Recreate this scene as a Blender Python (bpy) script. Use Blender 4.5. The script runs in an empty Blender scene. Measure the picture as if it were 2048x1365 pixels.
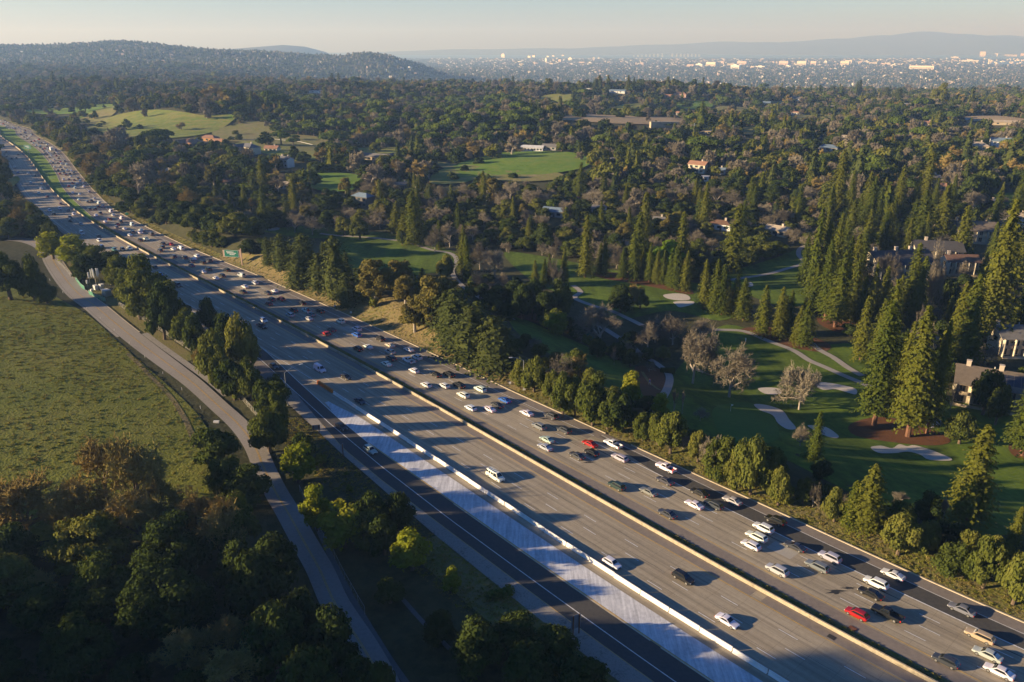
import bpy, bmesh, math, random
import numpy as np
from mathutils import Vector, Matrix
from mathutils.geometry import delaunay_2d_cdt
random.seed(7); rng = np.random.default_rng(11)
R = math.radians
SC = bpy.context.scene
COL = SC.collection
# ------------------------------------------------------------------ camera
F = 1593.0; HZ = 92.0; H = 88.0
PITCH = math.atan((682.5 - HZ) / F)
cp, sp = math.cos(PITCH), math.sin(PITCH)
cam_d = bpy.data.cameras.new('camera'); cam = bpy.data.objects.new('camera', cam_d); COL.objects.link(cam)
cam.location = (0, 0, H); cam.rotation_euler = (math.pi / 2 - PITCH, 0, 0)
cam_d.sensor_width = 36; cam_d.lens = F / 2048 * 36; cam_d.clip_start = 1; cam_d.clip_end = 80000
SC.camera = cam
# ------------------------------------------------------------------ light
SUN_EL = R(13.3); SUN_AZ = R(8.0)      # light travels towards (cos AZ, sin AZ)
SUN_E = 5.0; SKY_S = 0.05; HAZE = 1.25e-4
w = bpy.data.worlds.new('World'); SC.world = w; w.use_nodes = True
nt = w.node_tree; nt.nodes.clear()
sky = nt.nodes.new('ShaderNodeTexSky'); sky.sky_type = 'NISHITA'; sky.sun_disc = False
sky.sun_elevation = SUN_EL; sky.sun_rotation = math.atan2(-math.cos(SUN_AZ), -math.sin(SUN_AZ))
sky.altitude = 200; sky.air_density = 1.0; sky.dust_density = 0.6; sky.ozone_density = 4.0
bg = nt.nodes.new('ShaderNodeBackground'); bg.inputs[1].default_value = SKY_S
wo = nt.nodes.new('ShaderNodeOutputWorld')
tcw = nt.nodes.new('ShaderNodeTexCoord'); sxw = nt.nodes.new('ShaderNodeSeparateXYZ'); nt.links.new(tcw.outputs['Generated'], sxw.inputs[0])
rw = nt.nodes.new('ShaderNodeValToRGB'); ew = rw.color_ramp.elements; ew[0].position = 0.0; ew[0].color = (1.10, .98, .96, 1); ew[1].position = .26; ew[1].color = (.02, .33, .72, 1); e2 = ew.new(.09); e2.color = (.92, .96, 1.18, 1)   # paler towards the horizon, deep blue overhead
nt.links.new(sxw.outputs[2], rw.inputs[0]); mw_ = nt.nodes.new('ShaderNodeMix'); mw_.data_type = 'RGBA'; mw_.blend_type = 'MULTIPLY'; mw_.inputs[0].default_value = 1
nt.links.new(sky.outputs[0], mw_.inputs[6]); nt.links.new(rw.outputs[0], mw_.inputs[7])
mz_ = nt.nodes.new('ShaderNodeVectorMath'); mz_.operation = 'SCALE'; mz_.inputs[3].default_value = 1.5; nt.links.new(mw_.outputs[2], mz_.inputs[0])
nt.links.new(mz_.outputs[0], bg.inputs[0]); nt.links.new(bg.outputs[0], wo.inputs[0])
sd = bpy.data.lights.new('sun', 'SUN'); sd.energy = SUN_E; sd.angle = R(0.53); sd.color = (1.0, 0.82, 0.56)
sun = bpy.data.objects.new('sun', sd); COL.objects.link(sun)
ldir = Vector((math.cos(SUN_EL) * math.cos(SUN_AZ), math.cos(SUN_EL) * math.sin(SUN_AZ), -math.sin(SUN_EL)))
sun.rotation_euler = ldir.to_track_quat('-Z', 'Y').to_euler()
SC.view_settings.view_transform = 'Standard'; SC.view_settings.look = 'None'
SC.view_settings.exposure = 1.25; SC.view_settings.gamma = 1
SC.cycles.max_bounces = 5; SC.cycles.diffuse_bounces = 2; SC.cycles.glossy_bounces = 2
SC.cycles.transparent_max_bounces = 8; SC.cycles.volume_bounces = 0; SC.cycles.transmission_bounces = 2
SC.cycles.sample_clamp_indirect = 4.0

# ------------------------------------------------------------------ helpers
def link(o): COL.objects.link(o); return o
def mesh(name, verts, faces, mats, mi=None, smooth=False):
    me = bpy.data.meshes.new(name)
    me.from_pydata([tuple(v) for v in verts], [], [tuple(f) for f in faces])
    for m in (mats if isinstance(mats, (list, tuple)) else [mats]): me.materials.append(m)
    if mi is not None: me.polygons.foreach_set('material_index', np.asarray(mi, dtype=np.int32))
    if smooth: me.polygons.foreach_set('use_smooth', np.ones(len(me.polygons), dtype=bool))
    me.update(); return me
def obj(name, me, parent=None, loc=None):
    o = bpy.data.objects.new(name, me); link(o)
    if parent: o.parent = parent
    if loc is not None: o.location = loc
    return o
def tag(o, label=None, cat=None, group=None, kind=None):
    if label: o['label'] = label
    if cat: o['category'] = cat
    if group: o['group'] = group
    if kind: o['kind'] = kind
    return o
def empty(name, loc, rz=0): 
    o = bpy.data.objects.new(name, None); o.empty_display_size = .5; link(o); o.location = loc; o.rotation_euler = (0, 0, rz); return o
class MB:
    """collects shapes into one mesh"""
    def __init__(s): s.v = []; s.f = []; s.m = []
    def add(s, vs, fs, mi=0):
        n = len(s.v); s.v += [tuple(v) for v in vs]; s.f += [tuple(i + n for i in f) for f in fs]; s.m += [mi] * len(fs); return s
    def box(s, x0, x1, y0, y1, z0, z1, mi=0):
        vs = [(x, y, z) for z in (z0, z1) for y in (y0, y1) for x in (x0, x1)]
        return s.add(vs, [(0, 2, 3, 1), (4, 5, 7, 6), (0, 1, 5, 4), (2, 6, 7, 3), (0, 4, 6, 2), (1, 3, 7, 5)], mi)
    def tube(s, a, b, r0, r1=None, n=6, mi=0, cap=True):
        r1 = r0 if r1 is None else r1
        a = Vector(a); b = Vector(b); d = (b - a)
        if d.length < 1e-6: return s
        d.normalize(); u = d.orthogonal().normalized(); v = d.cross(u)
        vs = [];
        for (p, r) in ((a, r0), (b, r1)):
            for k in range(n):
                t = 2 * math.pi * k / n; vs.append(p + u * (r * math.cos(t)) + v * (r * math.sin(t)))
        fs = [(k, (k + 1) % n, n + (k + 1) % n, n + k) for k in range(n)]
        if cap: fs += [tuple(range(n - 1, -1, -1)), tuple(range(n, 2 * n))]
        return s.add(vs, fs, mi)
    def make(s, name, mats, smooth=False): return mesh(name, s.v, s.f, mats, s.m, smooth)
    def build(s, name, mats, parent=None, loc=None, smooth=False): return obj(name, s.make(name, mats, smooth), parent, loc)

# ------------------------------------------------------------------ materials
def newmat(name):
    m = bpy.data.materials.new(name); m.use_nodes = True; t = m.node_tree; t.nodes.clear()
    out = t.nodes.new('ShaderNodeOutputMaterial'); return m, t, out
def N(t, typ, **kw):
    n = t.nodes.new(typ)
    for k, v in kw.items():
        if k.startswith('i_'):
            key = k[2:]; key = int(key) if key.isdigit() else key.replace('_', ' ')
            n.inputs[key].default_value = v
        else: setattr(n, k, v)
    return n
def ramp(t, src, stops):
    r = t.nodes.new('ShaderNodeValToRGB'); e = r.color_ramp.elements
    while len(e) < len(stops): e.new(.5)
    for i, (p, c) in enumerate(stops): e[i].position = p; e[i].color = (*c, 1)
    t.links.new(src, r.inputs[0]); return r.outputs[0]
def noise(t, vec, scale, detail=3, rough=.5, w=None):
    n = N(t, 'ShaderNodeTexNoise'); n.inputs['Scale'].default_value = scale; n.inputs['Detail'].default_value = detail
    n.inputs['Roughness'].default_value = rough
    if vec is not None: t.links.new(vec, n.inputs['Vector'])
    return n.outputs[0]
def mixc(t, fac, a, b, mode='MIX'):
    m = N(t, 'ShaderNodeMix', data_type='RGBA', blend_type=mode)
    for s_, v in ((0, fac), (6, a), (7, b)):
        if isinstance(v, (int, float)): m.inputs[s_].default_value = v
        elif isinstance(v, tuple): m.inputs[s_].default_value = (*v, 1) if len(v) == 3 else v
        else: t.links.new(v, m.inputs[s_])
    return m.outputs[2]
def pos(t): return N(t, 'ShaderNodeNewGeometry').outputs['Position']
def ground_mat(name, cols, scale=.06, fine=1.2, bump=.0, bscale=1.5, rough=.95, streak=None, spec=.2):
    """noise between a few own colours of the surface, at two sizes"""
    m, t, out = newmat(name); p = pos(t)
    a = noise(t, p, scale, 4, .6); b = noise(t, p, fine, 4, .65)
    mix = N(t, 'ShaderNodeMath', operation='MULTIPLY_ADD'); t.links.new(b, mix.inputs[0]); mix.inputs[1].default_value = .55
    sub = N(t, 'ShaderNodeMath', operation='MULTIPLY'); t.links.new(a, sub.inputs[0]); sub.inputs[1].default_value = .45
    t.links.new(sub.outputs[0], mix.inputs[2])
    n = len(cols); c = ramp(t, mix.outputs[0], [(.34 + .32 * i / max(1, n - 1), cols[i]) for i in range(n)])
    if streak:
        mp = N(t, 'ShaderNodeMapping'); t.links.new(p, mp.inputs[0]); mp.inputs['Rotation'].default_value = (0, 0, R(streak[0])); mp.inputs['Scale'].default_value = (streak[1], streak[2], 1)
        s_ = noise(t, mp.outputs[0], 1, 4, .7)
        k = ramp(t, s_, [(.35, (streak[3],) * 3), (.65, (1.12,) * 3)]); c = mixc(t, 1.0, c, k, 'MULTIPLY')
    bs = N(t, 'ShaderNodeBsdfPrincipled'); t.links.new(c, bs.inputs['Base Color']); bs.inputs['Roughness'].default_value = rough
    bs.inputs['Specular IOR Level'].default_value = spec
    if bump:
        bn = noise(t, p, bscale, 4, .6); bp = N(t, 'ShaderNodeBump'); bp.inputs['Strength'].default_value = 1; bp.inputs['Distance'].default_value = bump
        t.links.new(bn, bp.inputs['Height']); t.links.new(bp.outputs[0], bs.inputs['Normal'])
    t.links.new(bs.outputs[0], out.inputs[0]); return m
def flat(name, col, rough=.7, metal=0, var=.12, scale=.8, spec=.4):
    m, t, out = newmat(name); tc = N(t, 'ShaderNodeTexCoord').outputs['Object']
    k = ramp(t, noise(t, tc, scale, 4, .6), [(.3, (1 - var,) * 3), (.7, (1 + var * .6,) * 3)])
    c = mixc(t, 1.0, (*col, 1), k, 'MULTIPLY')
    bs = N(t, 'ShaderNodeBsdfPrincipled'); t.links.new(c, bs.inputs['Base Color']); bs.inputs['Roughness'].default_value = rough
    bs.inputs['Metallic'].default_value = metal; bs.inputs['Specular IOR Level'].default_value = spec
    t.links.new(bs.outputs[0], out.inputs[0]); return m
def leaf_mat(name, cols, macro=.01, trans=.3, hue=.03, obj_scale=.35, bright=1.3):
    """foliage: own colour differs from leaf clump to clump and from tree to tree"""
    m, t, out = newmat(name)
    oi = N(t, 'ShaderNodeObjectInfo'); tc = N(t, 'ShaderNodeTexCoord').outputs['Object']
    n1 = noise(t, tc, obj_scale, 4, .7)
    ad = N(t, 'ShaderNodeMath', operation='MULTIPLY_ADD'); t.links.new(oi.outputs['Random'], ad.inputs[0]); ad.inputs[1].default_value = .45
    sb = N(t, 'ShaderNodeMath', operation='MULTIPLY_ADD'); t.links.new(n1, sb.inputs[0]); sb.inputs[1].default_value = .9; sb.inputs[2].default_value = -.17
    t.links.new(sb.outputs[0], ad.inputs[2])
    n = len(cols); c = ramp(t, ad.outputs[0], [(.12 + .76 * i / max(1, n - 1), tuple(x * bright for x in cols[i])) for i in range(n)])
    d = N(t, 'ShaderNodeBsdfDiffuse'); t.links.new(c, d.inputs[0])
    if trans > 0:
        tr = N(t, 'ShaderNodeBsdfTranslucent'); c2 = mixc(t, 1.0, c, (1.25, 1.15, .45, 1), 'MULTIPLY'); t.links.new(c2, tr.inputs[0])
        mx = N(t, 'ShaderNodeMixShader'); mx.inputs[0].default_value = trans
        t.links.new(d.outputs[0], mx.inputs[1]); t.links.new(tr.outputs[0], mx.inputs[2]); t.links.new(mx.outputs[0], out.inputs[0])
    else: t.links.new(d.outputs[0], out.inputs[0])
    return m
# ------------------------------------------------------------------ road frame
CC = [3816.29106494, -11654.37699402, 12974.79766969, -6323.49893273, 1340.15466817, -122.41258178, 109.4563575]
_S = np.arange(-160, 1420, 4.)
_Sc = np.clip(_S, 15, 1030)
_T = np.polyval(CC, _Sc / 1000) + np.polyval(np.polyder(CC), _Sc / 1000) / 1000 * (_S - _Sc)
_T -= np.where(_S > 1030, (_S - 1030) * .17 * np.clip((_S - 1030) / 80, 0, 1), 0)
th = R(40)
RX = -_S * math.sin(th) + _T * math.cos(th); RY = _S * math.cos(th) + _T * math.sin(th)
RP = np.stack([RX, RY], 1)
_t = np.gradient(RP, axis=0); _t /= np.linalg.norm(_t, axis=1)[:, None]
RTAN = _t; RNOR = np.stack([_t[:, 1], -_t[:, 0]], 1)
def rpt(s, o, z=0.):
    i = np.interp(s, _S, np.arange(len(_S))); k = int(min(max(i, 0), len(_S) - 2)); f = i - k
    p = RP[k] * (1 - f) + RP[k + 1] * f; n = RNOR[k] * (1 - f) + RNOR[k + 1] * f
    return (p[0] + n[0] * o, p[1] + n[1] * o, z)
def rang(s):
    k = int(np.clip(np.interp(s, _S, np.arange(len(_S))), 0, len(_S) - 1)); return math.atan2(RTAN[k][1], RTAN[k][0])
def rso(x, y):
    x = np.atleast_1d(np.asarray(x, float)); y = np.atleast_1d(np.asarray(y, float)); so = np.empty(len(x)); oo = np.empty(len(x))
    for a in range(0, len(x), 20000):
        dx = x[a:a + 20000, None] - RX[None]; dy = y[a:a + 20000, None] - RY[None]; k = np.argmin(dx * dx + dy * dy, 1); j = np.arange(len(k))
        oo[a:a + 20000] = dx[j, k] * RNOR[k, 0] + dy[j, k] * RNOR[k, 1]; so[a:a + 20000] = _S[k] + dx[j, k] * RTAN[k, 0] + dy[j, k] * RTAN[k, 1]
    return so, oo
def itp(tab):
    a = np.array(sorted(tab)); return lambda s: np.interp(s, a[:, 0], a[:, 1])
kerbR = itp([(-160, 25), (26, 24.6), (74, 24.4), (113, 23.2), (150, 21.8), (240, 21), (310, 20.7), (370, 18.8), (500, 18.4), (552, 21.1), (632, 24), (716, 25.8), (822, 29.3), (902, 31), (1007, 31), (1127, 30), (1400, 30)])
grassR = itp([(-160, 2.3), (330, 2.3), (420, 2.9), (480, 3.6), (512, 5.0), (559, 6.0), (603, 7.2), (659, 10.), (716, 11.2), (805, 12.6), (898, 14.5), (1013, 14.6), (1400, 14)])
yelR = itp([(-160, 5.5), (96, 5.6), (132, 4.7), (170, 4.2), (240, 4.2), (300, 4.6), (355, 5.2), (407, 6.2), (458, 6.6), (512, 7.5), (603, 9.3), (659, 11.8), (716, 13), (805, 14.4), (898, 16.4), (1400, 16.2)])
yelL = itp([(-160, -2.7), (1400, -2.4)])
edgeL = itp([(-160, -15.7), (440, -15.6), (520, -14.6), (650, -14.9), (824, -16), (1400, -16)])
outL = itp([(-160, -34), (60, -34), (110, -33), (150, -31), (200, -27), (224, -24), (270, -21), (330, -19.3), (520, -17.5), (1400, -18)])
exitR = itp([(-160, -24.3), (67, -23.6), (150, -23.6), (166, -22.6), (196, -19.4), (224, -15.9), (226, -15.8)])
exitW = itp([(-160, -28), (112, -27.7), (139, -27.1), (166, -25.6), (194, -22.9), (218, -20.2), (300, -16.4)])
exitD = itp([(-160, -30.2), (134, -30.1), (152, -29.4), (170, -26.7), (190, -23.4), (218, -20.6), (300, -16.8)])
# ------------------------------------------------------------------ terrain
FRC = [(20, 478), (60, 482), (93, 497), (112, 530), (135, 563), (160, 590), (190, 612), (235, 650), (285, 690), (345, 735), (388, 768), (440, 815), (478, 850), (508, 890), (530, 940), (552, 985), (576, 1025), (612, 1090), (640, 1140), (672, 1210), (725, 1292), (765, 1365), (800, 1440)]
def un0(px, py, h=0.):
    u = (px - 1024) / F; v = (py - 682.5) / F; z = (H - h) / (sp + v * cp); return np.array([u * z, z * (cp - v * sp)])
FR = np.array([un0(*q) for q in FRC])
def polyd(P, x, y):
    """distance and side (+ = left walking along P) to a polyline"""
    best = np.full(len(x), 1e9); side = np.zeros(len(x))
    for a, b in zip(P[:-1], P[1:]):
        d = b - a; L2 = d @ d; t = np.clip(((x - a[0]) * d[0] + (y - a[1]) * d[1]) / L2, 0, 1)
        qx = x - a[0] - t * d[0]; qy = y - a[1] - t * d[1]; dd = np.hypot(qx, qy); k = dd < best
        best[k] = dd[k]; side[k] = np.sign(d[0] * qy - d[1] * qx)[k]
    return best, side
def ss(a, b, x): t = np.clip((x - a) / (b - a), 0, 1); return t * t * (3 - 2 * t)
def wav(x, y, L, ph=0):
    k = 6.2832 / L
    return (np.sin(k * x + 1.7 * np.sin(k * .7 * y + ph)) + np.sin(k * .83 * y + 1.3 * np.sin(k * .6 * x + 2 * ph)) + .6 * np.sin(k * 1.7 * (x + y) + ph)) / 2.6
HILLS = [(-520, 1040, 34, 190, 130), (-330, 980, 18, 120, 90), (60, 900, 12, 220, 110), (20, 640, 7, 120, 60), (180, 1500, 14, 260, 150), (520, 1480, 10, 260, 140), (-250, 1450, 14, 260, 160), (-900, 1500, 22, 350, 250), (800, 1350, 6, 240, 200), (-760, 1200, 12, 160, 160), (88, 1760, 6, 150, 110), (200, 1480, 8, 150, 100), (335, 1540, 7, 150, 110), (170, 1230, 6, 160, 90)]
# (x, y, height, sx, sy) of the long ridge behind
RIDGE = [(-3100, 4700, 92, 900, 700), (-2300, 4700, 118, 420, 500), (-1980, 4800, 82, 330, 420), (-1500, 4900, 72, 420, 420), (-800, 5000, 78, 190, 300), (-1050, 4950, 40, 260, 300), (-3900, 5000, 80, 900, 700)]
_rp = [(-700, 92), (0, 94), (100, 95), (150, 91), (240, 85), (300, 91), (360, 98), (430, 101), (520, 104), (600, 110), (680, 112), (705, 107), (740, 103), (780, 109), (825, 121), (870, 140), (1000, 150)]
RPX = [(a - 1024) / F * 4700 * cp * 1.0 for a, b in _rp]; RPZ = [H - (b - 92) / F * 4700 - 10 for a, b in _rp]
def terrain(x, y):
    x = np.asarray(x, float); y = np.asarray(y, float)
    s, o = rso(x, y); near = ss(900, 1500, np.hypot(x, y))
    dr = np.maximum(0, o - kerbR(s) - 1.5); dl = np.maximum(0, outL(s) - 1.0 - o)
    drd = np.where(o > 0, dr, dl); off = ss(30, 260, drd)
    z = np.zeros_like(x)
    A = np.interp(s, [-100, 120, 200, 330, 480, 560, 900, 1300], [.8, .8, 4.5, 6, 3.0, 1.5, 2, 2])
    z += np.where(o > 0, A * ss(0, 13, dr) * (1 - .9 * ss(16, 60, dr)), 0)
    z += np.where(o > 0, -6.0 * ss(10, 60, dr) * (1 - ss(380, 560, y)), 0)
    # meadow slope rising to the left of the frontage road, and the wooded hillside out of frame
    fd, side = polyd(FR, x, y)
    lf = (side < 0) & (o < -20) & (y > -260)
    rise = np.where(lf, np.maximum(0, fd - 5.5), 0)
    mz = .115 * rise - .0002 * np.minimum(rise, 200) ** 2
    z += np.where(lf, np.minimum(mz, 18) * (1 - ss(310, 420, y)) * ss(100, 175, y - .25 * (x + 100)), 0)
    z += np.where(lf, 2.0 * ss(3, 14, rise) * (1 - ss(80, 150, y)), 0)
    z += 66 * np.exp(-((x + 235) / 62) ** 2 - (np.maximum(0, y - 32) / 66) ** 2) * (y > -300) * ss(2, 60, rise)
    # rolling country
    z += off * (5.5 * wav(x, y, 620) + 2.5 * wav(x, y, 270, 1.3)) * ss(380, 700, y + .2 * np.abs(x))
    for (hx, hy, hh, a, b) in HILLS: z += off * hh * np.exp(-((x - hx) / a) ** 2 - ((y - hy) / b) ** 2)
    z += off * -20 * ss(-300, 500, x) * ss(1100, 1700, y)
    left = 1 - ss(-1350, -250, x + .12 * (y - 3000))
    z += -95 * ss(1950, 3100, y) * (1 - left * (1 - .85 * ss(5200, 7000, y))) 
    xr = x / np.maximum(y, 1) * 4700; g_ = np.where(y < 4700, np.exp(-((y - 4700) / 800) ** 2), np.exp(-((y - 4700) / 500) ** 2)) * (1 - ss(-420, -330, xr)) * ss(2400, 3100, y)
    z = z * (1 - g_) + g_ * (np.interp(xr, RPX, RPZ) + 7 * wav(x, y, 700, .4) + 4 * wav(x, y, 260, 2.4))
    z += left * ss(1700, 3900, y) * (1 - ss(5200, 7000, y)) * (10 + 9 * wav(x, y, 1100, .9) + 5 * wav(x, y, 480, 2.))
    z = np.where(y > 6500, z + (-113 - z) * ss(6500, 8000, y), z)
    z = np.where(y > 13900, -119, z)
    cor = (o > outL(s) - .3) & (o < kerbR(s) + .2) & (s < 1400)
    z = np.where(cor & (np.abs(o) < 60), -.35, z)
    z = np.where(fd < 5.2, np.where(fd < 4.6, -.3, z), z)
    return z
def lines(lo, a, b, hi, step, g):
    v = list(np.arange(a, b + .1, step)); d = step
    while v[-1] < hi: d *= g; v.append(v[-1] + d)
    d = step; w_ = []; c = a
    while c > lo: d *= g; c -= d; w_.append(c)
    return np.array(w_[::-1] + v)
GX = lines(-14000, -330, 330, 14000, 4.0, 1.035); GY = lines(-400, -60, 500, 15000, 4.0, 1.02)
_gx, _gy = np.meshgrid(GX, GY); GZ = terrain(_gx.ravel(), _gy.ravel()).reshape(_gx.shape)
def tz(x, y):
    x = np.atleast_1d(np.asarray(x, float)); y = np.atleast_1d(np.asarray(y, float))
    i = np.clip(np.searchsorted(GX, x) - 1, 0, len(GX) - 2); j = np.clip(np.searchsorted(GY, y) - 1, 0, len(GY) - 2)
    fx = np.clip((x - GX[i]) / (GX[i + 1] - GX[i]), 0, 1); fy = np.clip((y - GY[j]) / (GY[j + 1] - GY[j]), 0, 1)
    return (GZ[j, i] * (1 - fx) + GZ[j, i + 1] * fx) * (1 - fy) + (GZ[j + 1, i] * (1 - fx) + GZ[j + 1, i + 1] * fx) * fy
def tzf(x, y): return float(tz(x, y)[0])
_ts = np.concatenate([np.arange(60, 700, 2.0), 700 * 1.006 ** np.arange(0, 560)])
def gp(px, py, far=30000):
    """ground point seen at photo pixel"""
    u = (px - 1024) / F; v = (py - 682.5) / F; d = np.array([u, cp - v * sp, -(sp + v * cp)])
    X = d[0] * _ts; Y = d[1] * _ts; Z = H + d[2] * _ts; below = Z < tz(X, Y)
    k = np.argmax(below) if below.any() else len(_ts) - 1
    a, b = (_ts[max(0, k - 1)], _ts[k])
    for _ in range(18):
        m = (a + b) / 2
        if H + d[2] * m < tzf(d[0] * m, d[1] * m): b = m
        else: a = m
    t = (a + b) / 2; return (d[0] * t, d[1] * t, tzf(d[0] * t, d[1] * t)), t
def P2(px, py): return gp(px, py)[0][:2]
def to_px(x, y, z):
    dz = H - z; dep = y * cp + dz * sp; return 1024 + F * x / dep, 682.5 + F * (dz * cp - y * sp) / dep, dep
def inside(poly, x, y):
    r = np.zeros(len(x), bool); n = len(poly)
    for i in range(n):
        x1, y1 = poly[i]; x2, y2 = poly[(i + 1) % n]
        if y1 == y2: continue
        c = ((y1 > y) != (y2 > y)) & (x < (x2 - x1) * (y - y1) / (y2 - y1) + x1); r ^= c
    return r
# ------------------------------------------------------------------ ground
MG = dict(
 litter=ground_mat('forest_floor', [(.035, .038, .014), (.055, .055, .020), (.08, .075, .03), (.045, .065, .018)], .03, .5, .25, .8),
 meadow=ground_mat('meadow_grass', [(.11, .135, .016), (.16, .175, .02), (.21, .205, .03), (.25, .20, .05)], .03, 1.6, .5, 1.6, streak=(35, .5, .1, .82)),
 turf=ground_mat('mown_turf', [(.065, .105, .012), (.10, .155, .015), (.15, .205, .024)], .03, .6, .04, 3, streak=(-38, .16, .015, .66)),
 green=ground_mat('golf_green', [(.075, .14, .02), (.10, .18, .026)], .05, .7, .01, 3),
 hill=ground_mat('hill_grass', [(.12, .16, .028), (.18, .22, .035), (.26, .24, .06), (.15, .20, .03)], .011, .09, .5, .25),
 hilltan=ground_mat('dry_hill_grass', [(.15, .15, .045), (.25, .21, .085), (.20, .20, .05), (.32, .25, .13)], .013, .1, .5, .25),
 bright=ground_mat('bright_hill_grass', [(.09, .17, .02), (.14, .23, .024), (.20, .24, .035)], .012, .12, .3, .25),
 bank=ground_mat('dry_bank_grass', [(.11, .13, .028), (.19, .155, .055), (.25, .185, .085), (.16, .155, .04)], .05, .7, .4, 1.2),
 verge=ground_mat('verge_grass', [(.08, .085, .02), (.15, .15, .03), (.20, .16, .07), (.10, .12, .02)], .12, 1.3, .3, 1.4),
 needles=ground_mat('pine_needle_litter', [(.10, .045, .02), (.16, .07, .03), (.07, .045, .02)], .1, 1.1, .06, 2),
 sand=ground_mat('bunker_sand', [(.50, .44, .36), (.60, .54, .45)], .2, 1.5, .05, 2),
 pathm=ground_mat('path_concrete', [(.30, .27, .23), (.38, .35, .31)], .2, 2.0),
 pave=ground_mat('concrete_pavement', [(.215, .185, .135), (.25, .215, .16), (.275, .24, .18)], .05, .9, streak=(None, 0, 0, 0) if False else None, rough=.8),
 shoulder=ground_mat('shoulder_asphalt', [(.18, .152, .13), (.225, .19, .16), (.26, .22, .18)], .08, 1.2, rough=.85),
 asphalt=ground_mat('dark_asphalt', [(.062, .060, .058), (.082, .077, .07), (.10, .092, .08)], .06, 1.5, rough=.8),
 slab=ground_mat('new_concrete', [(.50, .50, .51), (.64, .64, .65), (.74, .73, .72)], .35, 1.6, rough=.8, streak=(48, 1.6, .12, .72)),
 patch=ground_mat('concrete_patch', [(.36, .33, .28), (.42, .39, .33)], .2, 1.5),
 froad=ground_mat('frontage_asphalt', [(.23, .205, .18), (.29, .26, .225), (.33, .29, .25)], .05, 1.6, rough=.85),
 conc=ground_mat('old_concrete', [(.24, .20, .14), (.40, .34, .24), (.47, .41, .30)], .25, 1.7),
 gravel=ground_mat('gravel', [(.22, .20, .17), (.32, .29, .25), (.15, .14, .12)], .3, 2.5, .1, 4),
 white=flat('white_paint', (.72, .72, .70), .6, var=.25, scale=1.5), yellow=flat('yellow_paint', (.62, .38, .06), .6, var=.25, scale=1.5),
 kerb=ground_mat('kerb_concrete', [(.40, .33, .22), (.52, .44, .31), (.58, .50, .38)], .2, 1.2),
 tar=flat('tar', (.03, .03, .03), .7), ditch=ground_mat('ditch_concrete', [(.10, .11, .11), (.15, .15, .14)], .3, 2),
 tan=ground_mat('bare_soil', [(.30, .22, .13), (.40, .30, .18), (.24, .20, .10)], .03, .3, .3, .5),
)
def pave_mat(name, cols, dark=.72):
    """pavement with the wheel-track staining that runs along the lanes: own coordinates of the strip (u across, v along)"""
    m, t, out = newmat(name); p = pos(t); uv = N(t, 'ShaderNodeUVMap').outputs[0]
    a = noise(t, p, .06, 4, .6); b = noise(t, p, 1.3, 4, .7)
    ad = N(t, 'ShaderNodeMath', operation='MULTIPLY_ADD'); t.links.new(b, ad.inputs[0]); ad.inputs[1].default_value = .5
    m2 = N(t, 'ShaderNodeMath', operation='MULTIPLY'); t.links.new(a, m2.inputs[0]); m2.inputs[1].default_value = .5; t.links.new(m2.outputs[0], ad.inputs[2])
    c = ramp(t, ad.outputs[0], [(.36 + .28 * i / (len(cols) - 1), cols[i]) for i in range(len(cols))])
    mp = N(t, 'ShaderNodeMapping'); mp.inputs['Scale'].default_value = (1.1, .012, 1); t.links.new(uv, mp.inputs[0])
    k = ramp(t, noise(t, mp.outputs[0], 1, 3, .6), [(.35, (dark,) * 3), (.6, (1.06,) * 3)]); c = mixc(t, 1.0, c, k, 'MULTIPLY')
    # slab joints every 4.6 m
    wv = N(t, 'ShaderNodeTexBrick'); wv.offset = 0; wv.inputs['Scale'].default_value = 1; wv.inputs['Mortar Size'].default_value = .06
    wv.inputs['Brick Width'].default_value = 3.2; wv.inputs['Row Height'].default_value = 4.6; wv.inputs['Mortar Smooth'].default_value = .5
    wv.inputs['Color1'].default_value = (1, 1, 1, 1); wv.inputs['Color2'].default_value = (.96, .95, .94, 1); wv.inputs['Mortar'].default_value = (.72, .70, .68, 1)
    t.links.new(uv, wv.inputs[0]); c = mixc(t, .7, c, wv.outputs[0], 'MULTIPLY')
    bs = N(t, 'ShaderNodeBsdfPrincipled'); t.links.new(c, bs.inputs['Base Color']); bs.inputs['Roughness'].default_value = .75
    bs.inputs['Specular IOR Level'].default_value = .3; t.links.new(bs.outputs[0], out.inputs[0]); return m
MG['pave'] = pave_mat('concrete_pavement', [(.32, .27, .195), (.37, .315, .225), (.41, .35, .255)])
# terrain sheet
nx, ny = len(GX), len(GY)
tv = np.stack([_gx.ravel(), _gy.ravel(), GZ.ravel()], 1)
ii = (np.arange(ny - 1)[:, None] * nx + np.arange(nx - 1)[None]).ravel()
tf = np.stack([ii, ii + 1, ii + nx + 1, ii + nx], 1)
me = bpy.data.meshes.new('ground'); me.from_pydata(tv.tolist(), [], tf.tolist()); me.polygons.foreach_set('use_smooth', np.ones(len(tf), bool))
me.materials.append(MG['litter'])
# beyond the near country the sheet is dusty-green scrub
m, t, out = newmat('plain_ground'); p = pos(t)
c = ramp(t, noise(t, p, .0035, 5, .65), [(.3, (.05, .055, .03)), (.45, (.10, .09, .05)), (.55, (.07, .08, .035)), (.7, (.16, .14, .10))])
bs = N(t, 'ShaderNodeBsdfDiffuse'); t.links.new(c, bs.inputs[0]); t.links.new(bs.outputs[0], out.inputs[0]); me.materials.append(m)
cyy = (tv[tf[:, 0], 1] > 1900).astype(np.int32); me.polygons.foreach_set('material_index', cyy)
ground = obj('ground', me); tag(ground, kind='structure')

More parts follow.
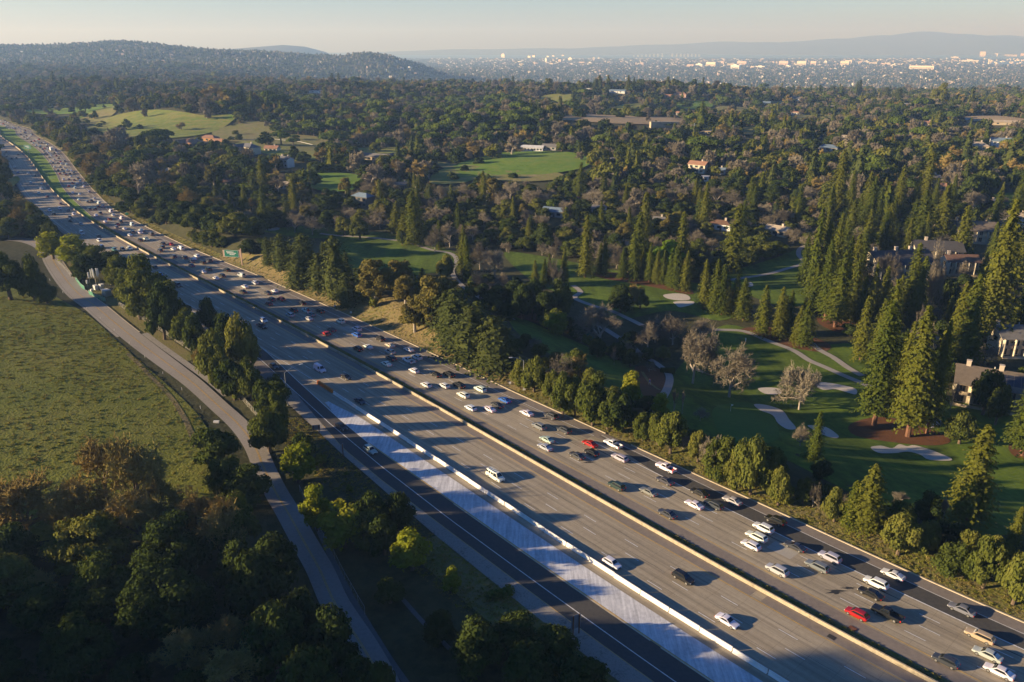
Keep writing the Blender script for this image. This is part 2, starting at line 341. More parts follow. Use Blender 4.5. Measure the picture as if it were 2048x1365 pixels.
def sheet_px(name, poly, mat, lift=.06, step=None, world=False, kind='structure'):
    """a sheet laid on the terrain inside an outline"""
    pts = [Vector(p) if world else Vector(P2(*p)) for p in poly]
    # subdivide + smooth outline
    n = len(pts); sm = []
    for i in range(n):
        a, b, c_, d = pts[i - 1], pts[i], pts[(i + 1) % n], pts[(i + 2) % n]
        for k in range(4):
            tt = k / 4; sm.append(.5 * ((2 * b) + (c_ - a) * tt + (2 * a - 5 * b + 4 * c_ - d) * tt ** 2 + (3 * b - 3 * c_ + d - a) * tt ** 3))
    xs = [q.x for q in sm]; ys = [q.y for q in sm]
    if step is None: step = max(1.5, min(max(xs) - min(xs), max(ys) - min(ys)) / 14)
    gx = np.arange(min(xs), max(xs), step); gy = np.arange(min(ys), max(ys), step)
    X, Y = [a.ravel() for a in np.meshgrid(gx, gy)]
    if len(X) > 60000: X = X[::2]; Y = Y[::2]
    pl = [(q.x, q.y) for q in sm]; k = inside(pl, X, Y)
    vs = sm + [Vector((a, b)) for a, b in zip(X[k], Y[k])]
    es = [(i, (i + 1) % len(sm)) for i in range(len(sm))]
    r = delaunay_2d_cdt(vs, es, [list(range(len(sm)))], 1, 1e-4)
    V = np.array([(v.x, v.y) for v in r[0]]); Z = tz(V[:, 0], V[:, 1]) + lift
    me = mesh(name, np.column_stack([V, Z]), r[2], mat, smooth=True)
    # face up
    bm = bmesh.new(); bm.from_mesh(me)
    for f in bm.faces:
        if f.normal.z < 0: f.normal_flip()
    bm.to_mesh(me); bm.free()
    o = obj(name, me)
    if kind: o['kind'] = kind
    return o, pl
def strip(name, s0, s1, oL, oR, z, mat, step=4, kind='structure', ground_follow=False, parent=None):
    f = lambda q: q if callable(q) else (lambda s, q=q: q)
    oL, oR = f(oL), f(oR); S = np.arange(s0, s1 + step * .5, step); nn = 5 if ground_follow else 1
    vs = []; fs = []; uvs = []
    for i, s in enumerate(S):
        for j in range(nn + 1):
            o_ = float(oL(s)) + (float(oR(s)) - float(oL(s))) * j / nn; q = rpt(s, o_, z)
            if ground_follow: q = (q[0], q[1], tzf(q[0], q[1]) + z)
            vs.append(q); uvs.append((o_, s))
    for i in range(len(S) - 1):
        for j in range(nn): a = i * (nn + 1) + j; fs.append((a, a + 1, a + nn + 2, a + nn + 1))
    me = mesh(name, vs, fs, mat, smooth=True); uv = me.uv_layers.new(name='UVMap')
    for l in me.loops: uv.data[l.index].uv = uvs[l.vertex_index]
    o = obj(name, me, parent)
    if kind: o['kind'] = kind
    return o
def ribbon(name, pts, w_, mat, lift=.08, kind='structure', z=None, step=2.0):
    P = [Vector(p[:2]) for p in pts]; path = []
    for i in range(len(P) - 1):
        a = P[max(0, i - 1)]; b = P[i]; c_ = P[i + 1]; d = P[min(len(P) - 1, i + 2)]
        m_ = max(2, int((c_ - b).length / step))
        for k in range(m_):
            tt = k / m_; path.append(.5 * ((2 * b) + (c_ - a) * tt + (2 * a - 5 * b + 4 * c_ - d) * tt ** 2 + (3 * b - 3 * c_ + d - a) * tt ** 3))
    path.append(P[-1]); vs = []; fs = []
    for i, q in enumerate(path):
        d = (path[min(i + 1, len(path) - 1)] - path[max(i - 1, 0)]).normalized(); n = Vector((d.y, -d.x))
        ww = w_(i / len(path)) if callable(w_) else w_
        for k in (-.5, 0, .5): e = q + n * ww * k; vs.append((e.x, e.y, (tzf(e.x, e.y) + lift) if z is None else z))
    for i in range(len(path) - 1):
        for k in (0, 1): a = 3 * i + k; fs.append((a, a + 3, a + 4, a + 1))
    me = mesh(name, vs, fs, mat, smooth=True); o = obj(name, me)
    if kind: o['kind'] = kind
    return o, path
def offset_path(path, d):
    out = []
    for i, q in enumerate(path):
        t_ = (path[min(i + 1, len(path) - 1)] - path[max(i - 1, 0)]).normalized(); out.append(q + Vector((t_.y, -t_.x)) * d)
    return out
# --- highway
S0, S1 = -90, 1330
strip('road', S0, S1, grassR, lambda s: kerbR(s) - .15, .02, MG['pave'])
strip('road', S0, S1, outL, -.16, .02, MG['pave'])
strip('road_shoulder', S0, S1, lambda s: kerbR(s) - 3.1 - .9 * ss(100, 200, s), lambda s: kerbR(s) - .16, .024, MG['shoulder'])
strip('road_shoulder', S0, S1, grassR, lambda s: yelR(s) - .45, .024, MG['shoulder'])
strip('road_shoulder', 60, S1, lambda s: yelL(s) + .35, lambda s: -.17, .024, MG['shoulder'])
strip('road_shoulder', S0, 60, lambda s: yelL(s) + .35, lambda s: -.17, .024, MG['shoulder'])
strip('road_shoulder', 190, S1, lambda s: outL(s), lambda s: np.minimum(edgeL(s) - .25, exitW(s) - .3), .024, MG['shoulder'])
strip('asphalt_lane', S0, 119, lambda s: 17.75 + 3.2 * ss(96, 119, s) , lambda s: 21.45 - .3 * ss(90, 119, s), .028, MG['asphalt'])
strip('road_shoulder', 119, 560, lambda s: kerbR(s) - 5.2, lambda s: kerbR(s) - 3.9, .028, MG['shoulder'])
strip('asphalt_lane', S0, 226, exitD, lambda s: exitR(s) - .15, .028, MG['asphalt'])
strip('road_shoulder', S0, 200, outL, lambda s: exitD(s), .028, MG['gravel'])
strip('concrete_slab', S0, 178, lambda s: -23.4 + 1.2 * ss(150, 178, s) + 1.6 * ss(168, 178, s), lambda s: -18.1 - 1.4 * ss(163, 178, s), .032, MG['slab'])
strip('concrete_patch', 61, 66.4, 12.0, 15.1, .03, MG['patch'], 1)
strip('concrete_patch', 222, 228, 12.2, 15.4, .03, MG['patch'], 1); strip('concrete_patch', 520, 545, 14.4, 20, .03, MG['patch'], 2)
strip('concrete_patch', 64, 118, lambda s: -23.9, lambda s: -23.62, .036, MG['kerb']); strip('concrete_patch', S0, 64, -23.9, -23.6, .036, MG['kerb'])
# median planting
strip('median_grass', S0, 470, .2, lambda s: grassR(s) - .02, .10, MG['verge'], 3)
strip('median_grass', 470, S1, .2, lambda s: grassR(s) - .02, .11, MG['bright'], 3)
# painted lines
marks = []
def line(s0, s1, o_, w_=.13, mat='white', z=.034): 
    f = o_ if callable(o_) else (lambda s, q=o_: q)
    return strip('road_marking', s0, s1, lambda s: f(s) - w_ / 2, lambda s: f(s) + w_ / 2, z, MG[mat], 4)
line(S0, S1, yelR, .13, 'yellow'); line(S0, S1, lambda s: yelL(s), .13, 'yellow')
line(S0, 119, 17.62, .22); line(119, S1, lambda s: kerbR(s) - 3.0, .13); line(S0, 119, 21.6, .12)
line(224, S1, lambda s: edgeL(s) + .1, .14); line(186, 226, lambda s: -15.75, .15)
line(150, 226, lambda s: exitR(s), .17); line(S0, 150, lambda s: exitR(s) + .05, .17, 'yellow'); line(S0, 300, exitW, .17)
line(118, 165, lambda s: exitD(s) - .1, .1, 'yellow'); line(40, 118, lambda s: exitD(s) - .1, .1, 'yellow')
mb = MB()
def dash(o_, a, b, ph, per=10.9, ln=3.3):
    s = a + ph
    while s < b:
        q = [rpt(s, o_(s) - .07, .036), rpt(s, o_(s) + .07, .036), rpt(s + ln, o_(s + ln) + .07, .036), rpt(s + ln, o_(s + ln) - .07, .036)]
        mb.add(q, [(0, 1, 2, 3)]); s += per
laneR = lambda i: (lambda s: yelR(s) + (2.95 + .08 * ss(100, 200, s)) * i)
for i in (1, 2, 3): dash(laneR(i), S0, S1 - 10, 4.3 + 1.1 * (i % 2))
for i in (1, 2, 3): dash(lambda s, i=i: yelL(s) - .35 - 3.17 * i, S0, S1 - 10, 5.2 + 3 * (i % 2))
o = mb.build('road_marking', MG['white']); o['kind'] = 'structure'
# tar repairs and stains
for (a, b, c_) in [(1178, 928, 7), (1698, 1180, 6), (1672, 1188, 9), (1540, 1180, 4), (1255, 925, 5), (1090, 840, 6)]:
    q = gp(a, b)[0]; bm = bmesh.new(); n_ = 14
    vs = [bm.verts.new((q[0] + (c_ * .16 * (.4 + random.random())) * math.cos(k * 6.283 / n_) * (1.6 if k % 3 else .6), q[1] + c_ * .07 * (.4 + random.random()) * math.sin(k * 6.283 / n_), .04)) for k in range(n_)]
    bm.faces.new(vs); me = bpy.data.meshes.new('tar_repair'); bm.to_mesh(me); bm.free(); me.materials.append(MG['tar']); tag(obj('tar_repair', me), kind='structure')
for q_ in (-5.1, -8.4, -11.9, 7.1, 10.3, 13.4): strip('tar_joint', S0, 330, lambda s, q=q_: q + .07 * math.sin(s * .21 + q) + .04 * math.sin(s * 1.1) - .03, lambda s, q=q_: q + .07 * math.sin(s * .21 + q) + .04 * math.sin(s * 1.1) + .03 * math.sin(s * .37 + q), .032, MG['tar'], 2)
strip('tar_joint', 20, 130, lambda s: 15.6 - .1 * math.sin(s * .3), lambda s: 15.72 + .05 * math.sin(s * 1.3), .034, MG['tar'], 2)
# kerb on the right, and low wall
def kerbmesh(name, s0, s1, f, w_, h, mat, step=4, z0=-.3):
    S = np.arange(s0, s1 + .1, step); mb_ = MB(); vs = []; fs = []
    for i, s in enumerate(S):
        o_ = float(f(s)); vs += [rpt(s, o_ - w_ / 2, z0), rpt(s, o_ - w_ / 2, h), rpt(s, o_ + w_ / 2, h), rpt(s, o_ + w_ / 2, z0)]
    for i in range(len(S) - 1):
        a = 4 * i
        for k in range(4): fs.append((a + k, a + (k + 1) % 4, a + 4 + (k + 1) % 4, a + 4 + k))
    fs.append((0, 3, 2, 1)); a = 4 * (len(S) - 1); fs.append((a, a + 1, a + 2, a + 3))
    return mesh(name, vs, fs, mat)
for a, b in [(S0, 112), (118, 300), (303, S1)]: tag(obj('kerb', kerbmesh('kerb', a, b, kerbR, .3, .16, MG['kerb'])), kind='structure')
tag(obj('kerb', kerbmesh('kerb', 470, S1, lambda s: grassR(s) - .1, .3, .14, MG['kerb'])), kind='structure')
# --- frontage road
fpts = [FR[i] for i in range(len(FR))]
_, fpath = ribbon('frontage_road', fpts, lambda f: 6.0 - 1.3 * float(ss(.5, .7, f)), MG['froad'], z=.03)
yp = offset_path(fpath, 0.1)
def pline(name, path, w_, mat, z, kind='structure'):
    vs = []; fs = []
    for i, q in enumerate(path):
        t_ = (path[min(i + 1, len(path) - 1)] - path[max(i - 1, 0)]).normalized(); n_ = Vector((t_.y, -t_.x))
        for k in (-.5, .5): e = q + n_ * w_ * k; vs.append((e.x, e.y, z if not callable(z) else z(e.x, e.y)))
    fs = [(2 * i, 2 * i + 2, 2 * i + 3, 2 * i + 1) for i in range(len(path) - 1)]
    return tag(obj(name, mesh(name, vs, fs, mat)), kind=kind)
pline('road_marking', offset_path(fpath, .16), .09, MG['yellow'], .045); pline('road_marking', offset_path(fpath, -.06), .09, MG['yellow'], .045)
fk = offset_path(fpath, -3.2)   # right edge when walking towards the camera is the left of travel
# which side faces the highway?
sgn = 1 if rso([fk[40].x], [fk[40].y])[1][0] > rso([fpath[40].x], [fpath[40].y])[1][0] else -1
HS = -3.15 * sgn; FS = 3.15 * sgn    # highway side / field side offsets
pline('kerb', offset_path(fpath[:int(len(fpath) * .5)], HS), .35, MG['kerb'], .09)
pline('gravel_strip', offset_path(fpath[:int(len(fpath) * .5)], FS * 1.12), .9, MG['gravel'], .05)
_n = len(fpath)
pline('gravel_strip', offset_path(fpath[int(_n * .50):int(_n * .68)], HS * 1.28), 1.9, MG['gravel'], .06)
FPATH = fpath
# verges between frontage road and highway, banks on the right
pline('verge_grass', offset_path(fpath[6:int(len(fpath) * .6)], HS * 2.0), 4.2, MG['verge'], lambda x, y: max(tzf(x, y), 0) + .05)
strip('bank_grass', 150, 345, lambda s: kerbR(s) + .14, lambda s: kerbR(s) + 15 - 8 * ss(290, 345, s), .12, MG['bank'], 3, ground_follow=True)
strip('verge_grass', S0, 150, lambda s: kerbR(s) + .14, lambda s: kerbR(s) + 7.5, .12, MG['verge'], 3, ground_follow=True)
strip('verge_grass', 345, S1, lambda s: kerbR(s) + .14, lambda s: kerbR(s) + 4, .12, MG['verge'], 6, ground_follow=True)
strip('bank_grass', 40, 108, lambda s: outL(s) - 7, lambda s: outL(s) + .3, .14, MG['verge'], 3, ground_follow=True)
# --- meadow on the left
mpl = [(-60, 528), (60, 560), (118, 598), (172, 628), (236, 684), (285, 728), (340, 775), (392, 826), (420, 868), (440, 915), (455, 960), (440, 1010), (330, 1060), (150, 1075), (-80, 1080), (-250, 900)]
_, MEADOW = sheet_px('meadow', mpl, MG['meadow'], .10, 3.0)
tr_ = [(255, 708), (300, 752), (345, 800), (375, 850), (392, 895)]
ribbon('footpath', [P2(*q) for q in tr_], 1.3, MG['bank'], .16)
# --- golf course
T = []
T.append(sheet_px('fairway', [(1008, 506), (1090, 514), (1240, 543), (1420, 573), (1480, 615), (1440, 642), (1340, 622), (1230, 640), (1150, 600), (1060, 560)], MG['turf'])[1])
T.append(sheet_px('fairway', [(1452, 548), (1540, 520), (1606, 500), (1622, 560), (1622, 605), (1560, 612), (1500, 592), (1450, 572)], MG['turf'])[1])
T.append(sheet_px('fairway', [(1020, 630), (1100, 662), (1200, 705), (1290, 748), (1325, 800), (1240, 790), (1160, 740), (1040, 672)], MG['turf'])[1])
T.append(sheet_px('fairway', [(1350, 745), (1436, 655), (1510, 662), (1600, 695), (1720, 690), (1830, 770), (1960, 790), (2100, 860), (2140, 1010), (1990, 1075), (1880, 1050), (1700, 985), (1560, 915), (1440, 880), (1345, 840), (1325, 790)], MG['turf'])[1])
T.append(sheet_px('fairway', [(655, 480), (700, 470), (790, 474), (870, 492), (915, 510), (905, 545), (850, 548), (740, 545), (690, 530)], MG['turf'])[1])
T.append(sheet_px('fairway', [(505, 458), (600, 452), (720, 462), (800, 470), (700, 478), (560, 470)], MG['turf'])[1])
T.append(sheet_px('fairway', [(1950, 395), (2060, 385), (2070, 408), (1990, 412)], MG['turf'])[1])
sheet_px('golf_green', [(1424, 828), (1440, 812), (1490, 806), (1532, 822), (1556, 856), (1550, 884), (1490, 888), (1442, 870)], MG['green'], .14)
BK = [[(1327, 591), (1352, 588), (1374, 591), (1380, 600), (1357, 602), (1334, 598)], [(1347, 605), (1372, 603), (1389, 605), (1382, 611), (1360, 616), (1351, 610)],
 [(1508, 810), (1535, 812), (1565, 823), (1578, 840), (1592, 858), (1575, 860), (1556, 848), (1545, 832), (1520, 822)], [(1616, 852), (1650, 855), (1676, 872), (1672, 878), (1650, 873), (1625, 860)],
 [(1741, 896), (1762, 893), (1784, 898), (1798, 890), (1814, 894), (1828, 892), (1858, 900), (1881, 909), (1902, 918), (1898, 923), (1858, 921), (1840, 911), (1815, 905), (1788, 908), (1756, 907)],
 [(1628, 772), (1644, 766), (1681, 771), (1711, 779), (1712, 790), (1696, 787), (1671, 780), (1646, 781)], [(1516, 778), (1550, 777), (1566, 783), (1556, 790), (1530, 789)], [(1492, 567), (1503, 566), (1506, 573), (1494, 575)], [(518, 457), (555, 456), (556, 461), (522, 461)],
 [(1850, 838), (1872, 836), (1885, 846), (1862, 858), (1848, 850)], [(1970, 400), (1995, 398), (1998, 404), (1975, 405)]]
for b in BK: sheet_px('sand_bunker', b, MG['sand'], .18)
for q in [[(1700, 850), (1760, 835), (1840, 850), (1900, 880), (1870, 892), (1780, 885), (1710, 872)], [(1480, 662), (1530, 655), (1600, 668), (1660, 690), (1640, 705), (1560, 690)], [(1640, 630), (1700, 632), (1740, 655), (1690, 668), (1640, 650)], [(1195, 545), (1280, 552), (1370, 575), (1380, 590), (1290, 572), (1200, 556)], [(1270, 735), (1320, 740), (1330, 770), (1310, 800), (1285, 790)], [(1020, 612), (1100, 640), (1090, 650), (1010, 628)], [(2020, 885), (2080, 880), (2090, 915), (2030, 915)]]:
    sheet_px('pine_litter', q, MG['needles'], .13)
PATHS = [[(640, 468), (672, 472), (724, 475), (787, 481), (817, 486), (864, 501), (895, 506), (910, 514), (913, 526), (904, 542), (912, 560), (930, 577), (962, 598), (999, 626), (1026, 640)],
 [(1180, 640), (1230, 672), (1259, 690), (1284, 712), (1311, 727), (1337, 750), (1336, 775), (1319, 805), (1296, 826), (1280, 850)],
 [(1410, 660), (1436, 661), (1474, 662), (1499, 667), (1536, 683), (1586, 702), (1618, 722), (1648, 735), (1686, 752), (1715, 764), (1740, 775)],
 [(1598, 660), (1623, 688), (1640, 702), (1666, 716), (1696, 737), (1724, 753)], [(1146, 572), (1161, 585), (1149, 597), (1184, 612), (1220, 622), (1249, 635), (1284, 652)],
 [(1440, 568), (1456, 562), (1486, 557), (1536, 549), (1568, 540), (1606, 527), (1597, 510), (1603, 496), (1630, 488)]]
for q in PATHS: ribbon('footpath', [P2(*a) for a in q], 2.3, MG['pathm'], .2)
ribbon('footpath', [P2(*a) for a in [(1284, 745), (1300, 768), (1320, 782)]], 1.0, MG['bank'], .2)
# --- open hillsides
HM = [('hill', [(165, 262), (215, 238), (290, 222), (400, 232), (466, 231), (455, 252), (400, 272), (330, 279), (250, 276), (190, 268)]), ('bright', [(385, 240), (470, 231), (452, 252), (400, 266), (372, 258)]),
 ('bright', [(158, 221), (180, 212), (225, 210), (230, 217), (190, 226), (160, 240)]), ('hilltan', [(160, 240), (225, 214), (232, 226), (175, 252)]), ('bright', [(25, 222), (100, 219), (165, 217), (160, 227), (60, 228)]),
 ('hilltan', [(428, 263), (500, 245), (545, 252), (556, 270), (500, 286), (440, 280)]), ('hilltan', [(540, 272), (650, 278), (655, 300), (600, 305), (520, 296)]), ('hill', [(470, 290), (520, 284), (600, 300), (660, 310), (620, 325), (560, 318), (500, 300)]),
 ('bright', [(590, 346), (650, 348), (712, 352), (720, 368), (700, 384), (640, 384), (600, 366)]), ('bright', [(905, 336), (960, 318), (1000, 308), (1130, 306), (1182, 322), (1160, 340), (1080, 352), (1010, 352), (940, 356)]), ('hilltan', [(980, 345), (1100, 346), (1130, 358), (1060, 366), (980, 362)]),
 ('hill', [(870, 348), (910, 336), (960, 346), (930, 368), (862, 370)]), ('hilltan', [(858, 322), (900, 330), (960, 336), (900, 345)]), ('hill', [(700, 300), (800, 296), (820, 306), (720, 310)]),
 ('hill', [(1075, 203), (1090, 192), (1140, 189), (1148, 200), (1110, 206)]), ('hill', [(1208, 222), (1235, 213), (1275, 208), (1292, 212), (1285, 224), (1240, 226)]), ('bright', [(1350, 212), (1370, 204), (1418, 204), (1422, 217), (1370, 219)]),
 ('tan', [(1120, 236), (1180, 230), (1290, 236), (1355, 237), (1362, 246), (1260, 250), (1160, 244)]), ('hilltan', [(1430, 218), (1470, 214), (1500, 220), (1470, 232)]), ('hilltan', [(1480, 260), (1520, 254), (1530, 266), (1490, 272)]),
 ('tan', [(1925, 236), (1990, 233), (2050, 240), (2050, 246), (1990, 246), (1930, 243)]), ('hilltan', [(1570, 236), (1620, 230), (1700, 236), (1660, 250), (1600, 250)]), ('hill', [(0, 468), (40, 455), (45, 462), (10, 472)]), ('hill', [(0, 380), (30, 356), (40, 364), (12, 386)]),
 ('hilltan', [(1540, 205), (1560, 203), (1565, 210), (1545, 212)]), ('hilltan', [(0, 158), (30, 156), (38, 162), (10, 166)]), ('hill', [(1870, 360), (1910, 380), (1900, 430), (1925, 440), (1960, 420), (1950, 395)])]
HPOLY = []
for k, (mt, q) in enumerate(HM): HPOLY.append(sheet_px('hill_meadow', q, MG[mt], 1.0 if q[0][1] < 400 else .3)[1])
# --- water, far shore
mw, t, out = newmat('bay_water'); bs = N(t, 'ShaderNodeBsdfPrincipled'); bs.inputs['Base Color'].default_value = (.10, .16, .2, 1); bs.inputs['Roughness'].default_value = .35
t.links.new(bs.outputs[0], out.inputs[0])
wv = [(-15500, 13000, -113.5), (15500, 13000, -113.5), (15500, 25500, -113.5), (-15500, 25500, -113.5)]
tag(obj('water', mesh('water', wv, [(0, 1, 2, 3)], mw)), kind='structure')
# salt pond on the flats to the right (photo: pale strip), raised a little above the plain
pq = [P2(1965, 127), P2(1995, 122), P2(2100, 121), P2(2100, 128), P2(2000, 130)]
vs = [(a, b, tzf(a, b) + 3) for a, b in pq]; tag(obj('water', mesh('water', vs, [tuple(range(len(vs)))], mw)), kind='structure')
# far hills across the bay
mh = ground_mat('far_hills', [(.10, .11, .06), (.16, .14, .08)], .0006, .004)
def range_mesh(name, y0, prof, depth, base):
    xs = np.arange(-15000, 15001, 250.); vs = []; fs = []
    for j, (f, g) in enumerate([(0, 0), (.25, .45), (.5, .85), (.75, 1.0), (1, .9)]):
        for x in xs:
            hh = np.interp(x, [p_[0] for p_ in prof], [p_[1] for p_ in prof]); n_ = 1 + .12 * math.sin(x / 900 + j) + .08 * math.sin(x / 370 + 2 * j)
            vs.append((x, y0 + depth * f + 300 * math.sin(x / 2100), base + hh * g * n_))
    n_ = len(xs)
    for j in range(4):
        for i in range(n_ - 1): a = j * n_ + i; fs.append((a, a + 1, a + n_ + 1, a + n_))
    return tag(obj(name, mesh(name, vs, fs, mh, smooth=True)), kind='structure')
hpx = lambda px, py, d: ((px - 1024) / F * d, H - (py - 92) / F * d)
def prof(pts, d, base): return [(hpx(a, b, d)[0], hpx(a, b, d)[1] - base) for a, b in pts]
range_mesh('hills', 19500, prof([(-200, 104), (700, 104), (1000, 98), (1250, 93), (1500, 85), (1650, 78), (1850, 72), (2048, 73), (2300, 70)], 20500, -113), 2200, -113)
range_mesh('hills', 9000, prof([(-400, 104), (300, 105), (430, 98), (520, 92), (580, 91), (640, 102), (690, 127), (2300, 135)], 9500, -116), 1500, -116)
# ------------------------------------------------------------------ landmarks for labels
LM = []      # (text, x, y)
def lm(text, px, py): LM.append((text, *P2(px, py)))
ORD = [''] + [q + ' ' for q in 'second third fourth fifth sixth seventh eighth ninth tenth eleventh twelfth thirteenth fourteenth fifteenth sixteenth seventeenth eighteenth nineteenth twentieth'.split()] + ['twenty-' + q + ' ' for q in 'first second third fourth fifth sixth seventh eighth ninth'.split()] + ['thirtieth '] + ['thirty-' + q + ' ' for q in 'first second third fourth fifth sixth seventh eighth ninth'.split()] + ['fortieth ']
def rank_labels(items, lms, fmt):
    """items: (obj, desc, x, y); a label from the nearest landmark, the side of it and the order of nearness"""
    groups = {}
    L = np.array([(a, b) for _, a, b in lms])
    for o_, d, x, y in items:
        k = int(np.argmin(np.hypot(L[:, 0] - x, L[:, 1] - y))); dx, dy = x - L[k][0], y - L[k][1]
        side = ('right of' if dx > 0 else 'left of') if abs(dx) > abs(dy) * .8 else ('beyond' if dy > 0 else 'in front of')
        groups.setdefault((d, k, side), []).append((math.hypot(dx, dy), o_))
    seen_ = {}
    for (d, k, side), v in groups.items():
        v.sort(key=lambda q: q[0])
        for i, (_, o_) in enumerate(v): o_['label'] = fmt(d, ORD[min(i, len(ORD) - 1)], side, lms[k][0], i)
# ------------------------------------------------------------------ barriers
bm_ = MG['conc']
o = obj('median_barrier', kerbmesh('median_barrier', S0, 600, lambda s: 0, .26, .74, bm_, 3)); tag(o, 'long tan concrete barrier along the planted strip between the carriageways', 'barrier')
o = obj('median_barrier', kerbmesh('median_barrier', 600.3, S1, lambda s: 0, .34, .95, bm_, 4)); tag(o, 'far run of pale concrete barrier beside the wide grass median', 'barrier')
kw = flat('white_concrete', (.80, .77, .72), .8, var=.12, scale=.6)
prof_ = [(-.30, 0), (-.30, .08), (-.13, .26), (-.08, .78), (.08, .78), (.13, .26), (.30, .08), (.30, 0)]
def krail_mesh(L=6.0):
    vs = []; fs = []
    for x in (-L / 2, L / 2): vs += [(x, a, b) for a, b in prof_]
    n = len(prof_)
    for k in range(n): fs.append((k, (k + 1) % n, n + (k + 1) % n, n + k))
    fs += [tuple(range(n - 1, -1, -1)), tuple(range(n, 2 * n))]
    return mesh('barrier_segment', vs, fs, kw)
km = krail_mesh(5.95); s = 178.5; i = 0; first = None
while s > -75:
    a = rpt(s, -16.05 + .05 * math.sin(i * 1.7), .022)
    if first is None: o = first = obj('barrier_segment', km)
    else: o = first.copy(); link(o)
    o.location = a; o.rotation_euler = (0, 0, rang(s) + random.uniform(-.012, .012))
    nth = ['first', 'second', 'third', 'fourth', 'fifth', 'sixth', 'seventh', 'eighth', 'ninth', 'tenth', 'eleventh', 'twelfth', 'thirteenth', 'fourteenth', 'fifteenth', 'sixteenth', 'seventeenth', 'eighteenth', 'nineteenth', 'twentieth']
    wd = nth[i] if i < 20 else ('twenty-' + nth[i - 20] if i < 29 else ('thirtieth' if i == 29 else ('thirty-' + nth[i - 30] if i < 39 else 'fortieth')))
    tag(o, f'white concrete barrier segment, {wd} counting from the orange crash cushion', 'barrier segment', 'white concrete barrier segments beside the bare slab')
    s -= 6.06; i += 1
# crash cushion
orange = flat('orange_plastic', (.60, .17, .015), .6, var=.2, scale=3)
cc = empty('crash_cushion', rpt(186.5, -16.0, .022), rang(186.5)); tag(cc, 'orange crash cushion of linked barrels at the tip of the white barrier', 'crash cushion')
for k in range(9):
    mb = MB(); x = -3.8 + k * .95
    for (z0, z1, r) in ((0, .25, .36), (.25, .5, .44), (.5, .75, .38), (.75, .95, .42)): mb.tube((x, 0, z0), (x, 0, z1), r, r * .93, 10)
    mb.build('barrel', orange, cc)
mb = MB(); mb.box(-4.2, 4.3, -.05, .05, .6, .7); mb.build('rail', orange, cc)
# ------------------------------------------------------------------ street furniture
steel = flat('galvanised_steel', (.42, .43, .44), .45, .6, .1); wood = flat('weathered_post', (.16, .08, .035), .9, var=.3); signback = flat('sign_back', (.20, .22, .25), .6, .3, .1)
green = flat('sign_green', (.0, .16, .10), .5, var=.05); pinkp = flat('pink_steel', (.50, .34, .26), .6, var=.1); letter = flat('sign_letters', (.75, .75, .75), .5)
lamp_g = flat('lamp_glass', (.6, .6, .55), .3); tealm = flat('green_screen', (.05, .20, .13), .8, var=.2); redm = flat('red_plate', (.55, .04, .02), .6); bluem = flat('blue_plate', (.02, .10, .30), .6)
def lamp(base, h, arm, az, label):
    e = empty('street_lamp', base, az); tag(e, label, 'street lamp', 'tall highway street lamps')
    mb = MB(); mb.tube((0, 0, 0), (0, 0, h), .13, .08, 8); mb.tube((0, 0, 0), (0, 0, .5), .2, .2, 8); mb.build('pole', steel, e)
    mb = MB(); mb.tube((0, 0, h - .1), (arm * .5, 0, h + arm * .22), .06, .05, 6); mb.tube((arm * .5, 0, h + arm * .22), (arm, 0, h + arm * .30), .05, .045, 6); a = mb.build('arm', steel, e)
    mb = MB(); mb.box(arm - .1, arm + .8, -.16, .16, h + arm * .30 - .08, h + arm * .30 + .08); mb.build('lamp_head', lamp_g, e); return e
lamp((*P2(576, 812), 0), 9.3, 4.2, R(35), 'street lamp over the exit lane above the yellow pine')
lamp((*P2(483, 715), 0), 9.0, 4.5, R(35), 'street lamp rising from the oaks behind the pink sign')
lamp((*P2(1047, 782), 0), 9.0, 3.2, R(190), 'street lamp beyond the right kerb, over the red roadside plate')
lm('the exit lamp', 576, 812); lm('the red plate', 1047, 782)
def signgreen(base, w_, h, zb, az, posts, label, face_mat=green, lines_=((-.1, .55, .5), (.0, .15, .6), (.05, -.35, .35))):
    e = empty('highway_sign', base, az); tag(e, label, 'road sign')
    mb = MB(); mb.box(-w_ / 2, w_ / 2, -.06, .06, zb, zb + h); mb.build('panel', face_mat, e)
    if lines_:
        mb = MB()
        for k, (cx, cy, ww) in enumerate(lines_):
            zz = zb + h * (.5 + cy * .42); x = cx * w_ - ww * w_ / 2
            while x < cx * w_ + ww * w_ / 2: L = random.uniform(.18, .34); mb.box(x, x + L, -.075, -.061, zz - h * .06, zz + h * .06); x += L + .12
        mb.build('lettering', letter, e)
        mb = MB()
        for (a, b, c_, d) in ((-w_ / 2 + .06, w_ / 2 - .06, zb + .06, zb + .13), (-w_ / 2 + .06, w_ / 2 - .06, zb + h - .13, zb + h - .06), (-w_ / 2 + .06, -w_ / 2 + .13, zb + .14, zb + h - .14), (w_ / 2 - .13, w_ / 2 - .06, zb + .14, zb + h - .14)): mb.box(a, b, -.075, -.061, c_, d)
        mb.build('border', letter, e)
    return e
b = gp(484, 531)[0]; az = R(-12)
e = signgreen(b, 6.6, 3.0, 3.4, az, None, 'wide green highway sign with a pink post, on the dry bank past the right kerb')
for ch in e.children: ch.location = (-4.3, 0, 0)
mb = MB(); mb.box(-.22, .22, .08, .5, -.5, 7.2); mb.build('post', pinkp, e); mb = MB(); mb.box(-.98, -.24, .07, .22, 3.4, 6.6); mb.build('frame', pinkp, e); mb = MB(); mb.box(-8.3, -7.62, -.05, .1, 3.3, 6.3); mb.build('frame', pinkp, e)
lm('the big green sign', 484, 531)
b = gp(58, 310)[0]; e = signgreen((b[0], b[1], b[2]), 6.6, 3.2, 5.0, R(-10), None, 'distant green highway sign standing on the grass median')
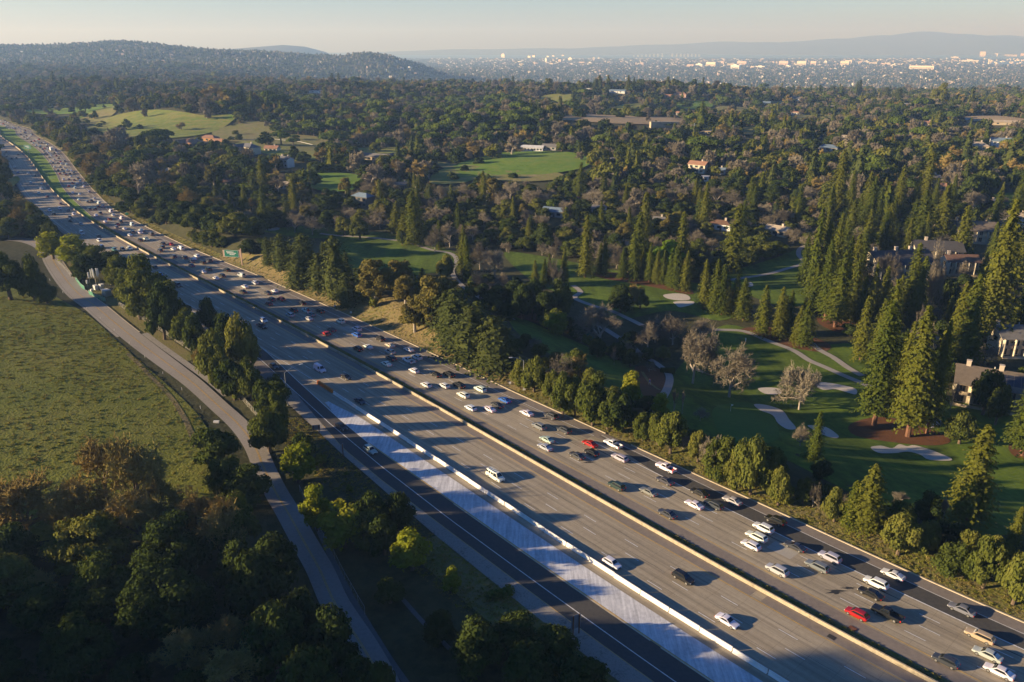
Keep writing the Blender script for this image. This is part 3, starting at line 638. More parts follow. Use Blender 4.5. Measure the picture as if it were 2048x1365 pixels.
mb = MB(); mb.tube((.3, .1, 0), (.3, .1, 5.1), .22, .2, 8); mb.build('post', steel, e); lm('the far green sign', 58, 310)
e = signgreen(gp(255, 436)[0], 1.8, 1.2, 1.6, R(-5), None, 'small green sign in front of the trees past the right kerb', lines_=None); mb = MB(); mb.tube((0, .1, 0), (0, .1, 1.8), .06); mb.build('post', steel, e)
# back of the big pink sign over the left shoulder
b = (*P2(500, 712), 0); e = empty('highway_sign', b, R(-14)); tag(e, 'pink back of a large highway sign rising behind an oak', 'road sign')
mb = MB(); mb.box(-6.5, .2, -.1, .1, 5.2, 8.8); mb.build('panel', pinkp, e); mb = MB(); mb.box(.35, .75, -.2, .2, 0, 8.6); mb.box(-.0, .35, -.1, .1, 6, 8); mb.build('post', signback, e)
def backsign(px, py, w_, h, zb, az, label, pw=.16, lm_=None):
    b = P2(px, py); e = empty('road_sign', (b[0], b[1], tzf(*b)), az); tag(e, label, 'road sign')
    mb = MB(); mb.box(-w_ / 2, w_ / 2, -.03, .03, zb, zb + h); mb.build('panel', signback, e)
    for sx in (-1, 1): mb = MB(); x = sx * w_ * .33; mb.box(x - pw / 2, x + pw / 2, -.19, -.035, -.3, zb + h); mb.build('post', wood, e)
    if lm_: lm(lm_, px, py)
backsign(1151, 1272, 1.7, 2.6, 1.5, R(28), 'tall sign seen from behind on two dark posts by the exit shoulder', lm_='the two-post exit sign')
backsign(634, 873, 1.9, 1.3, 1.7, R(12), 'wide grey sign back on two brown posts where the green verge begins')
e = empty('road_sign', (*P2(686, 917), 0), R(70)); tag(e, 'narrow sign turned edge-on beside the exit shoulder', 'road sign')
mb = MB(); mb.box(-.5, .5, -.03, .03, 2.0, 3.6); mb.build('panel', signback, e); mb = MB(); mb.box(-.08, .08, -.2, -.04, 0, 3.6); mb.build('post', wood, e)
e = empty('roadside_marker', gp(1049, 782)[0]); tag(e, 'red plate under a blue one on a thin post past the right kerb', 'marker')
mb = MB(); mb.tube((0, 0, 0), (0, 0, 3.2), .05); mb.build('post', steel, e); mb = MB(); mb.box(-.45, .45, -.06, -.02, 1.5, 2.1); mb.build('plate', redm, e); mb = MB(); mb.tube((0, -.08, 2.8), (0, -.03, 2.8), .35, .35, 10); mb.build('plate', bluem, e); mb = MB(); mb.box(-.25, .25, -.2, .2, 0, .7); mb.build('base', kw, e)
for k, (a, b_) in enumerate([(670, 616), (702, 629), (292, 455), (188, 378), (1020, 771)]):
    q = gp(a, b_)[0]; e = empty('roadside_post', q); tag(e, ['white post box nearer the big green sign, on the bank edge', 'white post box on the bank edge past the white pickup', 'white marker box opposite the delivery van', 'white marker box at the foot of the oaks by the far bend', 'low white box at the foot of the oaks beyond the kerb'][k], 'marker')
    mb = MB(); mb.tube((0, 0, 0), (0, 0, .5), .06); mb.build('post', steel, e); mb = MB(); mb.box(-.3, .3, -.2, .2, .45, .95); mb.build('box', kw, e)
# drains, debris
for k, (a, b_) in enumerate([(1663, 1275), (1705, 1258)]):
    q = un0(a, b_); mb = MB(); mb.box(-.6, .6, -.45, .45, 0, .02 if k else .03); o = mb.build('drain_cover', [flat('rust', (.16, .06, .03), .9), None][0] if k else MG['tar'], loc=(q[0], q[1], .10 if k else .036)); o.rotation_euler.z = R(-50); tag(o, 'rusty square lid in the planted median' if k else 'dark square drain beside the tan barrier', 'drain')
# delineator posts on the frontage road
dl = [(100, 562), (126, 587), (150, 603), (174, 619), (201, 639), (229, 663), (259, 689), (290, 716), (326, 749), (364, 781), (401, 818)]
for k, q in enumerate(dl):
    mb = MB(); mb.box(-.05, .05, -.03, .03, 0, .55); mb.box(-.06, .06, -.04, .04, .56, .85, 1); b = P2(*q)
    tag(mb.build('delineator_post', [kw, kw], loc=(b[0], b[1], tzf(*b) - .02)), f'white delineator post, {nth[k]} from the far end of the frontage road', 'post', 'delineators along the frontage road')
mb = MB(); mb.box(-.7, .7, -.3, .3, 0, .5); b = P2(433, 846); tag(mb.build('concrete_block', kw, loc=(*b, tzf(*b))), 'white concrete block at the road edge beside the big round oak', 'block')
# chain-link fence
mf, t, out = newmat('chain_link'); tr = N(t, 'ShaderNodeBsdfTransparent'); df = N(t, 'ShaderNodeBsdfDiffuse'); df.inputs[0].default_value = (.45, .42, .36, 1); mx = N(t, 'ShaderNodeMixShader')
wvn = N(t, 'ShaderNodeTexWhiteNoise'); tc = N(t, 'ShaderNodeTexCoord').outputs['Object']; mp = N(t, 'ShaderNodeVectorMath', operation='SNAP'); mp.inputs[1].default_value = (.05, .05, .05); t.links.new(tc, mp.inputs[0]); t.links.new(mp.outputs[0], wvn.inputs[0])
gt = N(t, 'ShaderNodeMath', operation='GREATER_THAN'); gt.inputs[1].default_value = .84; t.links.new(wvn.outputs[0], gt.inputs[0]); t.links.new(gt.outputs[0], mx.inputs[0]); t.links.new(tr.outputs[0], mx.inputs[1]); t.links.new(df.outputs[0], mx.inputs[2]); t.links.new(mx.outputs[0], out.inputs[0])
def fence(pts, label, h=1.7, mat=mf, pm=steel, sp=3.2, name='chain_link_fence', maxp=100):
    P = [Vector(P2(*q)) for q in pts]; e = empty(name, (P[0].x, P[0].y, 0)); tag(e, label, 'fence'); o0 = P[0]; vs = []; fs = []; posts = []
    for a, b in zip(P[:-1], P[1:]):
        n_ = max(1, int((b - a).length / sp))
        for k in range(n_): posts.append(a.lerp(b, k / n_))
    posts.append(P[-1]); posts = posts[:maxp]
    for q in posts:
        z = tzf(q.x, q.y); vs += [(q.x - o0.x, q.y - o0.y, z + .02), (q.x - o0.x, q.y - o0.y, z + h)]
        mb = MB(); mb.tube((q.x - o0.x, q.y - o0.y, z - .1), (q.x - o0.x, q.y - o0.y, z + h + .05), .045, .045, 5); mb.build('post', pm, e)
    fs = [(2 * k, 2 * k + 2, 2 * k + 3, 2 * k + 1) for k in range(len(posts) - 1)]; obj('mesh_panel', mesh('mesh_panel', vs, fs, mat), e)
    mb = MB()
    for k in range(len(posts) - 1): mb.tube(vs[2 * k + 1], vs[2 * k + 3], .03, .03, 4)
    mb.build('top_rail', pm, e)
def hoff(i0, i1, d): return [to_px(q.x, q.y, 0)[:2] for q in offset_path(FPATH[i0:i1], d)[::6]]
n_ = len(FPATH)
fence([(90, 500), (118, 528), (147, 560)], 'chain-link fence at the far end of the frontage road by the yellow-green pine')
fence([(237, 612), (262, 627), (310, 655), (345, 679), (390, 709), (437, 754), (487, 804), (512, 833), (537, 877), (549, 899)], 'long chain-link fence between the frontage road and the oak belt')
fence([(600, 985), (637, 1066), (660, 1100), (690, 1160), (730, 1230)], 'shaded chain-link fence beside the frontage road near the young pines')
fence([(152, 562), (163, 577), (170, 582)], 'green screened panel fence by the antenna compound', 1.9, tealm); fence([(178, 590), (195, 599), (212, 605)], 'long green screened fence in front of the equipment cabinets', 1.9, tealm)
# concrete ditches
ribbon('ditch', [P2(*q) for q in [(628, 1040), (660, 1110), (700, 1190), (745, 1265), (800, 1350), (840, 1400)]], 1.0, MG['ditch'], .12); ribbon('ditch', [P2(*q) for q in [(775, 1165), (810, 1205), (850, 1250), (900, 1300)]], .8, MG['ditch'], .12)
# ------------------------------------------------------------------ antenna compound
wh = flat('cabinet_white', (.66, .66, .62), .6, var=.08); beige = flat('cabinet_beige', (.50, .44, .32), .7, var=.1); grn = flat('equipment_green', (.10, .22, .14), .7)
def gxy(px, py): b = P2(px, py); return (b[0], b[1], tzf(*b))
def slim_pole(px, py, h, label, col=steel):
    mb = MB(); mb.tube((0, 0, 0), (0, 0, h), .13, .1, 8); mb.tube((0, 0, h * .93), (0, 0, h), .16, .16, 8); tag(mb.build('antenna_pole', col, loc=gxy(px, py)), label, 'antenna pole')
slim_pole(166, 563, 7.4, 'tall pale pole beside the green screen panel', beige); slim_pole(161, 548, 3.6, 'short greenish pole left of the tall pale one', grn); slim_pole(172, 548, 3.6, 'slim pole right of the tall pale one', steel); slim_pole(223, 577, 5.4, 'lone bare pole on the right of the compound', beige)
def canister(px, py, h, r, lab, cluster=1, zb=0):
    e = empty('antenna', gxy(px, py)); tag(e, lab, 'antenna', 'antennas in the fenced compound')
    mb = MB(); mb.tube((0, 0, 0), (0, 0, h * .55 + zb), .13, .12, 8); mb.build('mast', beige, e)
    for k in range(cluster):
        a = 6.283 * k / max(1, cluster); ox, oy = (0, 0) if cluster == 1 else (math.cos(a) * 1.15, math.sin(a) * 1.15)
        mb = MB(); mb.tube((ox, oy, h * .5 + zb), (ox, oy, h + zb), r, r, 10); mb.tube((ox, oy, h + zb), (ox, oy, h + .12 + zb), r, r * .4, 10); mb.build('canister', wh, e)
canister(180, 567, 4.4, .34, 'stout white canister antenna left in the compound'); canister(193, 572, 6.2, .24, 'cluster of white canisters on the central mast', 5, .5); canister(200, 566, 5.2, .25, 'white canister antenna just behind the central mast', 1, .6); canister(176, 574, 2.6, .4, 'low beige-topped canister antenna at the left edge of the compound')
def cabinet(px, py, w_, d, h, mat, lab):
    e = empty('equipment_cabinet', gxy(px, py), R(-38)); tag(e, lab, 'cabinet'); mb = MB(); mb.box(-w_ / 2, w_ / 2, -d / 2, d / 2, 0, h); mb.build('body', mat, e)
    mb = MB(); mb.box(-w_ * .42, w_ * .42, -d / 2 - .04, -d / 2 - .005, .15, h - .15); mb.build('door', mat, e); mb = MB(); mb.box(-w_ / 2 - .05, w_ / 2 + .05, -d / 2 - .05, d / 2 + .05, h + .003, h + .08); mb.build('lid', wh, e)
cabinet(192, 580, 1.6, 1.2, 1.8, wh, 'small white equipment cabinet at the foot of the central mast'); cabinet(204, 579, 1.7, 1.3, 2.0, wh, 'white cabinet right of the central mast'); cabinet(214, 592, 3.2, 2.2, 2.3, beige, 'large beige equipment shelter at the end of the green fence'); cabinet(184, 584, .8, .8, 1.0, wh, 'tiny white box behind the green fence')
lm('the antenna compound', 190, 585)
# ------------------------------------------------------------------ cars
paint, t, out = newmat('car_paint'); oi = N(t, 'ShaderNodeObjectInfo'); bs = N(t, 'ShaderNodeBsdfPrincipled'); t.links.new(oi.outputs['Color'], bs.inputs['Base Color'])
bs.inputs['Roughness'].default_value = .34; bs.inputs['Metallic'].default_value = .15; bs.inputs['Coat Weight'].default_value = .6; bs.inputs['Coat Roughness'].default_value = .06; t.links.new(bs.outputs[0], out.inputs[0])
glass, t, out = newmat('car_glass'); bs = N(t, 'ShaderNodeBsdfPrincipled'); bs.inputs['Base Color'].default_value = (.012, .015, .018, 1); bs.inputs['Roughness'].default_value = .08; bs.inputs['Specular IOR Level'].default_value = .8; t.links.new(bs.outputs[0], out.inputs[0])
tyre = flat('tyre_rubber', (.02, .02, .02), .85); rim = flat('wheel_rim', (.45, .44, .42), .35, .7); tail = flat('tail_light', (.60, .012, .008), .25); _b = [n for n in tail.node_tree.nodes if n.type == 'BSDF_PRINCIPLED'][0]; _b.inputs['Emission Color'].default_value = (1, .03, .02, 1); _b.inputs['Emission Strength'].default_value = .1; head = flat('head_light', (.75, .75, .72), .15); plastic = flat('black_plastic', (.03, .03, .032), .6); platem = flat('number_plate', (.6, .6, .58), .5)
# body types: length, width, belt z, roof z, hood z, lower stations, cabin stations (x from front +, top half-width fraction)
TY = dict(sedan=dict(L=4.75, W=1.82, belt=.93, roof=1.44, low=[(2.37, .60, .78), (2.28, .70, .92), (1.5, .78, .98), (.95, .90, 1), (0, .93, 1), (-1.25, .95, 1), (-1.7, .95, .99), (-2.25, .90, .94), (-2.37, .78, .86)], cab=[(1.05, 0), (.35, 1), (-.85, 1), (-1.75, .12)]),
 coupe=dict(L=4.6, W=1.84, belt=.88, roof=1.33, low=[(2.3, .55, .80), (2.2, .66, .93), (1.4, .75, .98), (.85, .86, 1), (0, .90, 1), (-1.3, .93, 1), (-2.1, .92, .97), (-2.3, .78, .86)], cab=[(.95, 0), (.15, 1), (-.65, .98), (-1.8, .2)]),
 suv=dict(L=4.7, W=1.88, belt=1.08, roof=1.70, low=[(2.35, .72, .82), (2.28, .88, .93), (1.4, .98, .98), (.95, 1.06, 1), (0, 1.08, 1), (-1.5, 1.09, 1), (-2.2, 1.08, .98), (-2.35, .95, .9)], cab=[(1.15, 0), (.45, 1), (-1.75, .97), (-2.2, .05)]),
 hatch=dict(L=4.3, W=1.78, belt=.98, roof=1.50, low=[(2.15, .62, .8), (2.05, .76, .92), (1.4, .86, .98), (.95, .95, 1), (0, .98, 1), (-1.3, .99, 1), (-2.0, .97, .97), (-2.15, .85, .88)], cab=[(1.1, 0), (.4, 1), (-1.45, .96), (-2.0, .05)]),
 wagon=dict(L=4.9, W=1.85, belt=.98, roof=1.58, low=[(2.45, .62, .8), (2.35, .78, .93), (1.5, .88, .98), (1.0, .96, 1), (0, .98, 1), (-1.6, .99, 1), (-2.35, .97, .98), (-2.45, .85, .9)], cab=[(1.1, 0), (.4, 1), (-1.9, .95), (-2.35, .05)]),
 van=dict(L=5.6, W=2.0, belt=1.18, roof=2.15, low=[(2.8, .80, .84), (2.72, 1.0, .94), (2.1, 1.12, .98), (1.7, 1.18, 1), (0, 1.18, 1), (-2.7, 1.18, 1), (-2.8, 1.1, .97)], cab=[(1.95, 0), (1.15, 1), (-2.6, 1), (-2.76, .05)]),
 pickup=dict(L=5.7, W=1.98, belt=1.12, roof=1.82, low=[(2.85, .78, .86), (2.78, 1.0, .95), (1.6, 1.08, .99), (1.2, 1.12, 1), (0, 1.12, 1), (-.75, 1.12, 1)], cab=[(1.25, 0), (.65, 1), (-.45, 1), (-.72, .05)]))
def loft(secs, mi=0):
    n = len(secs[0]); vs = [q for s_ in secs for q in s_]; fs = []
    for i in range(len(secs) - 1):
        for k in range(n - 1): a = i * n + k; fs.append((a, a + n, a + n + 1, a + 1))
    fs.append(tuple(range(n))); fs.append(tuple(range((len(secs) - 1) * n + n - 1, (len(secs) - 1) * n - 1, -1))); return vs, fs
def car_geo(ty):
    T_ = TY[ty]; W = T_['W'] / 2; secs = []
    for (x, zt, wf) in T_['low']:
        w_ = W * wf; z0 = .22 if abs(x) < T_['L'] / 2 - .3 else .32
        pr = [(w_ * .88, z0), (w_, z0 + .12), (w_ * 1.0, zt * .72), (w_ * .965, zt - .06), (w_ * .86, zt), (w_ * .4, zt + .025)]
        secs.append([(x, -a, b) for a, b in pr] + [(x, a, b) for a, b in reversed(pr)])
    body = MB(); v, f = loft(secs); body.add(v, f)
    # cabin
    bz, rz = T_['belt'], T_['roof']; cb = T_['cab']; csec = []
    st = [cb[0], ((cb[0][0] + cb[1][0]) / 2, .55), cb[1], ((cb[1][0] + cb[2][0]) / 2, 1.03), cb[2], ((cb[2][0] + cb[3][0]) / 2, (cb[2][1] + cb[3][1]) / 2 + .05), cb[3]]
    for (x, f_) in st:
        zt = bz + (rz - bz) * f_ + .01; wb = W * .90; wt = wb - (zt - bz) * .30
        csec.append([(x, -wb, bz - .06), (x, -wt - .02, zt - .05), (x, -wt * .85, zt), (x, 0, zt + .02), (x, wt * .85, zt), (x, wt + .02, zt - .05), (x, wb, bz - .06)])
    v, f = loft(csec); body.add(v, f)
    g = {}
    def quad(ps): m_ = MB(); m_.add(ps, [tuple(range(len(ps)))]); return m_
    def shield(a, b, sgn_, u0=.10, u1=.90):
        xa, za = a[0], bz; xb, zb = b[0], bz + (rz - bz) * b[1]
        la = lambda u: (xa + (xb - xa) * u, za + (zb - za) * u + .02)
        d = Vector((zb - za, 0, xa - xb)) * sgn_; d.normalize(); off_ = d * .03
        if off_.z < 0: off_ = -off_
        (x0, z0), (x1, z1) = la(u0), la(u1); w0 = W * .90 - (z0 - bz) * .30 - .08; w1 = W * .90 - (z1 - bz) * .30 - .12; out_ = sgn_ * .03
        return quad([(x0 + out_, -w0, z0 + .03), (x0 + out_, w0, z0 + .03), (x1 + out_, w1, z1 + .03), (x1 + out_, -w1, z1 + .03)])
    g['windshield'] = shield(cb[0], cb[1], 1); g['rear_window'] = shield(cb[3], cb[2], -1, .22 if ty != 'sedan' else .12, .88)
    def sidew(sd):
        xa, xb, xc, xd = cb[0][0], cb[1][0], cb[2][0], cb[3][0]; zt = bz + (rz - bz) * .82; z0 = bz + .05
        pts = [(xa - .22, z0), (xb - .02, zt), (xc + .02, zt), (xd + (.35 if ty in ('sedan', 'coupe') else .12), z0)]
        if ty == 'van': pts = [(xa - .2, z0), (xb - .1, zt), (xb - 1.0, zt), (xb - 1.0, z0)]
        return quad([(x, sd * (W * .90 - (z - bz) * .30 + .035), z) for x, z in (pts if sd > 0 else pts[::-1])])
    g['side_window'] = [sidew(1), sidew(-1)]
    L2 = T_['L'] / 2; wl = []
    wr = .36 if ty in ('suv', 'pickup', 'van') else .33
    for sx in (L2 * .62, -L2 * .60):
        for sy in (-1, 1): wl.append((sx, sy * (W - .10), wr))
    hd = []; tl = []
    zf = T_['low'][1][1]
    for sy in (-1, 1):
        m_ = MB(); m_.box(L2 - .16, L2 + .015, min(sy * W * .5, sy * W * .84), max(sy * W * .5, sy * W * .84), zf - .25, zf - .10); hd.append(m_)
        m_ = MB(); zr = T_['low'][-1][1]; m_.box(-L2 - .015, -L2 + .14, min(sy * W * .55, sy * W * .88), max(sy * W * .55, sy * W * .88), zr - .20, zr - .02); tl.append(m_)
    if ty == 'pickup':
        # open bed
        body.box(-2.8, -.72, -W + .02, -W + .14, .45, 1.12); body.box(-2.8, -.72, W - .14, W - .02, .45, 1.12); body.box(-2.85, -2.74, -W + .02, W - .02, .45, 1.1); body.box(-2.78, -.7, -W + .1, W - .1, .42, .62)
        g['bed_liner'] = MB().box(-2.73, -.76, -W + .15, W - .15, .625, .66)
        tl = [];
        for sy in (-1, 1): m_ = MB(); m_.box(-2.87, -2.72, min(sy * (W - .16), sy * (W - .01)), max(sy * (W - .16), sy * (W - .01)), .72, 1.05); tl.append(m_)
    extra = MB().box(L2 - .03, L2 + .03, -W * .45, W * .45, .35, .58); extra2 = MB().box(-L2 - .03, -L2 + .02, -.26, .26, .52 if ty != 'pickup' else .5, .64)
    return body, g, wl, hd, tl, extra, extra2
PROTO = {}; FARP = {}
def wheel_me(r, w_=.22):
    m_ = MB(); m_.tube((0, -w_ / 2, 0), (0, w_ / 2, 0), r, r, 16, 0); return m_.make('wheel', tyre), MB().tube((0, -w_ / 2 - .012, 0), (0, w_ / 2 + .012, 0), r * .66, r * .66, 10, 0).make('rim', rim)
for ty in TY:
    body, g, wl, hd, tl, e1, e2 = car_geo(ty); parts = []
    bme = body.make('body', paint); parts.append(('body', bme, None))
    for k in ('windshield', 'rear_window'): parts.append((k, g[k].make(k, glass), None))
    for m_ in g['side_window']: parts.append(('side_window', m_.make('side_window', glass), None))
    if 'bed_liner' in g: parts.append(('bed_liner', g['bed_liner'].make('bed_liner', plastic), None))
    for m_ in hd: parts.append(('headlight', m_.make('headlight', head), None))
    for m_ in tl: parts.append(('taillight', m_.make('taillight', tail), None))
    parts.append(('grille', e1.make('grille', plastic), None)); parts.append(('number_plate', e2.make('number_plate', platem), None))
    wm, rm = wheel_me(wl[0][2])
    for (x, y, r_) in wl: parts.append(('wheel', wm, (x, y, r_), rm))
    PROTO[ty] = parts
    # far version: one mesh
    V = []; Fa = []; MI = []; 
    def addm(me_, mi, loc=(0, 0, 0)):
        n_ = len(V); V.extend([(v.co.x + loc[0], v.co.y + loc[1], v.co.z + loc[2]) for v in me_.vertices]); Fa.extend([tuple(i_ + n_ for i_ in p_.vertices) for p_ in me_.polygons]); MI.extend([mi] * len(me_.polygons))
    for p_ in parts: addm(p_[1], {'body': 0, 'windshield': 1, 'rear_window': 1, 'side_window': 1, 'headlight': 3, 'taillight': 4, 'grille': 2, 'number_plate': 3, 'wheel': 2, 'bed_liner': 2}[p_[0]], p_[2] or (0, 0, 0))
    FARP[ty] = mesh(ty, V, Fa, [paint, glass, tyre, head, tail], MI)
COLS = dict(white=(.78, .78, .77), silver=(.45, .46, .47), grey=(.20, .205, .21), black=(.012, .012, .013), dark=(.05, .055, .065), red=(.42, .012, .012), maroon=(.13, .012, .015), blue=(.03, .12, .42), bright=(.02, .30, .75), teal=(.12, .28, .30), green=(.03, .06, .05), pale=(.42, .52, .50), tan=(.46, .36, .24), ivory=(.70, .62, .50), darkblue=(.03, .05, .12))
CN = dict(dark='dark grey', pale='pale green', bright='bright blue', darkblue='dark blue', teal='teal', green='dark green', ivory='cream')
CARS = []
CARITEMS = []
NEAR_Y = 560
def put_car(px, py, ty, col, up, label=None, ang=None):
    q = un0(px, py, .7); s_, o_ = rso([q[0]], [q[1]]); s_, o_ = float(s_[0]), float(o_[0])
    a = rang(s_) + (0 if up else math.pi); 
    if ang: a += ang
    near = py > 625 or (py > 560 and px > 500)
    kind = {'sedan': 'sedan', 'coupe': 'coupe', 'suv': 'suv', 'hatch': 'hatchback', 'wagon': 'station_wagon', 'van': 'van', 'pickup': 'pickup_truck'}[ty]
    c = COLS[col]; c = tuple(min(.85, x * random.uniform(.9, 1.08)) for x in c)
    if near:
        e = empty(kind, (q[0], q[1], .03), a)
        for p_ in PROTO[ty]:
            ch = obj(p_[0], p_[1], e, p_[2]); ch.color = (*c, 1)
            if p_[0] == 'wheel': obj('rim', p_[3], ch)
    else: e = obj(kind, FARP[ty], None, (q[0], q[1], .03)); e.rotation_euler.z = a; e.color = (*c, 1)
    e.scale = (.86, .86, .86)
    k = kind.replace('_', ' ').replace('suv', 'SUV'); k = {'sedan': 'sedan'}.get(k, k)
    e['category'] = 'car' if ty not in ('van', 'pickup') else ('van' if ty == 'van' else 'pickup truck')
    e['group'] = ('cars queueing up the right carriageway' if up else 'cars coming down the left carriageway') if not (o_ < -16) else 'cars on the exit lane'
    if label: e['label'] = label
    else:
        lane = ''
        if up: n_l = int(np.clip((o_ - float(yelR(s_))) / 3.0, 0, 4)); lane = ['inner lane', 'second lane', 'third lane', 'fourth lane', 'outer lane'][n_l]
        else: n_l = int(np.clip((float(yelL(s_)) - o_) / 3.2, 0, 3)); lane = ['median lane', 'second lane', 'third lane', 'outer lane'][n_l]
        CARITEMS.append((e, (CN.get(col, col), k, lane, 'uphill' if up else 'downhill'), q[0], q[1]))
    return e
w_, s_, g_, b_, d_, r_, m_, bl, te, gr, pa, tn, iv, db, br = 'white silver grey black dark red maroon blue teal green pale tan ivory darkblue bright'.split()
UP = [(1999, 1341, 'sedan', w_), (1975.6, 1307, 'sedan', s_), (1960, 1270.6, 'wagon', tn), (1892, 1320, 'hatch', d_), (1924, 1217, 'sedan', g_), (1786.5, 1147.4, 'coupe', w_), (1752.5, 1165, 'suv', w_), (1742, 1185, 'sedan', b_), (1714, 1226, 'hatch', r_), (1775, 1226, 'pickup', b_), (1660, 1113.4, 'suv', s_), (1551.4, 1039.8, 'suv', b_), (1527, 1055, 'suv', w_), (1513, 1072, 'wagon', w_), (1502, 1089, 'hatch', w_), (1591, 1091.3, 'coupe', d_), (1634.6, 1131, 'wagon', g_), (1554.5, 1139, 'suv', s_), (1464.6, 1000, 'sedan', s_), (1332, 934.5, 'pickup', w_), (1330, 960, 'sedan', d_), (1399, 983.8, 'sedan', b_), (1388.4, 1008, 'sedan', w_), (1427, 1008, 'wagon', d_), (1334.5, 1026, 'sedan', d_), (1297, 982, 'sedan', g_), (1128, 859.4, 'suv', d_), (1179.7, 886.3, 'sedan', r_), (1226, 887.5, 'pickup', w_), (1183, 904, 'hatch', b_), (1154, 910, 'sedan', d_), (1239.5, 914.5, 'wagon', s_), (1233.6, 970.7, 'suv', gr), (1053.4, 825.2, 'sedan', w_), (1102, 831, 'suv', d_), (1078, 852, 'suv', g_), (1093.8, 878, 'sedan', pa), (1089.7, 893.2, 'sedan', s_), (871.7, 748.6, 'hatch', b_), (898, 748.6, 'suv', b_), (888.3, 770.5, 'hatch', w_), (917.6, 770, 'suv', b_), (960.6, 777.9, 'suv', w_), (926.4, 789.6, 'suv', w_), (1009.4, 799.3, 'sedan', bl), (993.8, 809, 'sedan', d_), (978.7, 817, 'sedan', w_), (941, 815, 'hatch', w_), (715.6, 697, 'suv', b_), (736, 692.7, 'sedan', w_), (780, 689.8, 'sedan', iv), (780, 703, 'suv', s_), (818, 698.6, 'sedan', w_), (782, 716, 'suv', d_), (772.8, 727, 'sedan', w_), (817.7, 720.5, 'pickup', w_), (833.5, 714, 'suv', w_), (828, 740.5, 'hatch', w_), (852.3, 769, 'hatch', w_), (613.5, 621, 'pickup', w_), (622.5, 628.5, 'hatch', te), (640, 622.5, 'suv', b_), (617, 636.6, 'sedan', s_), (604, 606, 'hatch', b_), (681, 642, 'suv', w_), (662.5, 658.6, 'sedan', d_), (652.7, 666.4, 'hatch', r_), (713.8, 657.6, 'suv', w_), (713.3, 669.3, 'suv', bl), (760, 677, 'suv', b_), (483, 551, 'van', s_), (509.6, 565.4, 'suv', w_), (489.5, 572.7, 'sedan', w_), (486, 582.5, 'sedan', b_), (535, 585, 'sedan', d_), (549.6, 581.5, 'sedan', w_), (542.8, 598.6, 'suv', d_), (562.3, 598, 'suv', m_), (537, 606.4, 'sedan', m_), (586.7, 620, 'suv', b_), (580.4, 629.5, 'suv', s_),
 (341.7, 487.8, 'sedan', r_), (346.6, 497.6, 'sedan', w_), (361.7, 497, 'van', w_), (347, 513, 'suv', d_), (370, 515, 'suv', d_), (387.6, 517, 'sedan', w_), (394, 511.8, 'suv', w_), (383, 522.5, 'sedan', d_), (405.7, 524.5, 'suv', b_), (418, 521, 'suv', d_), (383, 530.3, 'sedan', db), (417.4, 538, 'suv', gr), (406, 543, 'sedan', w_), (453.5, 539.6, 'suv', b_), (444, 551, 'suv', b_), (432, 556, 'sedan', w_),
 (210.5, 443, 'sedan', w_), (240.8, 443.4, 'suv', d_), (235, 448.3, 'sedan', r_), (263.3, 449.3, 'van', w_), (232.5, 454.6, 'suv', g_), (249, 457, 'sedan', w_), (281.8, 459.5, 'sedan', w_), (265.2, 464, 'suv', d_), (280, 465, 'pickup', w_), (259.4, 469.8, 'sedan', w_), (302.3, 468.3, 'van', d_), (280.4, 480, 'suv', b_), (292.6, 478, 'pickup', w_), (325.8, 487.4, 'suv', b_), (324.3, 494.2, 'suv', d_), (320, 501, 'suv', d_),
 (160.7, 363.4, 'van', w_), (154, 367.3, 'suv', w_), (166.6, 367.3, 'suv', s_), (168, 373.2, 'suv', w_), (178.3, 384, 'suv', s_), (159.3, 388.3, 'sedan', w_), (189, 397, 'sedan', s_), (157.8, 399, 'sedan', w_), (182.7, 401.5, 'suv', b_), (174.4, 403.5, 'suv', g_), (197.9, 406.4, 'van', w_), (195.4, 413.2, 'suv', d_), (205.7, 412.8, 'suv', s_), (178.8, 418.6, 'suv', d_), (190, 418, 'suv', d_), (200.3, 426.4, 'suv', d_), (192, 430.3, 'sedan', w_), (221.8, 423, 'van', w_), (226.2, 429.8, 'sedan', w_), (218.8, 438, 'suv', m_), (243.3, 436.7, 'van', w_),
 (120, 347.3, 'suv', r_), (131.8, 349.3, 'suv', m_), (128, 345, 'suv', d_), (139.6, 347.8, 'suv', d_), (147.5, 345.9, 'suv', g_), (134.8, 341, 'suv', w_), (142.6, 341.5, 'sedan', w_), (141.6, 352.7, 'sedan', w_), (127, 359, 'suv', w_), (137.7, 358.6, 'sedan', d_), (148.4, 360, 'sedan', m_), (156.3, 356.6, 'suv', d_), (144.5, 365.9, 'sedan', m_), (137.2, 372.2, 'suv', r_), (150.4, 375.6, 'suv', w_), (145.5, 385.4, 'sedan', w_)]
FAR1 = 'w25,228 d100,222 w115,238 w165,262 r65,280 w115,312 d90,300 w25,297 w130,350 w148,370 g160,330 w195,385 w248,378 w260,345 w285,365 w370,360 d310,390 w410,393 w490,428 r515,420 w422,440 d500,465 g520,480 w530,465 d430,505 d490,555 w610,543 w645,515 d660,500 d540,530 w580,580 d552,600 r795,603 w762,635 r705,635 d640,650 w672,685 d795,675 d850,680 w910,672 w965,712 w740,728 w828,732 d960,750 d825,770 r915,785 w985,782 d875,808 b1140,820 w1165,870 d1115,885 d905,850 w960,852 w990,878 w1018,905 d935,890 d960,915 w1045,938 r1155,938 d1200,905 d1010,970 d1200,990 w1110,1023 r1240,1058 d1325,1045 w1038,1050 d1085,1085 d1185,1090 w1262,1105 w1365,1118 w1118,1170 d1240,1165 w1315,1180 d1190,1235 d1270,1222 w1365,1245'
for q in FAR1.split():
    a, b = q[1:].split(','); UP.append((int(a) / 10.24, 220 + int(b) / 10.24, random.choice(['suv', 'sedan', 'suv', 'hatch']), dict(w=w_, d=random.choice([d_, b_, g_]), r=r_, g=g_, b=bl)[q[0]]))
SPEC_FAR = {}
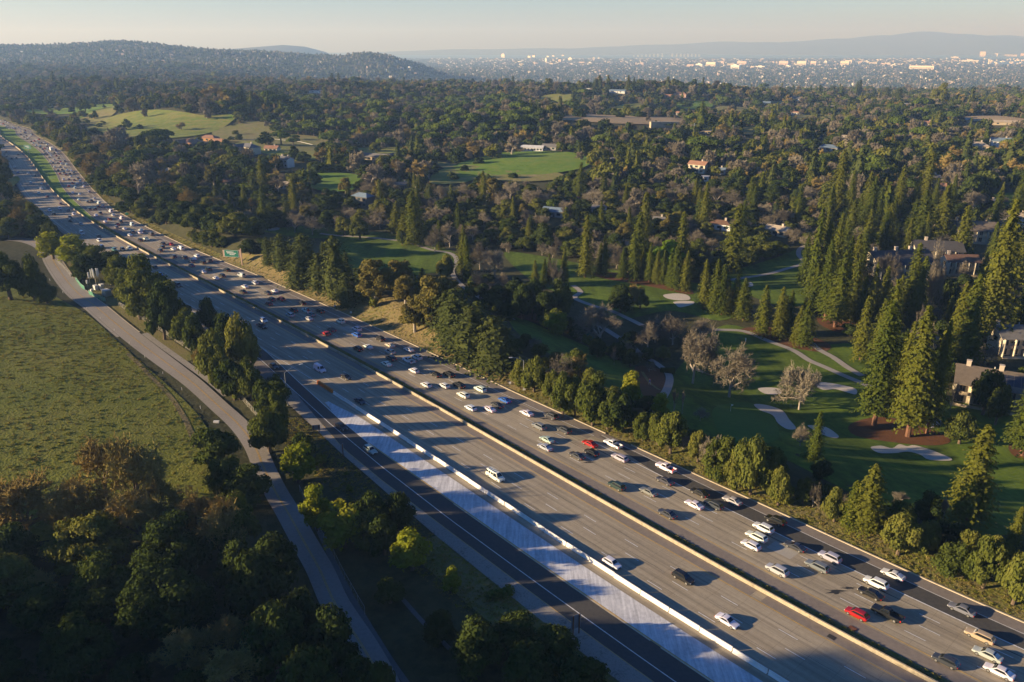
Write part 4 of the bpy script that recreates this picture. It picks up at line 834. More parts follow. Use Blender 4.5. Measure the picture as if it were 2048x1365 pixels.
DN = [(527, 640.6, 'suv', w_), (523.7, 652, 'pickup', b_), (488.6, 644.5, 'sedan', s_), (692, 752.5, 'sedan', b_), (719.5, 801, 'sedan', d_), (547, 731, 'sedan', d_), (682, 852, 'sedan', b_), (740.7, 898.7, 'wagon', s_), (1224, 1125, 'hatch', w_), (1366.5, 1153.7, 'suv', b_), (1455, 1240, 'coupe', w_), (356, 570, 'pickup', d_),
 (162.2, 447.8, 'sedan', s_), (197.9, 472.2, 'sedan', b_), (198.8, 481, 'suv', w_), (204.2, 493.7, 'suv', bl), (229, 499.6, 'suv', te), (245.7, 498.6, 'suv', d_), (259.4, 496.6, 'suv', w_), (259.9, 515.7, 'sedan', d_), (311, 534, 'sedan', b_), (320, 548.4, 'sedan', br), (36, 345, 'sedan', bl), (56.2, 346.3, 'sedan', w_), (70.3, 350.7, 'sedan', d_), (62, 365.9, 'suv', w_), (83, 366.9, 'sedan', w_), (82.5, 377.6, 'suv', w_), (77.6, 386.4, 'suv', w_), (94.7, 392.7, 'sedan', m_), (121.6, 407.4, 'sedan', m_), (119.6, 417, 'suv', w_), (99, 421, 'suv', w_), (108.4, 427.9, 'suv', gr), (148, 428.4, 'suv', w_), (140.6, 434.7, 'suv', g_), (140, 441.6, 'suv', b_), (136.7, 420.6, 'sedan', d_), (12, 304, 'sedan', d_), (13, 313, 'suv', d_), (36.6, 309, 'suv', d_), (23.4, 317.5, 'sedan', d_), (33, 316.5, 'suv', d_), (28.5, 334, 'sedan', w_)]
SPEC = {(1714, 1226): 'bright red hatchback in the inner lane beside the black pickup', (1775, 1226): 'black pickup truck with an open bed beside the bright red hatchback', (1999, 1341): 'white sedan nearest the bottom right corner of the scene', (1960, 1270.6): 'tan station wagon just above the two pale sedans at lower right', (1786.5, 1147.4): 'low white coupe with dark roof glass on the dark outer lane', (1332, 934.5): 'long white pickup carrying a red cooler by the right kerb', (1226, 887.5): 'white pickup truck directly behind the red sedan near the kerb', (1179.7, 886.3): 'shiny red sedan in front of the white pickup', (1093.8, 878): 'pale green sedan in the queue, above a silver one', (1009.4, 799.3): 'metallic blue sedan in the third lane near the kerb', (613.5, 621): 'white pickup with a red load in its bed', (622.5, 628.5): 'teal hatchback close behind the pickup with the red load', (652.7, 666.4): 'red hatchback in the inner lane within the tree shade', (713.3, 669.3): 'blue SUV right below a white SUV in the tree shade', (817.7, 720.5): 'white pickup overlapping a white SUV in the middle lanes', (1514, 1072): 'white wagon', (483, 551): 'tall silver van below the big green sign', (1551.4, 1039.8): 'black SUV braking on the dark outer lane'}
for (a, b, ty, c) in UP: put_car(a, b, ty, c, True, SPEC.get((a, b)))
SPD = {(1224, 1125): 'white hatchback rolling down beside the white barrier', (1366.5, 1153.7): 'glossy black SUV alone in the left carriageway', (1455, 1240): 'rounded white coupe lowest in the left carriageway', (740.7, 898.7): 'silver wagon on the dark exit lane next to the bare slab', (682, 852): 'black sedan on the exit lane ahead of the silver wagon', (547, 731): 'dark sedan entering the exit lane by the lamp', (719.5, 801): 'dark grey sedan beside the start of the white barrier', (692, 752.5): 'black sedan following the shaded white van', (320, 548.4): 'bright blue sedan half hidden by the oaks'}
for (a, b, ty, c) in DN: put_car(a, b, ty, c, False, SPD.get((a, b)))
v = put_car(639.5, 738, 'van', w_, False, 'white cargo van in the shade above the orange crash cushion'); v2 = put_car(990.7, 952, 'van', w_, False, 'white passenger van with side windows and roof ladder rack')
put_car(163.7, 466.4, 'van', w_, False, 'white van on the left shoulder lane above the yellow-green pine')
# rack and side windows of the passenger van
mb = MB()
for x in (-2.2, -1.4, -.6, .2): mb.box(x - .04, x + .04, -.7, .7, 2.20, 2.26)
for y in (-.72, .66): mb.box(-2.4, .5, y, y + .06, 2.262, 2.32)
mb.build('roof_rack', steel, v2)
for x in (.0, -1.0, -2.0):
    for sy in (-1, 1): 
        m2 = MB(); yy = lambda z: sy * (.90 - (z - 1.18) * .30 + .04); ps = [(x, yy(1.35), 1.35), (x, yy(1.85), 1.85), (x - .75, yy(1.85), 1.85), (x - .75, yy(1.35), 1.35)]; m2.add(ps if sy > 0 else ps[::-1], [(0, 1, 2, 3)]); m2.build('side_window', glass, v2)
q = un0(1347, 940, 1.0); mb = MB(); mb.box(-.3, .3, -.25, .25, 0, .5); mb.box(-.32, .32, -.27, .27, .503, .56); o = mb.build('cooler', redm, loc=(q[0], q[1], .62)); o.scale = (.8, .8, .8); o.rotation_euler.z = rang(70); tag(o, 'red cooler standing in the bed of the long white pickup', 'cooler')
mb = MB(); mb.box(-.8, .8, -.7, .7, 0, .5); mb.tube((-.3, 0, .5), (-.3, 0, 1.2), .25, .2, 8); mb.tube((.35, .1, .5), (.35, .1, 1.0), .25, .2, 8); q = un0(617, 621.5, 1.0); o = mb.build('water_tank', redm, loc=(q[0], q[1], .62)); o.scale = (.8, .8, .8); o.rotation_euler.z = rang(245); tag(o, 'red load of tanks on the bed of a white pickup', 'load')
q = un0(103.5, 300.5, 1); e = empty('box_truck', (q[0], q[1], .03), rang(800)); tag(e, 'white box truck among the cars in the far queue', 'truck')
MB().box(-4.2, 2.2, -1.25, 1.25, .9, 3.7).build('cargo_box', kw, e); MB().box(2.3, 4.2, -1.15, 1.15, .5, 2.5).build('cab', kw, e); MB().box(3.6, 4.22, -1.0, 1.0, 1.55, 2.3).build('windshield', glass, e)
for x in (-3, 3):
    for y in (-1.05, 1.05): mb = MB(); mb.tube((x, y - .15, .5), (x, y + .15, .5), .5, .5, 12); mb.build('wheel', tyre, e)
CAR_LM = [(t_, a, b) for (t_, a, b) in LM] + [(t_, *P2(a, b)) for t_, a, b in [('the orange crash cushion', 650, 785), ('the red sedan by the kerb', 1180, 886), ('the bright red hatchback', 1714, 1226), ('the metallic blue sedan', 1009, 799), ('the white trio', 1513, 1072), ('the blue SUV', 713, 669), ('the white box truck', 103, 300), ('the red-cooler pickup', 1332, 934), ('the red-loaded pickup', 614, 621), ('the far bend', 30, 240)]]
rank_labels([(o_, ' '.join([d[0], d[1]]) + '|' + d[2] + ('|up' if d[3] == 'uphill' else '|down'), x, y) for o_, d, x, y in CARITEMS], CAR_LM,
 lambda d, ordn, side, L_, i: f"{d.split('|')[0]}, {'right' if d.endswith('up') else 'left'} carriageway {d.split('|')[1]}, {ordn}{side} {L_}" )
# ------------------------------------------------------------------ trees
SCAT = []
LM_ = dict(
 oak=leaf_mat('oak_leaves', [(.034, .046, .011), (.062, .077, .016), (.10, .108, .022), (.145, .135, .03)], trans=.2),
 oakd=leaf_mat('dark_oak_leaves', [(.024, .034, .010), (.036, .052, .013), (.055, .070, .016)], trans=.15),
 red=leaf_mat('conifer_needles', [(.034, .050, .010), (.060, .076, .012), (.095, .10, .015), (.080, .085, .016)], trans=.22),
 pine=leaf_mat('young_pine_needles', [(.10, .12, .012), (.15, .17, .015), (.20, .19, .02)], trans=.3),
 lime=leaf_mat('lime_leaves', [(.09, .15, .012), (.13, .20, .015), (.17, .21, .02)], trans=.35),
 euc=leaf_mat('eucalyptus_leaves', [(.055, .060, .018), (.095, .088, .024), (.135, .112, .032), (.075, .078, .022)], trans=.2),
 cyp=leaf_mat('dark_cypress_needles', [(.034, .046, .014), (.050, .062, .018), (.070, .075, .02)], trans=.15),
 shrub=leaf_mat('shrub_leaves', [(.045, .062, .012), (.075, .098, .015), (.11, .12, .02), (.14, .13, .03)], trans=.2),
 yel=leaf_mat('yellow_blossom', [(.55, .38, .01), (.65, .5, .02)], trans=.2), pink=leaf_mat('pink_blossom', [(.32, .17, .14), (.40, .24, .20)], trans=.2),
 twig=leaf_mat('bare_twigs', [(.11, .095, .068), (.17, .145, .105), (.23, .20, .145)], trans=0, obj_scale=.2),
 twigy=leaf_mat('lichen_twigs', [(.16, .118, .042), (.23, .17, .055), (.18, .165, .05)], trans=0, obj_scale=.2),
 umb=leaf_mat('umbrella_pine_needles', [(.040, .062, .012), (.065, .09, .015), (.085, .105, .018)], trans=.15))
bark = flat('bark', (.14, .10, .065), .95, var=.3, scale=1.2); barkr = flat('redwood_bark', (.17, .085, .05), .95, var=.3, scale=1.2); barkp = flat('pale_bark', (.36, .31, .25), .9, var=.3, scale=1.5)
def rad(n): v = rng.normal(size=(n, 3)); return v / np.linalg.norm(v, axis=1)[:, None]
class LQ:
    """leaf clumps: many small bent faces"""
    def __init__(s): s.v = []; s.f = []; s.n = 0
    def quads(s, c, nrm, size, asp=.62):
        n = len(c); r = rad(n); u = np.cross(nrm, r); u /= np.linalg.norm(u, axis=1)[:, None] + 1e-9; v = np.cross(nrm, u)
        sz = size * rng.uniform(.6, 1.3, (n, 1)); a = u * sz; b = v * sz * asp; k = nrm * sz * .18
        P = np.stack([c - a - b * .3, c - b - k * .4, c + a * .9 - b * .2, c + b + k], 1); s.v.append(P.reshape(-1, 3)); 
        s.f.append(np.arange(n * 4).reshape(n, 4) + s.n); s.n += n * 4
    def tri(s, v, f): s.v.append(np.asarray(v, float)); s.f += [tuple(q) for q in (np.asarray(f) + s.n).tolist()]; s.n += len(v)
    def make(s, name, mat):
        fs = []
        for f in s.f: fs += f.tolist() if isinstance(f, np.ndarray) else [f]
        return mesh(name, np.concatenate(s.v), fs, mat)
_bm = bmesh.new(); bmesh.ops.create_icosphere(_bm, subdivisions=1, radius=1); ICV = np.array([v.co[:] for v in _bm.verts]); ICF = [tuple(v.index for v in f.verts) for f in _bm.faces]; _bm.free()
def blobs(cs, rs, per, size, mat, name='crown', flatz=.8, core=.78, up=.25):
    q = LQ()
    for c, r in zip(cs, rs):
        n = max(6, int(per * r * r)); d = rad(n); d[:, 2] = np.where(d[:, 2] < -.35, -d[:, 2] * .5, d[:, 2]); d /= np.linalg.norm(d, axis=1)[:, None]
        p_ = c + d * np.array([r, r, r * flatz]) * rng.uniform(.78, 1.2, (n, 1)); nn = d + rad(n) * .7 + np.array([0, 0, up]); nn /= np.linalg.norm(nn, axis=1)[:, None]
        q.quads(p_, nn, size)
        if core: v = ICV * (r * core) * rng.uniform(.85, 1.1, (len(ICV), 1)) * np.array([1, 1, flatz]) + c; q.f += [tuple(i + q.n for i in f) for f in ICF]; q.v.append(v); q.n += len(v)
    return q.make(name, mat)
def limbs(mb, base, cs, r0, h0):
    b = Vector((0, 0, h0)); mb.tube(base, b, r0 * 1.25, r0 * .8, 7)
    for c in cs: c = Vector(c); m_ = b.lerp(c, .5) + Vector((random.uniform(-.3, .3), random.uniform(-.3, .3), -.2)); mb.tube(b, m_, r0 * .5, r0 * .32, 5); mb.tube(m_, c, r0 * .32, r0 * .12, 4)
def oak(h, w_, nb, per, size, mat, seed, flatz=.8, trunk=.22, rmin=.17, rmax=.27, bk=None, low=.17):
    random.seed(seed); cs = []; rs = []
    for i in range(nb):
        a = random.uniform(0, 6.28); rr = (random.random() ** .55) * w_ * .34; z = h * (low + (.84 - low) * max(.02, (1 - (rr / (w_ * .42)) ** 2)) * random.uniform(.1, 1.02))
        cs.append(np.array([rr * math.cos(a), rr * math.sin(a), z])); rs.append(w_ * random.uniform(rmin, rmax) * .8)
    cr = blobs(cs, rs, per, size, mat, flatz=flatz)
    mb = MB(); limbs(mb, (0, 0, -.6), [tuple(c) for c in cs[:7]], w_ * .035 + .08, h * trunk); return cr, mb.make('trunk', bk or bark)
def conifer(h, w_, levels, nb, size, mat, seed, droop=.25, shape=.85, base=.08, bk=None, gap=0, core=.42, qb=6):
    random.seed(seed); q = LQ(); lean = [random.uniform(.75, 1.2) for _ in range(8)]
    C_ = []; Nn = []; 
    for i in range(levels):
        f = i / levels; z = h * (base + (1 - base) * f); r = w_ / 2 * ((1 - f) ** shape) * random.uniform(.72, 1.14) + .12
        if gap and random.random() < gap: r *= .55
        n_ = max(3, int(nb * (.35 + .65 * (1 - f))))
        for k in range(n_):
            a = 6.283 * (k + random.random()) / n_; rr = r * lean[int(a / 6.284 * 8) % 8] * random.uniform(.7, 1.12); m_ = max(2, int(qb * (.4 + .6 * rr / (w_ / 2))))
            for j in range(m_):
                t_ = .22 + .78 * (j + random.random() * .6) / m_; d = rr * t_; s_ = random.uniform(-.12, .12) * rr
                C_.append((d * math.cos(a) - s_ * math.sin(a), d * math.sin(a) + s_ * math.cos(a), z - droop * d * t_ + random.uniform(-.12, .12) * size))
                Nn.append((math.cos(a) * .75 + random.uniform(-.45, .45), math.sin(a) * .75 + random.uniform(-.45, .45), .6 + random.uniform(-.35, .4)))
    C_ = np.array(C_); Nn = np.array(Nn); Nn /= np.linalg.norm(Nn, axis=1)[:, None]; q.quads(C_, Nn, size, .6)
    if core:
        n_ = 8; vs = []; fs = []
        for j, (f, k_) in enumerate([(base + .02, .7), (.3, .8), (.6, .5), (.93, .02)]):
            for k in range(n_): a = 6.283 * k / n_; r = w_ / 2 * core * k_ * random.uniform(.8, 1.2); vs.append((r * math.cos(a), r * math.sin(a), h * f))
        for j in range(3):
            for k in range(n_): fs.append((j * n_ + k, j * n_ + (k + 1) % n_, (j + 1) * n_ + (k + 1) % n_, (j + 1) * n_ + k))
        q.f += [tuple(i + q.n for i in f) for f in fs]; q.v.append(np.array(vs)); q.n += len(vs)
    mb = MB(); mb.tube((0, 0, -.8), (0, 0, h * .55), .018 * h + .05, .010 * h, 7); mb.tube((0, 0, h * .55), (0, 0, h * .98), .010 * h, .02, 5); return q.make('crown', mat), mb.make('trunk', bk or barkr)
def baretree(h, w_, seed, mat, bk, n1=6, depth=4, twig=1.0, col=False, tw=.024):
    random.seed(seed); V = []; Fq = []; mbt = MB()
    def seg(a, b, r0, r1):
        d = (b - a); 
        if d.length < 1e-4: return
        d.normalize(); u = d.orthogonal().normalized(); v = d.cross(u); n_ = len(V)
        for (p_, r) in ((a, r0), (b, r1)):
            for k in range(3): t_ = 2.094 * k; V.append(p_ + u * r * math.cos(t_) + v * r * math.sin(t_))
        for k in range(3): Fq.append((n_ + k, n_ + (k + 1) % 3, n_ + 3 + (k + 1) % 3, n_ + 3 + k))
    def grow(p_, d, L, r, lv):
        e = p_ + d * L
        if lv <= 1: mbt.tube(p_, e, r, r * .7, 5)
        else: seg(p_, e, max(r, tw), max(r * .6, tw * .8))
        if lv >= depth:
            for k in range(int(5 * twig)):
                q = p_.lerp(e, random.random()); dd = (d + Vector((random.gauss(0, .9), random.gauss(0, .9), random.gauss(.1, .7)))).normalized(); seg(q, q + dd * L * random.uniform(.5, 1.0), tw * .8, tw * .45)
            return
        nb = random.choice((3, 4)) if lv else n1
        for k in range(nb):
            sp_ = .30 if col else (.62 + .12 * lv)
            dd = (d * (1.0 if lv else .75) + Vector((random.gauss(0, sp_), random.gauss(0, sp_), random.gauss(.12 if not col else .5, sp_ * .6)))).normalized()
            st = e if k < 2 else p_.lerp(e, random.uniform(.45, .95)); grow(st, dd, L * random.uniform(.62, .86), r * .6, lv + 1)
    k0 = .24 if not col else .16
    grow(Vector((0, 0, -.4)), Vector((random.uniform(-.08, .08), random.uniform(-.08, .08), 1)).normalized(), h * k0, .018 * h + .08, 0)
    A = np.array([v[:] for v in V]); 
    top = max(A[:, 2].max(), 1); A[:, 2] *= h / top; wid = np.percentile(np.hypot(A[:, 0], A[:, 1]), 97); f = (w_ / 2) / max(wid, .1); 
    me1 = mesh('twigs', np.column_stack([A[:, 0] * f, A[:, 1] * f, A[:, 2]]), Fq, mat)
    Tv = [(v[0] * f, v[1] * f, v[2] * h / top) for v in mbt.v]; return me1, mesh('trunk', Tv, mbt.f, bk)
PT = {}
def reg(k, variants): PT[k] = variants
reg('O', [oak(9, 11, 30, 62, .33, LM_['oak'], 10 + i, rmin=.12, rmax=.24) + (9, 11) for i in range(4)])
reg('D', [oak(9, 11, 28, 58, .34, LM_['oakd'], 20 + i, rmin=.12, rmax=.24) + (9, 11) for i in range(3)])
reg('OX', [oak(14, 18, 60, 46, .34, LM_['oak'], 210 + i, rmin=.08, rmax=.17) + (14, 18) for i in range(2)]); reg('DX', [oak(14, 18, 60, 46, .34, LM_['oakd'], 220 + i, rmin=.08, rmax=.17) + (14, 18) for i in range(2)])
reg('C', [conifer(24, 9.5, 56, 15, .36, LM_['red'], 30 + i, shape=[.46, .62, .52, .58][i], gap=.12, qb=11) + (24, 9.5) for i in range(4)])
reg('W', [conifer(30, 11, 64, 17, .38, LM_['red'], 40 + i, droop=.15, shape=.55, base=.13, gap=.3, qb=13) + (30, 11) for i in range(3)])
reg('Y', [conifer(15, 9, 42, 15, .34, LM_['cyp'], 50 + i, shape=.33, base=.02, gap=.28, droop=.1, bk=bark, core=.6, qb=9) + (15, 9) for i in range(3)])
reg('P', [oak(9, 6.0, 24, 80, .28, LM_['pine'], 60 + i, flatz=1.0, trunk=.25, rmin=.16, rmax=.28) + (9, 6.0) for i in range(3)])
reg('L', [oak(10, 11, 22, 34, .5, LM_['lime'], 65) + (10, 11)])
reg('E', [oak(17, 12, 46, 60, .36, LM_['euc'], 70 + i, flatz=1.05, trunk=.3, rmin=.10, rmax=.18, bk=barkp) + (17, 12) for i in range(2)])
reg('B', [baretree(10, 10, 80 + i, LM_['twig'], barkp, depth=5, twig=1.0) + (10, 10) for i in range(3)])
reg('G', [baretree(9, 11, 90 + i, LM_['twigy'], bark, depth=5, twig=1.3, tw=.045) + (9, 11) for i in range(2)])
reg('N', [baretree(12, 2.4, 95 + i, LM_['twig'], barkp, n1=5, depth=4, twig=1.2, col=True) + (12, 2.4) for i in range(2)])
reg('S', [oak(2.6, 3.4, 9, 90, .26, LM_['shrub'], 100 + i, flatz=.8, trunk=.1, rmin=.22, rmax=.32) + (2.6, 3.4) for i in range(3)])
reg('U', [oak(9, 13, 16, 30, .45, LM_['umb'], 110 + i, flatz=.42, trunk=.5, rmin=.2, rmax=.3, low=.6) + (9, 13) for i in range(2)])
reg('K', [oak(5, 5, 10, 50, .3, LM_['pink'], 120, flatz=.8) + (5, 5)]); reg('V', [oak(3.5, 3.5, 8, 70, .26, LM_['yel'], 125) + (3.5, 3.5)])
KN = dict(O=('oak_tree', 'oak', 'olive-green live oak'), D=('oak_tree', 'oak', 'dark green live oak'), C=('conifer_tree', 'conifer', 'narrow olive conifer'), W=('redwood_tree', 'redwood', 'tall shaggy redwood'), Y=('cypress_tree', 'cypress', 'broad dark cypress'), P=('pine_tree', 'pine', 'yellow-green young pine'), L=('leafy_tree', 'tree', 'lime green leafy tree'), E=('eucalyptus_tree', 'eucalyptus', 'golden-tipped eucalyptus'), B=('bare_tree', 'bare tree', 'leafless brown tree'), G=('deciduous_oak', 'bare tree', 'bare yellowish oak'), N=('poplar_tree', 'poplar', 'slim leafless poplar'), S=('shrub', 'shrub', 'low green shrub'), U=('umbrella_pine', 'pine', 'flat-topped umbrella pine'), K=('blossom_tree', 'tree', 'pink blossom tree'), V=('flowering_shrub', 'shrub', 'bright yellow flowering shrub'))
TREEITEMS = []; TP = []      # placed (x, y, r)
def put_tree(kind, x, y, h, wd=None, label=None, var=None, sink=0):
    vs = PT[kind + 'X' if kind in 'OD' and (wd or 0) > 12.5 else kind]; cr, tr, h0, w0 = vs[random.randrange(len(vs)) if var is None else var % len(vs)]
    wd = wd or h * w0 / h0; z = tzf(x, y)
    e = bpy.data.objects.new(KN[kind][0], None); COL.objects.link(e); e.empty_display_size = .5; e.location = (x, y, z - sink); e.rotation_euler = (random.gauss(0, .025), random.gauss(0, .025), random.uniform(0, 6.28))
    sx = wd / w0; e.scale = (sx, sx * random.uniform(.93, 1.07), h / h0)
    c = bpy.data.objects.new('crown', cr); t_ = bpy.data.objects.new('trunk', tr)
    for q in (c, t_): COL.objects.link(q); q.parent = e
    e['category'] = KN[kind][1]; e['group'] = {'O': 'live oaks along the highway and golf course', 'D': 'live oaks along the highway and golf course', 'C': 'conifers around the golf course', 'W': 'tall redwoods on the right', 'S': 'shrubs along the roads'}.get(kind, KN[kind][2] + 's')
    if label: e['label'] = label
    else:
        sz = 'small ' if h < h0 * .62 else ('big ' if h > h0 * 1.25 else ''); TREEITEMS.append((e, sz + KN[kind][2], x, y))
    TP.append((x, y, wd * .5)); return e
def hero(kind, px, pyb, pyt, wpx, label=None, var=None):
    (x, y, z), dep = gp(px, pyb); dep_ = y * cp + (H - z) * sp
    # height from the pixel rows of foot and top
    v1 = (pyt - 682.5) / F; hh = z; 
    a = (sp + v1 * cp) / (cp - v1 * sp); ztop = H - a * y; h = max(1.2, ztop - z) * (1.45 if 215 < px < 565 and 560 < pyb < 800 and kind in 'ODP' else (1.12 if kind in 'OD' and px > 1000 else 1)); wd = wpx / F * dep_ * dict(C=1.15, W=1.15, Y=1.45, E=1.35).get(kind, 1)
    return put_tree(kind, x, y, h, wd, label, var)
HERO = '''W 1256 184 150 15;W 1267 185 153 12;Y 1192 178 157 15;Y 1201 179 159 9;B 1222 176 157 11;Y 664 172 146 13;Y 678 174 145 13;C 787 176 168 6;C 1710 200 162 14;Y 1718 200 159 13;Y 1665 198 171 18;Y 1682 200 172 16;O 1877 212 168 44;Y 1770 205 175 22;Y 1795 206 176 20;D 1560 200 175 14;C 1653 235 176 1;D 1400 190 168 18;Y 1355 185 170 14;Y 1385 184 166 16;V 1652 186 177 7;D 1120 190 176 24;Y 1440 188 168 14;O 22 600 482 100;O 70 603 492 60;O 95 607 560 52;D 437 932 838 110;D 500 1012 922 110;O 455 985 900 90
G 215 1005 882 135;G 275 1050 886 140;G 320 1045 930 100;G 60 1075 948 170;G 150 1080 960 110;G 400 1085 962 130;O 480 1110 972 110;G 455 1120 990 120;G 290 1100 980 140
D 555 1190 1072 120;D 520 1240 1100 130;D 612 1290 1165 110;D 668 1350 1215 120;D 560 1350 1200 140;D 738 1425 1285 110;D 620 1430 1290 150;D 480 1180 1075 110;D 760 1460 1290 90
O 540 905 800 85;P 597 965 868 80;P 636 1062 960 62;P 690 1095 985 95;D 742 1065 978 80;D 800 1060 984 70;P 825 1140 1038 90;P 901 1188 1130 42;D 1025 1300 1230 110;D 955 1335 1240 120;O 735 1100 1010 70;D 610 930 860 60;S 640 930 905 30;D 770 1110 1030 70;S 1010 1190 1172 40;S 985 1200 1180 30;D 1110 1320 1262 100;D 880 1290 1215 80;D 1060 1370 1290 130;D 1165 1390 1320 120
P 108 520 458 60;P 150 530 465 75;O 195 545 480 80;D 225 552 498 75;O 250 575 520 80;D 170 560 505 70;O 300 640 545 125;O 265 615 555 60;O 345 665 590 80;D 420 668 614 46;O 375 690 636 70;D 330 680 600 70;O 425 760 682 66;G 410 745 690 40;D 455 720 650 80;O 490 740 648 70;D 470 800 700 70;O 505 800 702 66;D 535 835 742 60;O 445 790 725 50;O 560 870 770 50;S 480 800 775 30;S 430 760 740 24;D 395 720 655 50;O 280 640 575 50;D 320 620 560 60;O 555 800 738 40
O 20 480 425 60;G 45 470 405 70;D 75 475 425 60;O 15 445 390 60;G 50 440 385 60;D 10 420 345 50;O 70 455 400 50;D 40 470 430 50;O 100 478 440 40;G 20 400 360 40;D 8 370 310 40;O 90 465 425 40;G 10 345 300 30
E 752 600 497 70;E 798 588 505 56;E 812 612 540 50;E 868 650 525 76;E 830 665 575 52;Y 566 538 467 48;Y 612 550 465 52;Y 600 575 500 60;Y 675 595 470 62;Y 695 612 545 44;Y 640 580 505 46;E 900 640 540 60;S 747 618 585 18;Y 720 600 535 40
Y 912 690 575 80;Y 940 718 612 92;Y 992 738 632 84;Y 958 690 600 66;Y 1008 720 650 60;Y 890 662 580 60;D 865 640 575 60;D 860 600 560 40
O 1040 778 715 42;O 1068 785 712 60;B 1120 780 705 84;O 1100 800 740 40;O 1125 838 745 62;O 1150 835 755 50;O 1185 852 745 84;O 1215 860 775 60;D 1235 862 780 70;P 1262 812 737 46;P 1320 840 782 38;N 1348 828 776 17;N 1364 828 780 12;O 1285 882 825 50;O 1268 850 822 30;O 1340 908 823 72;O 1315 890 830 50;B 1366 900 850 34;O 1395 925 862 46;B 1400 842 812 32;O 1435 965 872 76;B 1420 940 868 56;O 1500 990 866 82;O 1470 985 890 60;O 1540 995 905 50;O 1555 1012 932 50;S 1235 865 840 24;S 1210 850 832 20;G 1165 770 708 70;O 1140 775 720 46;O 1180 790 735 50
B 1385 768 640 88;B 1458 795 684 95;B 1598 820 722 86;C 1628 920 822 42;B 1600 892 850 40;S 1566 1008 966 44;O 1606 1008 952 40;C 1728 1062 925 80;O 1668 1045 975 56;C 1700 1055 960 50;B 1625 1015 962 26;B 1800 1010 985 36;O 1795 1110 1030 96;O 1840 1110 1045 60;O 1900 1155 1085 84;O 1965 1178 1068 78;O 2025 1210 1078 84;O 1930 1120 1060 50;N 1883 1052 992 24;C 2027 1090 1012 40;O 1860 1090 1040 40;O 1990 1150 1070 60;D 1850 1050 990 60;S 1560 965 938 30;D 1640 960 920 50
W 1748 852 600 84;W 1815 874 612 90;W 1853 868 640 56;C 1790 830 640 50;O 1918 888 820 66;C 1932 1040 850 100;W 2044 912 725 90;D 1965 830 740 70;O 1990 850 770 50;D 1880 700 640 50;C 1800 760 655 50;W 1765 760 560 70;C 1720 720 590 44
C 1070 572 520 24;C 1087 575 516 20;C 1128 568 494 28;C 1099 570 507 20;B 1106 575 508 36;D 1065 640 560 60;O 1118 640 560 62;P 1112 668 616 56;D 1045 640 575 50;D 1090 650 590 50;D 1030 620 570 40;C 1170 555 425 40;C 1208 553 470 28;C 1198 550 485 24;C 1245 558 495 26;C 1268 562 470 30;C 1298 565 485 30;C 1312 568 500 26;C 1326 570 500 24;C 1352 580 490 40;C 1370 584 500 30;C 1340 575 505 30;L 1330 545 474 76;C 1285 560 500 26
C 1408 618 516 38;C 1428 628 517 34;C 1443 630 528 34;C 1452 630 555 30;C 1468 628 545 34;C 1487 640 555 38;C 1525 672 570 42;C 1553 676 572 40;C 1578 672 580 32;C 1567 672 590 30;C 1600 670 592 26;C 1610 694 600 42;C 1592 690 610 30
B 1200 690 606 96;B 1178 670 620 70;B 1310 685 630 60;B 1345 690 628 56;D 1240 625 575 60;O 1280 617 572 42;G 1265 622 568 30;B 1295 700 640 50;O 1325 720 690 34;S 1250 690 666 26;S 1175 690 665 22;B 1228 730 690 14;B 1298 745 722 26;S 1210 710 690 26;D 1195 715 680 40;D 1260 735 700 40;B 1405 690 635 50
C 1620 600 412 54;C 1640 600 440 46;W 1650 640 480 58;W 1669 655 497 58;C 1700 645 515 40;C 1736 655 523 36;C 1757 645 530 36;C 1785 665 548 36;C 1818 625 485 54;C 1826 645 508 50;C 1664 560 425 50;C 1690 640 545 40;C 1718 650 550 34;C 1770 680 600 36;C 1635 590 500 44;C 1685 600 470 44;C 1605 570 470 30;C 1625 630 540 36
W 1970 690 395 92;W 1925 740 545 76;C 1900 735 560 54;W 2030 580 440 60;C 2040 680 545 60;C 1770 495 405 40;C 1730 510 418 44;C 1765 505 420 44;W 1835 495 380 62;W 1880 480 370 54;C 1920 520 410 50;C 1900 500 450 34;N 1833 690 606 16;N 1846 720 652 16;N 1857 720 640 14;B 1854 640 515 40;B 1862 620 470 34;B 1925 560 520 30;B 1710 500 450 40;N 1862 660 610 18;B 1770 570 500 50;B 1900 820 760 40;C 1700 470 400 40;C 1690 520 440 40;D 1890 630 560 50;C 1990 560 440 50
O 890 560 500 44;C 925 545 450 32;C 878 500 440 22;B 870 505 445 40;B 900 495 440 40;C 935 560 470 36;B 990 555 490 60;B 960 540 480 50;C 830 490 380 60;C 795 470 400 44;C 808 485 430 40;O 805 490 455 30;O 690 470 428 44;B 590 465 424 52;B 625 470 430 44;D 655 462 420 36;O 720 478 430 50;D 960 600 560 40;S 940 590 562 24;V 875 420 408 18;V 790 462 448 14;O 1000 610 570 40;D 980 620 580 40'''
for q in HERO.replace('\n', ';').split(';'):
    a = q.split()
    if len(a) == 5: hero(a[0], *map(float, a[1:]))
tag([o for o in bpy.data.objects if o.name.startswith('leafy_tree')][0], 'bright lime green tree standing out among the dark conifers', 'tree')
TREEITEMS = [q for q in TREEITEMS if not q[0].name.startswith('leafy_tree')]
